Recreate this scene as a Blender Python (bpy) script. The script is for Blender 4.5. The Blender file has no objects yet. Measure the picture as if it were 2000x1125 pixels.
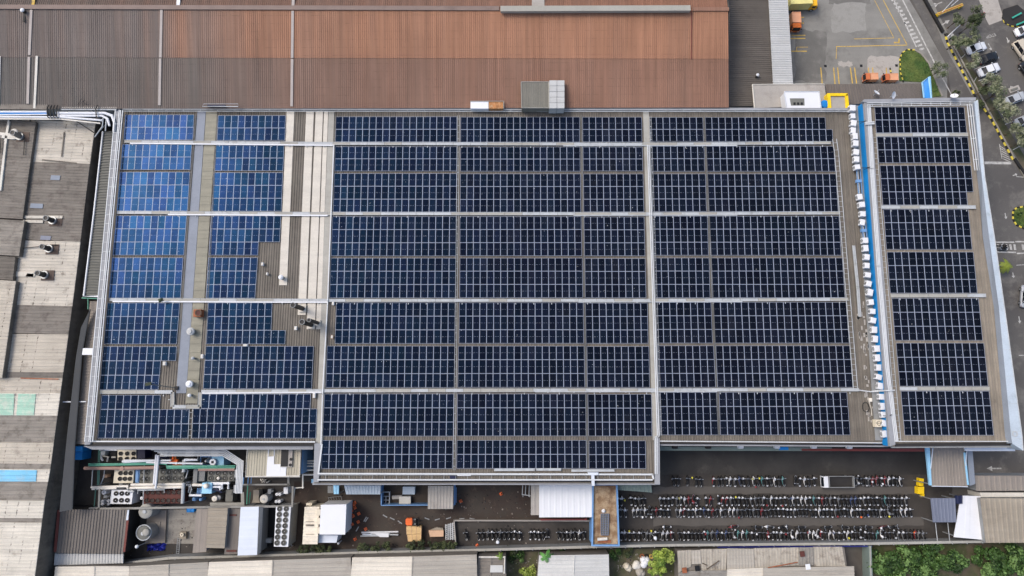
import bpy, math, random
from mathutils import Vector, Matrix
random.seed(7)
R = math.radians
sc = bpy.context.scene
COL = sc.collection

# ------------------------------------------------------------------ camera
ZM = 10.0          # main roof
ZR = 12.5          # roof of the eastern block
CAMZ = ZM + 115.8
FPX = 1333.33
ROT = Matrix.Rotation(R(8.1), 3, 'X') @ Matrix.Rotation(R(-0.2), 3, 'Z')
cd = bpy.data.cameras.new('camera'); cam = bpy.data.objects.new('camera', cd); COL.objects.link(cam)
cd.lens = 24; cd.sensor_width = 36; cd.clip_end = 3000; cd.clip_start = 1
cam.matrix_world = Matrix.Translation((0, 0, CAMZ)) @ ROT.to_4x4()
sc.camera = cam

def P(x, y, z=0.0):
    """survey point: where the sight line through a picture point meets height z"""
    d = ROT @ Vector(((x - 1000) / FPX, -(y - 562.5) / FPX, -1))
    return Vector((0, 0, CAMZ)) + d * ((z - CAMZ) / d.z)

def Q(pts, z=0.0):
    return [P(p[0], p[1], p[2] if len(p) > 2 else z) for p in pts]

def C(r, g, b):
    f = lambda c: (c / 255 / 12.92 if c <= 10 else ((c / 255 + .055) / 1.055) ** 2.4)
    return tuple(min(.85, f(c) / 1.09) for c in (r, g, b))

# ------------------------------------------------------------------ materials
def new_mat(name):
    m = bpy.data.materials.new(name); m.use_nodes = True
    nt = m.node_tree
    return m, nt, nt.nodes['Principled BSDF']

def nnoise(nt, vec, scale, detail=4, rough=.55):
    n = nt.nodes.new('ShaderNodeTexNoise'); n.inputs['Scale'].default_value = scale
    n.inputs['Detail'].default_value = detail; n.inputs['Roughness'].default_value = rough
    nt.links.new(vec, n.inputs['Vector']); return n.outputs['Fac']

def nmap(nt, v, a, b, c, d):
    n = nt.nodes.new('ShaderNodeMapRange')
    for k, x in zip((1, 2, 3, 4), (a, b, c, d)): n.inputs[k].default_value = x
    nt.links.new(v, n.inputs[0]); return n.outputs[0]

def nmath(nt, op, a, b):
    n = nt.nodes.new('ShaderNodeMath'); n.operation = op
    for i, x in enumerate((a, b)):
        if isinstance(x, (int, float)): n.inputs[i].default_value = x
        else: nt.links.new(x, n.inputs[i])
    return n.outputs[0]

def nscale(nt, vec, s):
    n = nt.nodes.new('ShaderNodeVectorMath'); n.operation = 'MULTIPLY'
    nt.links.new(vec, n.inputs[0]); n.inputs[1].default_value = s; return n.outputs[0]

def nmix(nt, fac, a, b):
    n = nt.nodes.new('ShaderNodeMix'); n.data_type = 'RGBA'
    if isinstance(fac, (int, float)): n.inputs[0].default_value = fac
    else: nt.links.new(fac, n.inputs[0])
    for s, x in ((n.inputs[6], a), (n.inputs[7], b)):
        if isinstance(x, tuple): s.default_value = (*x[:3], 1)
        else: nt.links.new(x, s)
    return n.outputs[2]

def nmul(nt, col, val):
    n = nt.nodes.new('ShaderNodeVectorMath'); n.operation = 'SCALE'
    if isinstance(col, tuple): n.inputs[0].default_value = col[:3]
    else: nt.links.new(col, n.inputs[0])
    nt.links.new(val, n.inputs[3]); return n.outputs[0]

MATS = {}
def mat(name, col, var=.15, sc_=.35, st=None, stv=.15, dirt=None, dsc=.25, dth=.55, damt=.6,
        rough=.7, metal=0., spec=.3, fine=.06, rnd=0., col2=None, c2sc=.1, dots=None):
    if name in MATS: return MATS[name]
    m, nt, b = new_mat(name)
    geo = nt.nodes.new('ShaderNodeNewGeometry').outputs['Position']
    v = nmap(nt, nnoise(nt, geo, sc_, 5), .3, .7, 1 - var, 1 + var)
    if fine: v = nmath(nt, 'MULTIPLY', v, nmap(nt, nnoise(nt, geo, 5, 3), .3, .7, 1 - fine, 1 + fine))
    if st: v = nmath(nt, 'MULTIPLY', v, nmap(nt, nnoise(nt, nscale(nt, geo, (st[0], st[1], .3)), 1, 3), .3, .7, 1 - stv, 1 + stv))
    if rnd:
        oi = nt.nodes.new('ShaderNodeObjectInfo').outputs['Random']
        v = nmath(nt, 'MULTIPLY', v, nmap(nt, oi, 0, 1, 1 - rnd, 1 + rnd))
    c = col
    if col2: c = nmix(nt, nmap(nt, nnoise(nt, geo, c2sc, 5, .65), .4, .6, 0, 1), col, col2)
    if dirt: c = nmix(nt, nmap(nt, nnoise(nt, geo, dsc, 7, .7), dth, dth + .15, 0, damt), c, dirt)
    if dots:
        sx = nt.nodes.new('ShaderNodeSeparateXYZ'); nt.links.new(geo, sx.inputs[0])
        xx = nmath(nt, 'ADD', sx.outputs[0], nmath(nt, 'MULTIPLY', sx.outputs[1], -.09))
        ln = nmath(nt, 'LESS_THAN', nmath(nt, 'MODULO', nmath(nt, 'ADD', xx, 400), 1.9), .2)
        mk = nmath(nt, 'MULTIPLY', ln, nmap(nt, nnoise(nt, geo, 2.2, 4, .7), .5, .58, 0, .8))
        mk = nmath(nt, 'MULTIPLY', mk, nmap(nt, nnoise(nt, geo, .22, 3), .42, .58, 0, 1))
        c = nmix(nt, mk, c, dots)
    nt.links.new(nmul(nt, c, v), b.inputs['Base Color'])
    b.inputs['Roughness'].default_value = rough; b.inputs['Metallic'].default_value = metal
    b.inputs['Specular IOR Level'].default_value = spec
    MATS[name] = m; return m

M = {}
def dm(k, *a, **kw): M[k] = mat(k, *a, **kw)
DK = C(62, 58, 54)
# roofs
dm('roof_main', C(112, 106, 97), st=(2.2, .05), stv=.16, dirt=C(92, 84, 76), dsc=.15)
dm('roof_east', C(132, 124, 112), st=(2.0, .05), stv=.16, dirt=C(105, 95, 85), dsc=.2)
dm('coping', C(146, 148, 152), var=.08, st=(.3, .3), stv=.05, dirt=C(110, 110, 110), damt=.4)
dm('coping_blue', C(178, 190, 200), var=.07, dirt=C(140, 150, 158), damt=.5, dsc=.4)
dm('coping_slate', C(133, 141, 152), var=.08, dirt=C(110, 116, 125), damt=.4)
dm('valley_grey', C(134, 140, 150), var=.06, st=(.05, .4), stv=.05, dirt=C(112, 115, 120), damt=.3)
dm('skylight_tan', C(130, 127, 112), var=.12, sc_=.5, st=(.1, 1.2), stv=.12, rough=.5)
dm('skylight_pale', C(198, 192, 180), var=.06, st=(.1, 1.0), stv=.05, dirt=C(170, 162, 150), damt=.35, rough=.5)
dm('gutter_beige', C(160, 158, 150), var=.08, st=(.1, .8), stv=.07, dirt=C(135, 130, 120), damt=.5)
dm('galv', C(176, 180, 182), dirt=C(136, 136, 133), dsc=.9, dth=.52, damt=.6, var=.08, rough=.55, rnd=.05)
dm('galv_white', C(203, 206, 207), var=.06, rough=.5)
dm('galv_dark', C(120, 122, 122), var=.1, rough=.5)
dm('white', C(221, 223, 226), var=.03, fine=.02, dirt=C(200, 200, 198), damt=.25, rough=.5)
dm('white_cool', C(206, 213, 222), var=.03, fine=.02, dirt=C(188, 194, 202), damt=.3, rough=.5)
dm('white_dirty', C(208, 204, 194), var=.08, dirt=C(150, 142, 130), damt=.5, st=(.1, 1.1), stv=.06)
dm('cream', C(214, 204, 182), var=.06, dirt=C(160, 148, 126), damt=.4)
dm('cream_roof', C(226, 216, 196), var=.05, st=(.2, 1.6), stv=.07, dirt=C(150, 138, 120), damt=.4)
dm('wall_grey', C(140, 142, 142), var=.1, dirt=C(100, 100, 98), damt=.5)
dm('wall_green', C(120, 134, 128), var=.1, dirt=C(95, 104, 100), damt=.5)
dm('wall_red', C(122, 62, 58), var=.15, dirt=C(92, 60, 55), damt=.5)
dm('wall_blue', C(20, 135, 205), var=.08, dirt=C(15, 105, 175), damt=.4, rough=.5)
dm('blue_bright', C(30, 130, 205), var=.06, rough=.45)
dm('blue_frame', C(110, 150, 195), var=.08, rough=.5)
dm('blue_light', C(150, 200, 228), var=.06, rough=.5)
dm('blue_deep', C(35, 45, 140), var=.15, sc_=1.5, rough=.5)
dm('navy', C(30, 36, 66), var=.1, rough=.5)
dm('slate', C(112, 118, 134), var=.07, st=(1.2, .1), stv=.06, rough=.5)
dm('rib_grey', C(108, 108, 102), var=.08, st=(.05, 1.5), stv=.1)
dm('ridge_grey', C(158, 156, 147), var=.06); dm('rib_sage', C(120, 118, 109), var=.08, st=(1.5, .05), stv=.08)
dm('annex_brown', C(97, 91, 84), var=.1, st=(.05, 1.8), stv=.14, dirt=C(80, 74, 68), damt=.5)
dm('annex_white', C(183, 184, 182), var=.05, st=(.05, 1.5), stv=.06, dirt=C(165, 160, 155), damt=.3)
dm('roof_pale', C(165, 160, 153), var=.07, st=(.05, .6), stv=.06, dirt=C(130, 122, 115), damt=.5)
dm('roof_taupe', C(106, 99, 93), var=.07, st=(1.5, .05), stv=.06)
dm('roof_tan', C(139, 131, 122), var=.07, st=(1.2, .1), stv=.06, dirt=C(115, 106, 98), damt=.4)
dm('roof_tan2', C(150, 141, 126), var=.07, st=(.1, 1.0), stv=.09, dirt=C(118, 108, 96), damt=.4)
dm('roof_beige', C(176, 170, 152), var=.06, st=(1.2, .05), stv=.09, dirt=C(150, 140, 124), damt=.4)
dm('roof_shed', C(112, 106, 100), var=.08, st=(1.2, .05), stv=.12)
dm('rust_red', C(112, 62, 55), var=.2, sc_=1)
dm('mint', C(160, 196, 176), var=.08, st=(.1, 2), stv=.1, dirt=C(196, 200, 186), dsc=.9, dth=.48, damt=.7)
dm('sky_blue', C(122, 186, 216), var=.08, st=(.1, 2), stv=.1, dirt=C(150, 180, 195), dsc=.9, dth=.5, damt=.6)
w_d = C(72, 64, 56)
dm('old_beige', C(188, 181, 168), var=.1, st=(.12, 1.3), stv=.14, dirt=C(95, 85, 74), dsc=.55, dth=.57, damt=.8, dots=C(60, 52, 46))
dm('old_beige2', C(178, 170, 156), var=.08, st=(.12, 1.6), stv=.1, dirt=C(105, 95, 84), dsc=.4, dth=.58, damt=.6, dots=C(60, 52, 46))
dm('old_white', C(200, 194, 181), var=.08, st=(.1, 1.2), stv=.12, dirt=C(120, 108, 94), dsc=.5, dth=.57, damt=.7, dots=C(60, 52, 46))
dm('old_grey', C(118, 112, 104), var=.1, st=(.1, 1.6), stv=.16, dirt=C(88, 80, 74), dsc=.6, dth=.5, damt=.75)
dm('old_grey2', C(136, 130, 121), var=.1, st=(.1, 1.6), stv=.14, dirt=C(95, 88, 80), dsc=.6, dth=.5, damt=.75)
dm('old_dark', C(104, 98, 90), var=.1, st=(.1, 1.6), stv=.14, dirt=C(82, 76, 70), dsc=.6, dth=.5, damt=.75)
dm('nb_cream', C(205, 198, 184), var=.05, st=(.05, 1.3), stv=.1, dirt=C(160, 150, 136), damt=.5, dsc=.15)
dm('nb_grey', C(165, 159, 148), var=.06, st=(.05, 1.3), stv=.1, dirt=C(130, 122, 110), damt=.5, dsc=.15)
dm('nb_dark', C(120, 114, 106), var=.08, st=(.05, 1.3), stv=.1, dirt=C(90, 84, 78), damt=.5)
dm('nb_pale', C(192, 192, 188), var=.05, st=(.05, 1.5), stv=.05, dirt=C(160, 158, 152), damt=.5, dsc=.2)
dm('shack', C(170, 163, 150), var=.14, sc_=.6, st=(1.4, .1), stv=.13, dirt=C(100, 90, 80), dsc=.6, dth=.5, damt=.7)
dm('shack_grey', C(140, 136, 128), var=.14, sc_=.6, st=(.1, 1.4), stv=.13, dirt=C(85, 76, 70), dsc=.6, dth=.5, damt=.7)
# ground
dm('ground', C(92, 88, 82), col2=C(74, 68, 62), var=.15)
dm('yard', C(68, 64, 60), var=.16, sc_=.15, col2=C(52, 49, 46), c2sc=.12, dirt=C(92, 84, 76), dsc=.5, dth=.56, damt=.5)
dm('yard_dirt', C(66, 59, 52), var=.2, sc_=.4, col2=C(50, 38, 32), c2sc=.2, dirt=C(98, 87, 75), dsc=.8, dth=.56, damt=.6)
dm('drive', C(60, 58, 55), var=.12, sc_=.2, col2=C(50, 48, 46), c2sc=.15, dirt=C(84, 80, 75), dsc=.25, dth=.57, damt=.6)
dm('asphalt', C(97, 94, 90), var=.08, sc_=.2, dirt=C(124, 120, 113), dsc=.22, dth=.5, damt=.7, col2=C(86, 83, 80), c2sc=.1)
dm('lane', C(86, 82, 77), var=.1, sc_=.3, dirt=C(86, 81, 76), dsc=.4, damt=.5)
dm('concrete', C(132, 130, 124), var=.1, sc_=.2, st=(.06, .7), stv=.07, dirt=C(98, 96, 91), dsc=.13, dth=.5, damt=.75)
dm('concrete_mid', C(146, 144, 138), var=.1, sc_=.4, dirt=C(120, 118, 112), dsc=.4, dth=.5, damt=.7); dm('concrete_dark', C(108, 106, 101), var=.12, sc_=.4, dirt=C(134, 131, 125), dsc=.35, dth=.5, damt=.6)
dm('concrete_light', C(168, 162, 154), var=.12, sc_=.6, dirt=C(110, 105, 98), dsc=.6, dth=.52, damt=.7)
dm('alley', C(60, 55, 49), var=.25, sc_=.4, col2=C(40, 37, 34), c2sc=.3)
dm('alley_slate', C(62, 65, 68), var=.08, dirt=C(66, 66, 66), damt=.5)
dm('brown_floor', C(140, 112, 82), var=.16, sc_=.5, col2=C(182, 160, 130), c2sc=.45, dirt=C(92, 66, 48), dsc=.5, dth=.47, damt=.85)
dm('earth', C(92, 84, 68), var=.2, sc_=.5, col2=C(66, 72, 42), c2sc=.3, dirt=C(150, 138, 120), dsc=.7, dth=.6, damt=.5)
dm('grass', C(92, 106, 52), var=.2, sc_=.5, col2=C(62, 86, 38), c2sc=.3, fine=.25)
dm('kerb', C(150, 144, 134), var=.1, dirt=C(110, 104, 96), damt=.4)
dm('paint_white', C(190, 188, 182), var=.08, fine=.15, dirt=C(118, 115, 110), dsc=1.6, dth=.48, damt=.75)
dm('paint_yellow', C(205, 170, 80), var=.08, fine=.15, dirt=C(140, 128, 96), dsc=1.5, dth=.5, damt=.75)
dm('kerb_black', C(36, 35, 34)); dm('kerb_yellow', C(215, 195, 75))
# objects
dm('black', C(28, 28, 29), var=.15, rough=.5); dm('dark', C(48, 46, 45), var=.15)
dm('tyre', C(30, 30, 31), rough=.8); dm('glass_dark', C(26, 30, 36), rough=.15, spec=.5, var=.02)
dm('chrome', C(190, 192, 194), rough=.3, metal=.6); dm('steel', C(150, 152, 152), rough=.4, metal=.3)
dm('beam', C(138, 136, 130), dirt=C(105, 98, 90), damt=.5)
dm('green_pipe', C(84, 150, 128), rough=.45); dm('green_dull', C(84, 122, 108)); dm('brown_pipe', C(160, 130, 118), rough=.6)
dm('pipe_cream', C(222, 216, 204), rough=.5, dirt=C(180, 172, 158), damt=.4)
dm('orange', C(235, 110, 50), rough=.45); dm('orange_dull', C(200, 112, 70), rough=.5); dm('orange_pale', C(216, 158, 122), rough=.5)
dm('orange_rust', C(200, 105, 45), var=.25, sc_=1.5)
dm('yellow', C(245, 205, 30), rough=.45); dm('yellow_truck', C(240, 180, 40), rough=.4)
dm('truck_cream', C(225, 215, 140), rough=.5)
dm('oxide', C(88, 50, 44), var=.15); dm('oxide_dark', C(42, 30, 28))
dm('fan_grey', C(112, 112, 106), var=.12); dm('fan_dark', C(34, 33, 32)); dm('fan_mid', C(78, 77, 73))
dm('rust_streak', C(172, 122, 78), var=.25, sc_=1.5, st=(2.5, .2), stv=.3, dirt=C(215, 195, 160), dsc=1.2, dth=.52, damt=.7); dm('wood', C(205, 172, 122), var=.12, sc_=1, st=(.3, 4), stv=.1); dm('carton', C(205, 170, 140), var=.08)
dm('rust', C(150, 90, 60), var=.3, sc_=2)
dm('bark', C(88, 76, 62), sc_=2)
dm('teal', C(60, 160, 140))
dm('car_white', C(228, 230, 232), var=.01, fine=0, rough=.25, spec=.5); dm('car_black', C(30, 32, 36), var=.01, fine=0, rough=.2, spec=.5)
dm('car_beige', C(196, 186, 168), var=.01, fine=0, rough=.25, spec=.5); dm('car_silver', C(176, 180, 184), var=.01, fine=0, rough=.25, spec=.5)
for k, c in dict(black=(36, 36, 38), white=(225, 226, 228), red=(132, 44, 50), blue=(50, 66, 108), grey=(120, 122, 125), teal=(84, 140, 140), yellow=(215, 205, 70)).items():
    dm('bike_' + k, C(*c), var=.02, fine=0, rough=.35, spec=.5)

def leaf_mat(name, col, tr=.15):
    m, nt, b = new_mat(name)
    geo = nt.nodes.new('ShaderNodeNewGeometry').outputs['Position']
    v = nmap(nt, nnoise(nt, geo, .9, 4), .3, .7, .75, 1.25)
    nt.links.new(nmul(nt, col, v), b.inputs['Base Color'])
    b.inputs['Roughness'].default_value = .55; b.inputs['Specular IOR Level'].default_value = .25
    M[name] = m
leaf_mat('leaf_olive', C(122, 128, 98)); leaf_mat('leaf_olive2', C(92, 102, 74)); leaf_mat('leaf_olive3', C(150, 152, 126))
leaf_mat('leaf_green', C(56, 82, 36)); leaf_mat('leaf_green2', C(36, 58, 24)); leaf_mat('leaf_green3', C(98, 126, 70))
leaf_mat('leaf_lime', C(138, 156, 66)); leaf_mat('leaf_lime2', C(100, 126, 50)); leaf_mat('leaf_lime3', C(162, 176, 90))
leaf_mat('leaf_dark', C(62, 72, 46)); leaf_mat('leaf_dark2', C(46, 56, 36)); leaf_mat('leaf_dark3', C(82, 92, 58))
leaf_mat('leaf_palm', C(128, 140, 52)); leaf_mat('leaf_banana', C(84, 142, 62))

# solar glass: dark blue cells whose coating mirrors the bright sky in blue
def solar_mat():
    m, nt, b = new_mat('solar_glass')
    oi = nt.nodes.new('ShaderNodeObjectInfo').outputs['Random']
    tc = nt.nodes.new('ShaderNodeTexCoord').outputs['Object']
    geo = nt.nodes.new('ShaderNodeNewGeometry').outputs['Position']
    v = nmap(nt, oi, 0, 1, .75, 1.3)
    v = nmath(nt, 'MULTIPLY', v, nmap(nt, nnoise(nt, geo, .25, 3), .3, .7, .85, 1.15))
    col = nmix(nt, nmap(nt, nnoise(nt, geo, .06, 2), .35, .65, 0, 1), (.0052, .0068, .0084), (.0056, .0062, .0078))
    dust = nmap(nt, nnoise(nt, nscale(nt, geo, (.5, .22, 1)), 1, 6, .7), .5, .75, 0, .4)
    dust = nmath(nt, 'MULTIPLY', dust, nmap(nt, nnoise(nt, geo, .045, 3), .4, .6, .1, 1))
    drop = nmath(nt, 'GREATER_THAN', nnoise(nt, geo, 3.1, 1), .80)
    col = nmix(nt, dust, col, (.03, .031, .034)); col = nmix(nt, drop, col, (.35, .35, .34))
    nt.links.new(nmul(nt, col, v), b.inputs['Base Color'])
    b.inputs['Roughness'].default_value = .19
    sp = nmap(nt, nmath(nt, 'ADD', oi, nmath(nt, 'MULTIPLY', nmath(nt, 'SUBTRACT', nnoise(nt, geo, .9, 3), .5), 1.2)), 0, 1, .18, .34)
    nt.links.new(sp, b.inputs['Specular IOR Level'])
    hue = nmath(nt, 'FRACT', nmath(nt, 'MULTIPLY', oi, 7.31), 0)
    nt.links.new(nmix(nt, hue, (.06, .25, .96), (.03, .33, .93)), b.inputs['Specular Tint'])
    M['solar_glass'] = m
solar_mat()
dm('solar_frame', C(160, 168, 184), var=.03, fine=0, rough=.4, rnd=.06)

def rust_mat(name, west, east, pts, k=.6):
    m, nt, b = new_mat(name)
    geo = nt.nodes.new('ShaderNodeNewGeometry').outputs['Position']
    sx = nt.nodes.new('ShaderNodeSeparateXYZ'); nt.links.new(geo, sx.inputs[0])
    ramp = nt.nodes.new('ShaderNodeValToRGB')
    x0, x1 = -90., 45.
    f = nmap(nt, sx.outputs[0], x0, x1, 0, 1)
    el = ramp.color_ramp.elements
    while len(el) > 1: el.remove(el[-1])
    el[0].position = 0; el[0].color = (pts[0][1],) * 3 + (1,)
    for x, val in pts[1:]:
        e = el.new((x - x0) / (x1 - x0)); e.color = (val, val, val, 1)
    nt.links.new(f, ramp.inputs[0])
    band = nnoise(nt, nscale(nt, geo, (.35, .004, .01)), 1, 4, .7)
    fac = nmath(nt, 'ADD', ramp.outputs[0], nmath(nt, 'MULTIPLY', nmath(nt, 'SUBTRACT', band, .5), k))
    fac = nmap(nt, fac, 0, 1, 0, 1)
    c = nmix(nt, fac, west, east)
    v = nmap(nt, nnoise(nt, nscale(nt, geo, (2.2, .06, .1)), 1, 3), .3, .7, .86, 1.14)
    v = nmath(nt, 'MULTIPLY', v, nmap(nt, nnoise(nt, geo, .12, 5), .3, .7, .9, 1.1))
    pl = nmath(nt, 'LESS_THAN', nmath(nt, 'MODULO', nmath(nt, 'ADD', sx.outputs[1], 500), 1.35), .12)
    pl = nmath(nt, 'MULTIPLY', pl, nmap(nt, nnoise(nt, nscale(nt, geo, (1.2, .3, .3)), 1, 4), .45, .7, 0, .22))
    v = nmath(nt, 'MULTIPLY', v, nmath(nt, 'SUBTRACT', 1, pl))
    sheet = nmap(nt, nnoise(nt, nscale(nt, geo, (.9, .02, .02)), 1, 1), .3, .7, .93, 1.07)
    v = nmath(nt, 'MULTIPLY', v, sheet)
    nt.links.new(nmul(nt, c, v), b.inputs['Base Color'])
    b.inputs['Roughness'].default_value = .75; b.inputs['Specular IOR Level'].default_value = .2
    M[name] = m
rust_mat('rust_upper', C(116, 107, 101), C(157, 116, 92), [(-90, .0), (-70, 0.02), (-62, .12), (-58, .75), (-55, .3), (-50, .55), (-46, .85), (0, 1), (36, 1)], .8)
rust_mat('rust_lower', C(105, 101, 96), C(138, 105, 88), [(-90, 0), (-55, .2), (-35, .7), (0, .95), (30, 1.)], .6)
rust_mat('rust_far', C(100, 92, 86), C(134, 98, 80), [(-90, 0), (-50, .5), (-20, .6), (20, .95), (36, 1.2)], .9)

# ------------------------------------------------------------------ mesh builder
class B:
    def __init__(s): s.v = []; s.f = []; s.m = []; s.mi = 0
    def face(s, pts):
        n = len(s.v); s.v += [Vector(p) for p in pts]; s.f.append(list(range(n, n + len(pts)))); s.m.append(s.mi)
    def mesh(s, vs, fs):
        n = len(s.v); s.v += [Vector(p) for p in vs]
        for f in fs: s.f.append([i + n for i in f]); s.m.append(s.mi)
    def box(s, c, size, rz=0., top=1.):
        x, y, z = (k / 2 for k in size); c = Vector(c); m = Matrix.Rotation(rz, 3, 'Z')
        vs = [c + m @ Vector((a * x * (top if d > 0 else 1), b * y * (top if d > 0 else 1), d * z)) for d in (-1, 1) for a, b in ((-1, -1), (1, -1), (1, 1), (-1, 1))]
        s.mesh(vs, [(3, 2, 1, 0), (4, 5, 6, 7), (0, 1, 5, 4), (1, 2, 6, 5), (2, 3, 7, 6), (3, 0, 4, 7)])
    def prism(s, poly, z0, z1, cap0=True):
        n = len(poly); a = sum(poly[i].x * poly[(i + 1) % n].y - poly[(i + 1) % n].x * poly[i].y for i in range(n))
        if a < 0: poly = poly[::-1]
        top = [Vector((p.x, p.y, z1 if z1 is not None else p.z)) for p in poly]; bot = [Vector((p.x, p.y, z0)) for p in poly]
        fs = [list(range(n))] + ([list(range(2 * n - 1, n - 1, -1))] if cap0 else [])
        fs += [(i, i + n, (i + 1) % n + n, (i + 1) % n) for i in range(n)]
        s.mesh(top + bot, fs)
    def slab(s, q, t):
        q = [Vector(p) for p in q]; n = len(q)
        a = sum(q[i].x * q[(i + 1) % n].y - q[(i + 1) % n].x * q[i].y for i in range(n))
        if a < 0: q = q[::-1]
        lo = [p - Vector((0, 0, t)) for p in q]
        s.mesh(q + lo, [list(range(n)), list(range(2 * n - 1, n - 1, -1))] + [(i, i + n, (i + 1) % n + n, (i + 1) % n) for i in range(n)])
    def tube(s, pts, r, n=8, cap=True):
        pts = [Vector(p) for p in pts]; rings = []
        for i, p in enumerate(pts):
            d = (pts[min(i + 1, len(pts) - 1)] - pts[max(i - 1, 0)]).normalized()
            u = d.cross(Vector((0, 0, 1)))
            if u.length < 1e-4: u = d.cross(Vector((1, 0, 0)))
            u.normalize(); w = u.cross(d)
            rr = r[i] if isinstance(r, (list, tuple)) else r
            k = 1.
            if 0 < i < len(pts) - 1:
                e = (pts[i] - pts[i - 1]).normalized(); k = 1 / max(.5, e.dot(d))
            rings.append([p + (u * math.cos(2 * math.pi * j / n) * k + w * math.sin(2 * math.pi * j / n)) * rr for j in range(n)])
        vs = [v for g in rings for v in g]; fs = []
        for i in range(len(rings) - 1):
            for j in range(n):
                a = i * n + j; b = i * n + (j + 1) % n; fs.append((a, b, b + n, a + n))
        if cap: fs += [list(range(n))[::-1], list(range(len(vs) - n, len(vs)))]
        s.mesh(vs, fs)
    def cyl(s, c, r, z0, z1, n=16, r2=None):
        r2 = r if r2 is None else r2
        vs = [Vector((c[0] + q * math.cos(2 * math.pi * j / n), c[1] + q * math.sin(2 * math.pi * j / n), z)) for q, z in ((r, z0), (r2, z1)) for j in range(n)]
        s.mesh(vs, [(j, (j + 1) % n, (j + 1) % n + n, j + n) for j in range(n)] + [list(range(n, 2 * n)), list(range(n))[::-1]])
    def ring(s, c, ro, ri, z0, z1, n=20):
        vs = [Vector((c[0] + q * math.cos(2 * math.pi * j / n), c[1] + q * math.sin(2 * math.pi * j / n), z)) for q, z in ((ro, z0), (ro, z1), (ri, z1), (ri, z0)) for j in range(n)]
        s.mesh(vs, [(k * n + j, k * n + (j + 1) % n, ((k + 1) % 4) * n + (j + 1) % n, ((k + 1) % 4) * n + j) for k in range(4) for j in range(n)])
    def dome(s, c, r, z, h, n=16, k=5):
        vs = []; fs = []
        for i in range(k):
            a = i / k * math.pi / 2
            vs += [Vector((c[0] + r * math.cos(a) * math.cos(2 * math.pi * j / n), c[1] + r * math.cos(a) * math.sin(2 * math.pi * j / n), z + h * math.sin(a))) for j in range(n)]
        vs.append(Vector((c[0], c[1], z + h)))
        for i in range(k - 1):
            for j in range(n): fs.append((i * n + j, i * n + (j + 1) % n, (i + 1) * n + (j + 1) % n, (i + 1) * n + j))
        for j in range(n): fs.append(((k - 1) * n + j, (k - 1) * n + (j + 1) % n, k * n))
        s.mesh(vs, fs)
    def corr(s, A, Bq, Cq, D, pitch=.4, h=.07, along='v', cols=None):
        """ribbed sheet over the quad A(top left) B(top right) C(bottom right) D(bottom left); ribs run A->D ('v') or A->B ('u')"""
        if along == 'u': A, Bq, Cq, D = D, A, Bq, Cq
        A, Bq, Cq, D = map(Vector, (A, Bq, Cq, D))
        n = max(2, int((Bq - A).length / pitch)); prof = ((0, 0), (.55, 0), (.65, h), (.9, h))
        ts = [((i + a) / n, z) for i in range(n) for a, z in prof] + [(1, 0)]
        vs = []
        for t, z in ts:
            vs += [A.lerp(Bq, t) + Vector((0, 0, z)), D.lerp(Cq, t) + Vector((0, 0, z))]
        up = (Bq - A).cross(D - A).z < 0
        s.mesh(vs, [((2 * i, 2 * i + 1, 2 * i + 3, 2 * i + 2) if up else (2 * i, 2 * i + 2, 2 * i + 3, 2 * i + 1)) for i in range(len(ts) - 1)])

def wloc(o):
    v = Vector(o.location)
    while o.parent: o = o.parent; v += o.location
    return v

def fin(b, name, m, parent=None, loc=None, smooth=False):
    me = bpy.data.meshes.new(name)
    off = wloc(parent) if parent else Vector(loc if loc is not None else (0, 0, 0))
    me.from_pydata([v - off for v in b.v], [], b.f)
    ms = m if isinstance(m, (list, tuple)) else [m]
    for k in ms: me.materials.append(M[k] if isinstance(k, str) else k)
    if len(ms) > 1: me.polygons.foreach_set('material_index', b.m)
    if smooth: me.polygons.foreach_set('use_smooth', [True] * len(b.f))
    me.update()
    o = bpy.data.objects.new(name, me); COL.objects.link(o)
    if parent: o.parent = parent
    else: o.location = off
    return o

def tag(o, label, cat, group=None, kind=None):
    if label: o['label'] = label
    if cat: o['category'] = cat
    if group: o['group'] = group
    if kind: o['kind'] = kind
    return o

def T(name, label, cat, loc, group=None):
    o = bpy.data.objects.new(name, None); COL.objects.link(o); o.empty_display_size = .3
    o.location = loc
    return tag(o, label, cat, group)

def S(b, name, m, label, cat, group=None, smooth=False):
    """a thing that is one mesh; its origin goes to the middle of its base"""
    xs = [v.x for v in b.v]; ys = [v.y for v in b.v]; zs = [v.z for v in b.v]
    o = fin(b, name, m, None, ((min(xs) + max(xs)) / 2, (min(ys) + max(ys)) / 2, min(zs)), smooth)
    return tag(o, label, cat, group)

def struct(b, name, m, label=None, kind='structure'):
    o = fin(b, name, m); o['kind'] = kind
    o['label'] = label or name.replace('_', ' ') + ' of the factory site'
    o['category'] = name.split('_')[-1]
    return o

def cen(pts, z=0.):
    n = len(pts); return Vector((sum(p.x for p in pts) / n, sum(p.y for p in pts) / n, z))

def cp(o, loc=None, rz=None, label=None, group=None, name=None):
    c = o.copy(); COL.objects.link(c)
    if loc is not None: c.location = loc
    if rz is not None: c.rotation_euler = (0, 0, rz)
    if label: c['label'] = label
    if group: c['group'] = group
    for ch in list(o.children):
        d = ch.copy(); COL.objects.link(d); d.parent = c
        for g in list(ch.children):
            e = g.copy(); COL.objects.link(e); e.parent = d
    return c

def rect(x0, y0, x1, y1): return [(x0, y0), (x1, y0), (x1, y1), (x0, y1)]

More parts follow.
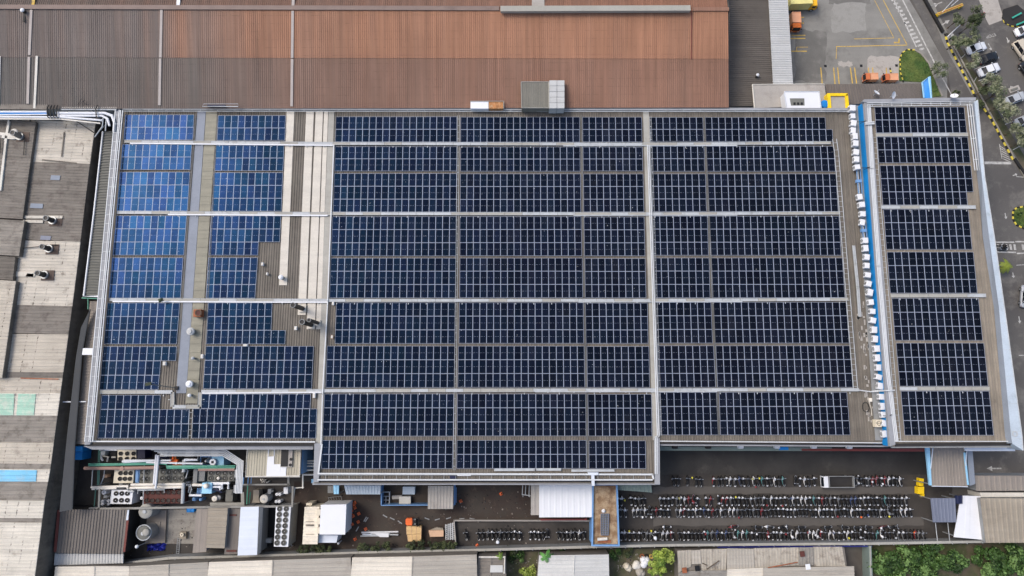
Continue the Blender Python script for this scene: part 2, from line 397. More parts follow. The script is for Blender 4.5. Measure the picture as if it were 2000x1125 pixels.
def building(name, label, cat, q, z, wall='wall_grey', roof='roof_tan', along='v', pitch=.5, h=.07, zs=None, cap=None, group=None, inset=.15):
    """walls up to z and a ribbed (or flat when along is None) roof over the quad q; zs gives each roof corner its height"""
    pts = [P(p[0], p[1], (zs[i] if zs else z)) for i, p in enumerate(q)]
    c = cen(pts); t = T(name, label, cat, c, group)
    zl = min(p.z for p in pts) - .12
    b = B(); b.prism([c.xy.to_3d() + (Vector((p.x, p.y, 0)) - c) * (1 - inset / max(1, (Vector((p.x, p.y, 0)) - c).length)) for p in pts], 0, zl)
    fin(b, 'wall', wall, t)
    b = B(); b.slab([p - Vector((0, 0, .02)) for p in pts], .1)
    if along: b.corr(*pts, pitch=pitch, h=h, along=along)
    fin(b, 'roof', roof, t)
    return t

def canopy(name, label, cat, q, z, roof, along='v', pitch=.5, h=.06, group=None, zs=None, post='steel', fascia=None):
    pts = [P(p[0], p[1], (zs[i] if zs else z)) for i, p in enumerate(q)]
    c = cen(pts); t = T(name, label, cat, c, group)
    b = B(); b.slab([p - Vector((0, 0, .02)) for p in pts], .1)
    if along: b.corr(*pts, pitch=pitch, h=h, along=along)
    fin(b, 'roof', roof, t)
    for p in pts:
        pp = p.lerp(Vector((c.x, c.y, p.z)), .06)
        b = B(); b.box((pp.x, pp.y, (p.z - .12) / 2), (.16, .16, p.z - .12)); fin(b, 'post', post, t)
    return t

# ------------------------------------------------------------------ light
sp = P(165, 315, ZM); vw = Vector((0, 0, CAMZ)) - sp
sund = Vector((-vw.x, -vw.y, vw.z)).normalized()
elev = math.asin(sund.z); az = math.atan2(sund.x, sund.y)
w = bpy.data.worlds.new('World'); sc.world = w; w.use_nodes = True
nt = w.node_tree; sky = nt.nodes.new('ShaderNodeTexSky'); sky.sky_type = 'NISHITA'; sky.sun_disc = False
sky.sun_elevation = elev; sky.sun_rotation = az; sky.dust_density = 4; sky.ozone_density = .6; sky.air_density = 1.0
nt.links.new(sky.outputs[0], nt.nodes['Background'].inputs[0]); nt.nodes['Background'].inputs[1].default_value = .15
ld = bpy.data.lights.new('sun', 'SUN'); ld.energy = .95; ld.angle = R(19); ld.color = (1, .965, .92)
lo = bpy.data.objects.new('sun', ld); COL.objects.link(lo); lo.location = (-60, 40, 150)
lo.rotation_euler = (-sund).to_track_quat('-Z', 'Y').to_euler()
sc.view_settings.view_transform = 'Standard'; sc.view_settings.look = 'None'; sc.view_settings.gamma = 1
sc.view_settings.exposure = 0.54
sc.render.engine = 'CYCLES'; sc.cycles.max_bounces = 4; sc.cycles.diffuse_bounces = 2; sc.cycles.glossy_bounces = 2

# ================================================================== SETTING
b = B(); b.face([(-500, -400, 0), (500, -400, 0), (500, 700, 0), (-500, 700, 0)]); struct(b, 'ground', 'ground', 'bare ground around the factory')
def sheet(name, q, z, m, label=None):
    b = B(); b.slab(Q(q, z), .003); return struct(b, name, m, label)
sheet('yard', [(95, 855), (1900, 860), (1905, 1062), (1320, 1070), (560, 1090), (90, 1112)], .004, 'yard', 'dark stained paved yard south of the solar roof')
sheet('work_yard', [(575, 940), (1156, 944), (1156, 1018), (886, 1020), (890, 1076), (560, 1084)], .008, 'yard_dirt', 'brown muddy paved work yard between sheds')
sheet('yard_road', [(1270, 864), (1900, 864), (1900, 927), (1270, 927)], .008, 'drive', 'dark asphalt drive between eaves and motorcycle rows')
for y0, y1 in ((951, 965), (1011, 1027)):
    wr = random.Random(y0); xs_ = [1276 + i * 12 for i in range(45)]
    sheet('parking_lane', [(x, y0 + wr.uniform(-1.8, 1.8)) for x in xs_] + [(x, y1 + wr.uniform(-1.8, 1.8)) for x in xs_[::-1]], .012, 'lane', 'pale grey walking lane between motorcycle rows')
sheet('alley', [(205, 225), (215, 250), (160, 600), (95, 1125), (60, 1140), (90, 1000), (150, 600), (180, 235)], .004, 'alley', 'dark littered alley between old sheds and solar building')

sheet('loading_yard', [(1480, -70), (1735, -70), (1800, 40), (1850, 130), (1850, 200), (1480, 200)], .004, 'concrete', 'worn grey concrete loading yard')
cr = random.Random(2)
def blob(x0, y0, x1, y1, j):
    out = []
    for (a, b_), (c, d) in zip([(x0, y0), (x1, y0), (x1, y1), (x0, y1)], [(x1, y0), (x1, y1), (x0, y1), (x0, y0)]):
        out += [(a + (c - a) * k / 7 + cr.uniform(-j, j), b_ + (d - b_) * k / 7 + cr.uniform(-j, j)) for k in range(7)]
    return out
sheet('concrete_patch', blob(1694, 110, 1757, 151, 2.2), .008, 'concrete_light', 'pale worn concrete patch in loading yard')
sheet('concrete_patch', blob(1626, 6, 1690, 62, 3), .0075, 'concrete_mid', 'slightly paler slab area in the middle of loading yard')
sheet('concrete_patch', blob(1552, 60, 1612, 160, 4), .007, 'concrete_dark', 'darker stained area along the dock canopy')
sheet('concrete_patch', blob(1620, -20, 1700, 8, 2), .0072, 'concrete_dark', 'dark patched asphalt strip at the top of loading yard')
sheet('concrete_patch', blob(1637, 120, 1664, 130, 2), .008, 'concrete_light', 'small pale concrete patch in loading yard')
sheet('road', [(1735, -90), (2150, -90), (2150, 1000), (1860, 1000), (1860, 200), (1850, 130)], .008, 'asphalt', 'grey asphalt road and car park east of the factory')
sheet('pavement', [(1913, 205), (1934, 228), (2040, 420), (2040, 400), (1925, 205)], .012, 'concrete', 'narrow concrete strip along striped kerb')
sheet('pavement', [(1795, -30), (1806, -30), (1858, 80), (1905, 176), (1898, 186), (1845, 90)], .012, 'concrete', 'pale concrete strip beside the sloping road')
sheet('garden_ground', [(930, 1076), (1345, 1066), (1345, 1180), (930, 1180)], .004, 'earth', 'weedy earth plot behind boundary wall')
sheet('garden_ground', [(1690, 1060), (2060, 1055), (2060, 1180), (1690, 1180)], .004, 'earth', 'weedy earth plot under the shrubs')
sheet('planting_strip', [(1845, 62), (1862, 70), (2045, 380), (2045, 430), (1912, 190)], .012, 'earth', 'dark planting strip under car park trees')
sheet('concrete_patch', [(1905, -20), (1943, -20), (1961, 38), (1932, 49), (1926, 38)], .012, 'concrete_light', 'pale concrete apron in the upper car park')
def grass_island(q, label):
    pts = Q(q, .12); b = B(); b.prism(pts, 0, .12); o = struct(b, 'grass_island', 'grass', label)
    xs = [p.x for p in pts]; ys = [p.y for p in pts]; n = len(pts); g = B()
    def inside(x, y):
        c = False
        for i in range(n):
            p, q2 = pts[i], pts[i - 1]
            if (p.y > y) != (q2.y > y) and x < (q2.x - p.x) * (y - p.y) / (q2.y - p.y) + p.x: c = not c
        return c
    k = 0
    while k < 1400:
        x = random.uniform(min(xs), max(xs)); y = random.uniform(min(ys), max(ys))
        if not inside(x, y): continue
        k += 1; a = random.uniform(0, 6.28); l = random.uniform(.08, .2); hgt = random.uniform(.03, .1)
        g.face([(x - l * math.cos(a), y - l * math.sin(a), .12), (x + l * math.cos(a), y + l * math.sin(a), .12), (x + .05, y + .05, .12 + hgt)])
    gm = fin(g, 'grass', ['grass']); tag(gm, 'short green grass on the ' + label, 'grass', None, 'stuff')
    return pts
gi = [(1757, 158), (1756, 140), (1757, 115), (1762, 103), (1772, 98), (1785, 99), (1798, 106), (1812, 124), (1822, 148), (1838, 188), (1812, 190), (1800, 160)]
GI = grass_island(gi, 'rounded grass island by the loading yard')
g2 = [(1984, 437), (1979, 428), (1979, 414), (1986, 407), (2000, 404), (2040, 402), (2040, 445), (2000, 446)]
GI2 = grass_island(g2, 'small grass island in the east road')

def lines(name, segs, m, wd, label, z=.016):
    b = B()
    for s in segs:
        a, c = P(s[0], s[1], z), P(s[2], s[3], z); d = (c - a).normalized(); n = Vector((-d.y, d.x, 0)) * (s[4] if len(s) > 4 else wd) / 2
        b.slab([a + n, c + n, c - n, a - n], .003)
    return struct(b, name, m, label)
lines('parking_lines', [(1546, 69, 1573, 69), (1543, 75, 1573, 75), (1545, 100, 1576, 100), (1545, 45, 1570, 45), (1545, 34, 1570, 34),
    (1603, 132, 1606, 164), (1628, 132, 1631, 164), (1636, 132, 1639, 164), (1661, 132, 1665, 163), (1669, 132, 1673, 163), (1696, 132, 1698, 150), (1704, 132, 1706, 150), (1731, 132, 1732, 151),
    (1633, 91, 1772, 88, .14), (1772, 88, 1725, 0, .14)], 'paint_yellow', .2, 'yellow parking bay lines in the loading yard')
lines('faint_lines', [(1746, 74, 1708, 0), (1746, 74, 1668, 76), (1634, 92, 1633, 115), (1556, 92, 1556, 101), (1556, 92, 1578, 92)], 'paint_yellow', .1, 'thin faded yellow lines in the loading yard', .014)
lines('arrow_mark', [(1746, 83, 1757, 83), (1756, 82.5, 1756, 75)], 'paint_yellow', .3, 'yellow corner mark in the loading yard')
hz = [(1736, 0, 1793, 101), (1754, 0, 1850, 190)]
seg = [(1736, -20, 1790, 92, .25), (1752, -22, 1829, 130, .25), (1841, 153, 1859, 186, .22)]
for i in range(14):
    t = i / 13; x = 1742 + (1797 - 1742) * t; y = 0 + 96 * t
    seg.append((x - .8, y + 1, x + 8.2, y - 1.6, .4))
lines('footpath_marking', seg, 'paint_white', .2, 'white ladder striped footpath on the sloping road')
seg = [(1940, 473, 1981, 473, .25), (1983, 472, 2030, 472, .25), (1945, 492, 1984, 493, .25), (1986, 495, 2030, 494, .25)]
for x in range(1949, 2030, 8):
    if not 1985 < x < 1990: seg.append((x, 477, x + 2, 488, .4))
lines('crosswalk', seg, 'paint_white', .3, 'white zebra crossing on the east road')
lines('stop_line', [(1923, 318, 1975, 318.5)], 'paint_white', .5, 'long white stop line on the east road')
seg = [(1952, 281, 1957, 310, .12)] + [(1953 + i * 1.2, 285 + i * 5, 1963 + i * 2.6, 292 + i * 5, .12) for i in range(6)]
lines('hatched_marking', seg, 'paint_white', .12, 'faded white hatching beside the striped kerb')
lines('lane_marks', [(1930, 85, 1937, 97), (1968, 84, 1970, 80), (1973, 170, 1990, 174, .5), (1985, 518, 2000, 517, .12), (1990, 694, 2000, 694, .12), (1985, 345, 2000, 346, .12), (1815, 14, 1840, 4, .12)], 'paint_white', .2, 'short white lane marks in the car park')
def arrow(x0, y0, x1, y1, wd=.16, hd=.32):
    a, c = P(x0, y0, .016), P(x1, y1, .016); d = (c - a).normalized(); n = Vector((-d.y, d.x, 0)); L = (c - a).length; h = min(1., L * .4)
    bb.slab([a + n * wd / 2, c - d * h + n * wd / 2, c - d * h - n * wd / 2, a - n * wd / 2], .003)
    bb.slab([c - d * h + n * hd, c, c - d * h - n * hd], .003)
bb = B()
for a in ((1815, 13, 1832, 8, .25, .5), (1836, 51, 1855, 39, .2, .4), (1966, 73, 1971, 83), (1932, 88, 1936, 98), (1956, 915, 1927, 915, .25, .45), (1963, 416, 1965, 428), (1978, 532, 1980, 543), (1990, 618, 1992, 632), (1978, 343, 1987, 340)): arrow(*a)
struct(bb, 'road_arrows', 'paint_white', 'white arrows painted on the road')
def ground_text(txt, x, y, ang, size):
    cu = bpy.data.curves.new('stop_text', 'FONT'); cu.body = txt; cu.size = size; cu.align_x = 'CENTER'; cu.align_y = 'CENTER'; cu.extrude = .002
    o = bpy.data.objects.new('tmp', cu); COL.objects.link(o)
    dg = bpy.context.evaluated_depsgraph_get(); me = bpy.data.meshes.new_from_object(o.evaluated_get(dg))
    bpy.data.objects.remove(o)
    me.materials.clear(); me.materials.append(M['paint_white'])
    n = bpy.data.objects.new('stop_lettering', me); COL.objects.link(n); n.location = P(x, y, .016); n.rotation_euler = (0, 0, R(ang))
    n['kind'] = 'structure'; n['label'] = 'white STOP lettering painted on the car park road'; n['category'] = 'lettering'
ground_text('STOP', 1935.5, 69.5, 197, .85)

def kerb(pts, label, closed=False, L=.6, w_=.22, h=.14, m=('kerb_black', 'kerb_yellow')):
    pts = Q(pts, .0) if not isinstance(pts[0], Vector) else [Vector((p.x, p.y, 0)) for p in pts]
    b = B(); k = 0
    for i in range(len(pts) - 1):
        a, c = pts[i], pts[i + 1]; d = c - a; n = max(1, round(d.length / L)); rz = math.atan2(d.y, d.x)
        for j in range(n):
            b.mi = k % 2; k += 1
            p = a + d * ((j + .5) / n); b.box((p.x, p.y, h / 2), (d.length / n, w_, h), rz)
    return S(b, 'striped_kerb', list(m), label, 'kerb')
kerb([(1845, 66), (1850, 84), (1905, 190)], 'black and yellow kerb along the upper planting strip', L=.75, w_=.35)
kerb([(1916, 206), (1935, 232), (1978, 312)], 'black and yellow kerb along the lower planting strip', L=.75, w_=.35)
kerb([(1764, 161), (1758, 142), (1757, 115), (1762, 103), (1772, 97), (1786, 98)], 'black and yellow kerb round the large grass island', L=.5)
kerb([(1738, 133), (1741, 150)], 'short black and yellow kerb stub beside orange truck', L=.5)
kerb([(1786, 98), (1799, 105), (1813, 123), (1823, 148), (1840, 188)], 'weathered grey kerb on the road side of grass island', L=.8, m=('kerb', 'kerb'))
kerb([(2000, 447), (1984, 439), (1978, 428), (1978, 413), (1985, 406), (2003, 403)], 'black and yellow kerb round the small road island', L=.55, w_=.3)
kerb([(1904, 927), (2010, 926)], 'pale yellow and grey kerb by the gate roof', L=.5, m=('kerb', 'paint_yellow'))
kerb([(1800, -8), (1840, 64)], 'black kerb rail beside the yellow barrier', L=2, w_=.5, h=.5, m=('kerb_black', 'kerb_black'))
kerb([(1980, 310), (2040, 400)], 'dark kerb by the lower car park trees', L=2, w_=.5, h=.3, m=('kerb_black', 'kerb_black'))
kerb([(1856, 78), (1924, 205), (2030, 400)], 'long pale kerb edging the planting strip', L=3, w_=.25, h=.18, m=('kerb', 'kerb'))
b = B()
for x, y in ((1612, 129), (1682, 128.5), (1751, 128)):
    b = B(); p = P(x, y, 0); b.box((p.x, p.y, .012), (.5, .5, .02)); b.box((p.x, p.y, .03), (.36, .36, .02))
    S(b, 'drain_cover', 'black', {1612: 'square black drain cover at the left end of the bays', 1682: 'square black drain cover above the orange truck bays', 1751: 'square black drain cover beside the grass island'}[x], 'drain cover', 'drain covers in the loading yard')

# ================================================================== MAIN BUILDING
mp = Q([(226, 207), (1664, 212), (1723, 860), (1723, 866), (1285, 867), (1286, 944), (613, 944), (616, 869), (168, 869)], ZM - .15)
mb = T('solar_factory', 'large factory hall with brown ribbed roof carrying the main solar arrays', 'factory', cen(mp))
b = B(); b.prism([Vector((p.x, p.y, 0)) for p in mp], 0, ZM - .16)
fin(b, 'wall', 'wall_grey', mb)
b = B(); b.slab(mp, .15); fin(b, 'roof_deck', 'roof_main', mb)
b = B()
for q in ([(238, 216), (1663, 217), (1720, 861), (175, 861)], [(624, 862), (1272, 862), (1274, 939), (619, 939)]):
    b.corr(*Q(q, ZM - .06 if len(b.v) == 0 else ZM - .063), pitch=.42, h=.09)
fin(b, 'roof_sheeting', 'roof_main', mb)
def strip(name, q, m, z=ZM + .06, t=.14, parent=mb, along=None, pitch=1.1, h=.03):
    pts = Q(q, z); b = B(); b.slab(pts, t)
    if along: b.corr(*[p + Vector((0, 0, .004)) for p in pts], pitch=pitch, h=h, along=along)
    return fin(b, name, m, parent)
strip('roof_gutter', [(385.5, 216), (402, 216), (363.5, 768), (344, 768)], 'valley_grey', ZM + .1, .2)
strip('tan_skylight', [(403, 216), (424, 216), (385.5, 788), (362.5, 788)], 'skylight_tan', along='u', pitch=1.5, h=.035)
strip('pale_skylight', [(560, 217), (575, 217), (560.5, 557), (545, 557)], 'skylight_pale', along='u', pitch=2.2, h=.03)
strip('pale_skylight', [(598, 217), (613, 217), (597, 615), (581.5, 615)], 'skylight_pale', along='u', pitch=2.2, h=.03)
strip('pale_skylight', [(616.6, 217), (631, 217), (615, 643), (599, 643)], 'skylight_pale', along='u', pitch=2.2, h=.03)
strip('pale_skylight', [(633, 217), (641, 217), (626, 643), (617, 643)], 'skylight_pale', along='u', pitch=2.2, h=.03)
strip('roof_gutter', [(642, 217), (653, 217), (631, 868), (617, 868)], 'gutter_beige', ZM + .1, .2)
strip('roof_gutter', [(1256, 218), (1267.5, 218), (1288, 860), (1275, 860)], 'gutter_beige', ZM + .1, .2)
strip('coping', [(614, 866), (629, 866), (622, 942), (612, 942)], 'coping', ZM + .3, .5)
strip('coping', [(1278, 856), (1288.5, 856), (1289, 946), (1279, 946)], 'coping', ZM + .3, .5)
strip('coping', [(226, 207), (1664, 211), (1664, 217), (226, 213)], 'coping', ZM + .35, .6)
strip('coping', [(226, 207), (234, 213), (176, 868), (165, 869)], 'coping', ZM + .32, .6)
strip('gutter', [(166, 866), (616, 866), (616, 871), (166, 871)], 'dark', ZM - .05, .3)
strip('fascia', [(163, 871), (612, 871), (611, 878), (180, 878)], 'coping', ZM - .5, .3)
strip('gutter', [(1289, 864), (1724, 867), (1724, 869.5), (1289, 867)], 'dark', ZM - .05, .3)
strip('fascia', [(1289, 867.2), (1735, 869.8), (1735, 873), (1289, 870.5)], 'coping', ZM - .3, .3)
strip('gutter', [(619, 938.5), (1279, 938.5), (1279, 942), (619, 942)], 'dark', ZM - .05, .3)
strip('fascia', [(610, 942.2), (1289, 942.2), (1289, 947), (610, 947)], 'coping', ZM - .3, .35)
# lower ledge under the southern eave
b = B(); b.slab(Q([(1289, 872), (1625, 874), (1625, 881), (1289, 880)], 5), .4); fin(b, 'ledge', 'wall_green', mb)
b = B(); b.slab(Q([(1566, 876.5), (1808, 876), (1806, 882), (1566, 880.5)], 5.05), .4); fin(b, 'awning', 'wall_red', mb)
for i, (x, y) in enumerate(((1318, 873.5), (1383, 873.5), (1446, 873), (1517, 873), (1589, 873), (1658, 873.5))):
    b = B(); p = P(x, y, 5.6); b.box(p, (.9, .4, .7)); b.box(p + Vector((0, -.22, 0)), (.7, .06, .5)); fin(b, 'vent_box', 'dark' if i < 2 else 'white', mb)
b = B(); b.slab(Q([(1522, 873), (1540, 873), (1540, 879), (1522, 879)], 5.1), .3); fin(b, 'blue_panel', 'blue_bright', mb)

# guard wires and trays round the edge
def tray(name, label, px, z, offs, rung, m='galv', r=.055, rr=.03, cat='cable tray', group=None, single=None):
    """ladder of long rails (offsets in metres from the line) with cross rungs"""
    pts = Q(px, z); t = T(name, label, cat, Vector((pts[0].x, pts[0].y, z - .1)), group)
    def off(o):
        out = []
        for i, p in enumerate(pts):
            d = (pts[min(i + 1, len(pts) - 1)] - pts[max(i - 1, 0)]).normalized(); out.append(p + Vector((-d.y, d.x, 0)) * o)
        return out
    for o in offs:
        b = B(); q = off(o)
        for i in range(len(q) - 1):
            d = q[i + 1] - q[i]; b.box((q[i] + q[i + 1]) / 2, (d.length + .1, r * 2, r * 2), math.atan2(d.y, d.x))
        fin(b, 'rail', m, t)
    b = B(); o0, o1 = min(offs), max(offs)
    for i in range(len(pts) - 1):
        d = pts[i + 1] - pts[i]; n = max(1, int(d.length / rung)); e = d.normalized(); nn = Vector((-e.y, e.x, 0))
        for k in range(n):
            p = pts[i] + d * ((k + .5) / n)
            b.box(p + nn * (o0 + o1) / 2, (rr * 2, abs(o1 - o0) + .05, rr * 2), math.atan2(d.y, d.x))
    fin(b, 'lattice', m, t); return t
tray('guard_rail', 'white multi-rail guard along the left roof edge', [(236, 216), (177, 862)], ZM + .9, (.35, 0, -.25, -.95), 1.6, 'galv_white', .07, .03, 'guard rail')
tray('guard_rail', 'white guard rail along the top roof edge beside brown warehouse', [(240, 217), (1655, 218)], ZM + .6, (0, .35), 3, 'galv', .05, .03, 'guard rail')
tray('guard_rail', 'white guard rail along the lower left eave above chillers', [(177, 862), (615, 863)], ZM + .5, (0,), 3, 'galv_white', .1, .03, 'guard rail')
tray('guard_rail', 'thin guard rail along the eave above the asphalt drive', [(1290, 861.5), (1722, 865)], ZM + .5, (0,), 3, 'galv_white', .07, .03, 'guard rail')
tray('guard_rail', 'white guard rail along the eave of the southern roof extension', [(621, 937), (1274, 937)], ZM + .6, (0,), 3, 'galv_white', .1, .03, 'guard rail')
tray('cable_tray', 'white cable tray below the bottom arrays of the southern extension', [(629, 868), (622, 925), (1274, 926.5), (1276, 935)], ZM + .4, (0,), 3, 'galv_white', .12, .03)
tray('cable_tray', 'thin cable tray with brackets inside the extension eave', [(624, 933), (1272, 933)], ZM + .3, (-.45, .4), 1.9, 'galv', .025, .025)
tray('cable_tray', 'cable ladder between first and second dark array blocks', [(895.7, 226), (887, 918)], ZM + .25, (-.16, .16), 1.2, 'galv', .03, .03)
tray('cable_tray', 'cable ladder in the narrow gap left of the central gutter', [(1135.3, 226), (1147.6, 918)], ZM + .25, (-.1, .1), 1.2, 'galv_dark', .03, .03)
tray('cable_tray', 'cable ladder in the narrow gap right of the central gutter', [(1375.5, 228), (1404, 850)], ZM + .25, (-.1, .1), 1.2, 'galv_dark', .03, .03)
tray('cable_tray', 'white conduit down the right side of the central gutter', [(1264.5, 284), (1284, 852), (1280, 853), (1280, 925)], ZM + .4, (0, .28), 2.2, 'galv_white', .08, .03)
tray('cable_tray', 'cable ladder beside the right edge of bare gutter strip', [(1269.5, 228), (1290, 850)], ZM + .25, (-.05, .2), 1.2, 'galv', .025, .03)
tray('cable_tray', 'tall white conduit beside the white skylights', [(652, 283), (640, 588), (630, 770), (627, 868)], ZM + .45, (0,), 2.5, 'galv_white', .09, .03)
tray('cable_tray', 'cable ladder left of the first dark array block', [(655.2, 228), (642, 585)], ZM + .25, (-.08, .1), 1.2, 'galv_dark', .025, .03)
tray('cable_tray', 'cable ladder down the bare roof right of the wide arrays', [(1630, 272), (1634, 300), (1671, 760)], ZM + .3, (-.35, .35), .9, 'galv', .05, .03)
tray('cable_tray', 'small bracket ladder right of the leftmost blue arrays', [(382, 224), (347, 690)], ZM + .25, (-.05, .1), 1.1, 'galv_dark', .02, .03)
tray('cable_tray', 'small bracket ladder left of arrays beside tan skylight', [(424.5, 226), (401, 690)], ZM + .25, (-.1, .05), 1.1, 'galv_dark', .02, .03)
tray('cable_tray', 'cable ladder in the dark gap between two lowest blue arrays', [(373.5, 800), (371, 856)], ZM + .25, (-.3, .3), .9, 'galv', .03, .03)
tray('cable_tray', 'white double box duct on the bare right roof strip', [(1667, 480), (1675, 560), (1679, 618)], ZM + .3, (-.12, .14), 1.4, 'galv', .1, .05)

# walkways
def walkway(label, px, z, wd, segs, cond=0., mix=.5, off=None):
    pts = Q(px, z); t = T('roof_walkway', label, 'walkway', Vector((pts[0].x, pts[0].y, z - .2)), 'grey grating walkways between the solar arrays')
    b = B(); e = B()
    for i in range(len(pts) - 1):
        d = pts[i + 1] - pts[i]; n = max(1, round(d.length / segs)); rz = math.atan2(d.y, d.x); u = d.normalized(); nn = Vector((-u.y, u.x, 0))
        for k in range(n):
            b.mi = 0 if random.random() < mix else 1
            L = d.length / n - .05; p = pts[i] + d * ((k + .5) / n); b.box(p, (L, wd, .06), rz)
            for sg in (-1, 1): e.box(p + nn * (wd / 2 + .03) * sg + Vector((0, 0, .02)), (L, .05, .12), rz)
            if random.random() < .8:
                e.box(p - nn * (wd / 2 + .34) + Vector((0, 0, -.06)), (.12, .3, .05), rz)
    fin(b, 'deck', ['galv', 'gutter_beige'], t); fin(e, 'edge', 'galv', t)
    if cond:
        cpx = [P(x, y + off, z + .02) for x, y in cond]; c = B()
        for i in range(len(cpx) - 1):
            d = cpx[i + 1] - cpx[i]; c.box((cpx[i] + cpx[i + 1]) / 2, (d.length, .24, .12), math.atan2(d.y, d.x))
        fin(c, 'conduit', 'white', t)
    return t
ZW = ZM + .3
walkway('grey walkway below the topmost row of arrays on main roof', [(242, 276.3), (650, 280.3), (1255, 281.5), (1623, 278.8)], ZW, .42, 3, [(254, 276.5), (650, 280.5)], off=3.2)
walkway('grey walkway between third and fourth array rows on main roof', [(228, 414.8), (640, 417.2), (1262, 417.5), (1641, 416)], ZW, .42, 3, [(328, 415.7), (640, 417.5)], off=3.2)
walkway('grey walkway between fifth and sixth array rows on main roof', [(214, 585), (640, 586.6), (1270, 586.5), (1657, 584.5)], ZW, .42, 3, [(220, 585.5), (640, 587)], off=3.2)
walkway('grey walkway left of the gutter end, bending round it', [(195, 765.5), (337, 765.5), (337, 794.5), (390, 794.5), (391, 766)], ZW, .5, 3)
walkway('grey walkway above the lower arrays from gutter to bare eastern roof', [(393, 764.5), (632, 763), (1280, 761.5), (1678, 761)], ZW, .45, 3, [(395, 765), (628, 763.5)], off=2.8)
for (x0, x1, y, yy) in ((1100, 1440, 281.5, 3), (1120, 1440, 417.5, 3), (1130, 1450, 586.5, 3), (1045, 1400, 762, 3)):
    b = B(); a, c = P(x0, y + yy, ZW - .05), P(x1, y + yy - .6, ZW - .05); d = c - a; b.box((a + c) / 2, (d.length, .2, .14), math.atan2(d.y, d.x))
    for k in range(7): b.box(a + d * ((k + .5) / 7) + Vector((0, 0, -.05)), (.2, .34, .1))
    S(b, 'conduit', 'galv_white', 'white conduit under the ' + {281.5: 'first', 417.5: 'second', 586.5: 'third', 762: 'lowest'}[y] + ' main roof walkway, crossing the central gutter', 'conduit', 'white conduits along the walkways')
b = B(); b.tube(Q([(1678, 762, ), (1700, 765), (1715, 763.5)], ZM + 1) + Q([(1730, 763), (1748, 762)], ZR + .7), .09); S(b, 'conduit', 'galv_white', 'bent white conduit bridging from main roof to right-hand roof', 'conduit')

# ================================================================== SOLAR ARRAYS
def panel_mesh():
    b = B(); W, H = 1.0, 1.0; fx, fy = .037, .016
    for s in (-1, 1):
        b.mi = 1
        b.box((s * (W / 2 - fx / 2), 0, 0), (fx, H, .04)); b.box((0, s * (H / 2 - fy / 2), 0), (W - 2 * fx, fy, .04))
    b.mi = 0; b.box((0, 0, -.004), (W - 2 * fx, H - 2 * fy, .034))
    b.mi = 1
    for x0, x1 in ((-.36, -.05), (.10, .28)): b.box(((x0 + x1) / 2, 0, .0155), (x1 - x0, .009, .006))
    return b
pm = panel_mesh(); pme = bpy.data.meshes.new('panel'); pme.from_pydata(pm.v, [], pm.f)
pme.materials.append(M['solar_glass']); pme.materials.append(M['solar_frame']); pme.polygons.foreach_set('material_index', pm.m); pme.update()
COLN = ['in the blue far left column', 'in the column beside the tan skylight', 'first block right of the white skylights', 'second block right of the white skylights',
        'narrow block left of the central gutter', 'narrow block right of the central gutter', 'wide block beside the bare eastern roof', 'on the separate right-hand roof']
ROWN = ['topmost', 'second from top', 'third from top', 'fourth from top', 'fifth from top', 'sixth from top', 'seventh from top', 'eighth from top', 'lowest of all']
SHORT = {3: 'three', 2: 'two'}
def array(ci, ri, tl, tr, bl, br, cols, z=ZM + .2, name=None):
    """corner points of the block; cols: panels in each row (list), the widest row spans the corners"""
    A, Bp, Cp, D = P(*tl, z), P(*tr, z), P(*br, z), P(*bl, z)
    n = len(cols); mx = max(cols)
    tone = 'bright blue' if ci == 0 and ri < 5 else ('navy blue' if ci < 2 else 'dark')
    rown = ROWN[ri] if ci < 7 else ['topmost', 'second from top', 'third from top', 'fourth from top', 'fifth from top', 'sixth from top', 'seventh from top', 'lowest'][ri]
    if ci in (0, 1, 5, 6) and ri == 7: rown = 'lowest'
    lab = f'{tone} solar array, {rown}, {COLN[ci]}'
    t = T('solar_array', lab, 'solar array', Vector(((A.x + Cp.x) / 2, (A.y + Cp.y) / 2, z - .15)), 'solar arrays on the factory roofs')
    rails = B()
    for j in range(n):
        a0, b0 = A.lerp(D, j / n), Bp.lerp(Cp, j / n); a1, b1 = A.lerp(D, (j + 1) / n), Bp.lerp(Cp, (j + 1) / n)
        for k in (.25, .75):
            p, q = a0.lerp(a1, k), a0.lerp(b0, cols[j] / mx) - a0 + a0.lerp(a1, k); d = q - p
            rails.box((p + q) / 2 - Vector((0, 0, .06)), (d.length + .25, .05, .05), math.atan2(d.y, d.x))
        for i in range(cols[j]):
            u0, u1 = i / mx, (i + 1) / mx
            c = (a0.lerp(b0, u0) + a0.lerp(b0, u1) + a1.lerp(b1, u0) + a1.lerp(b1, u1)) / 4
            du = (b0 - a0) / mx; dv = (a1 - a0)
            o = bpy.data.objects.new('panel', pme); COL.objects.link(o); o.parent = t
            o.location = c - t.location
            o.rotation_euler = (random.gauss(0, .004), random.gauss(0, .004), math.atan2(du.y, du.x)); o.scale = (du.length - .022, dv.length - .03, 1)
    fin(rails, 'mounting_rails', 'galv_dark', t)
    return t
def A4(ci, ri, y0, y1, xl0, xl1, xr0, xr1, cols, z=ZM + .2): return array(ci, ri, (xl0, y0), (xr0, y0), (xl1, y1), (xr1, y1), cols, z)
A4(0, 0, 224, 273.3, 244.8, 241.7, 379, 377, [10] * 2)
A4(0, 1, 281.8, 331.6, 239, 235, 374.8, 372, [10] * 2)
A4(0, 2, 335.9, 412.2, 234, 227.8, 371, 366.3, [10] * 3)
A4(0, 3, 421.2, 498.5, 227, 219.8, 364.9, 359.2, [10] * 3)
A4(0, 4, 503, 582.4, 218.7, 212.3, 358, 352.8, [10] * 3)
A4(0, 5, 591.5, 672, 209.8, 202.7, 351.4, 345, [10] * 3)
A4(0, 6, 676.7, 761, 201.6, 194, 345.7, 338, [10, 8, 8])
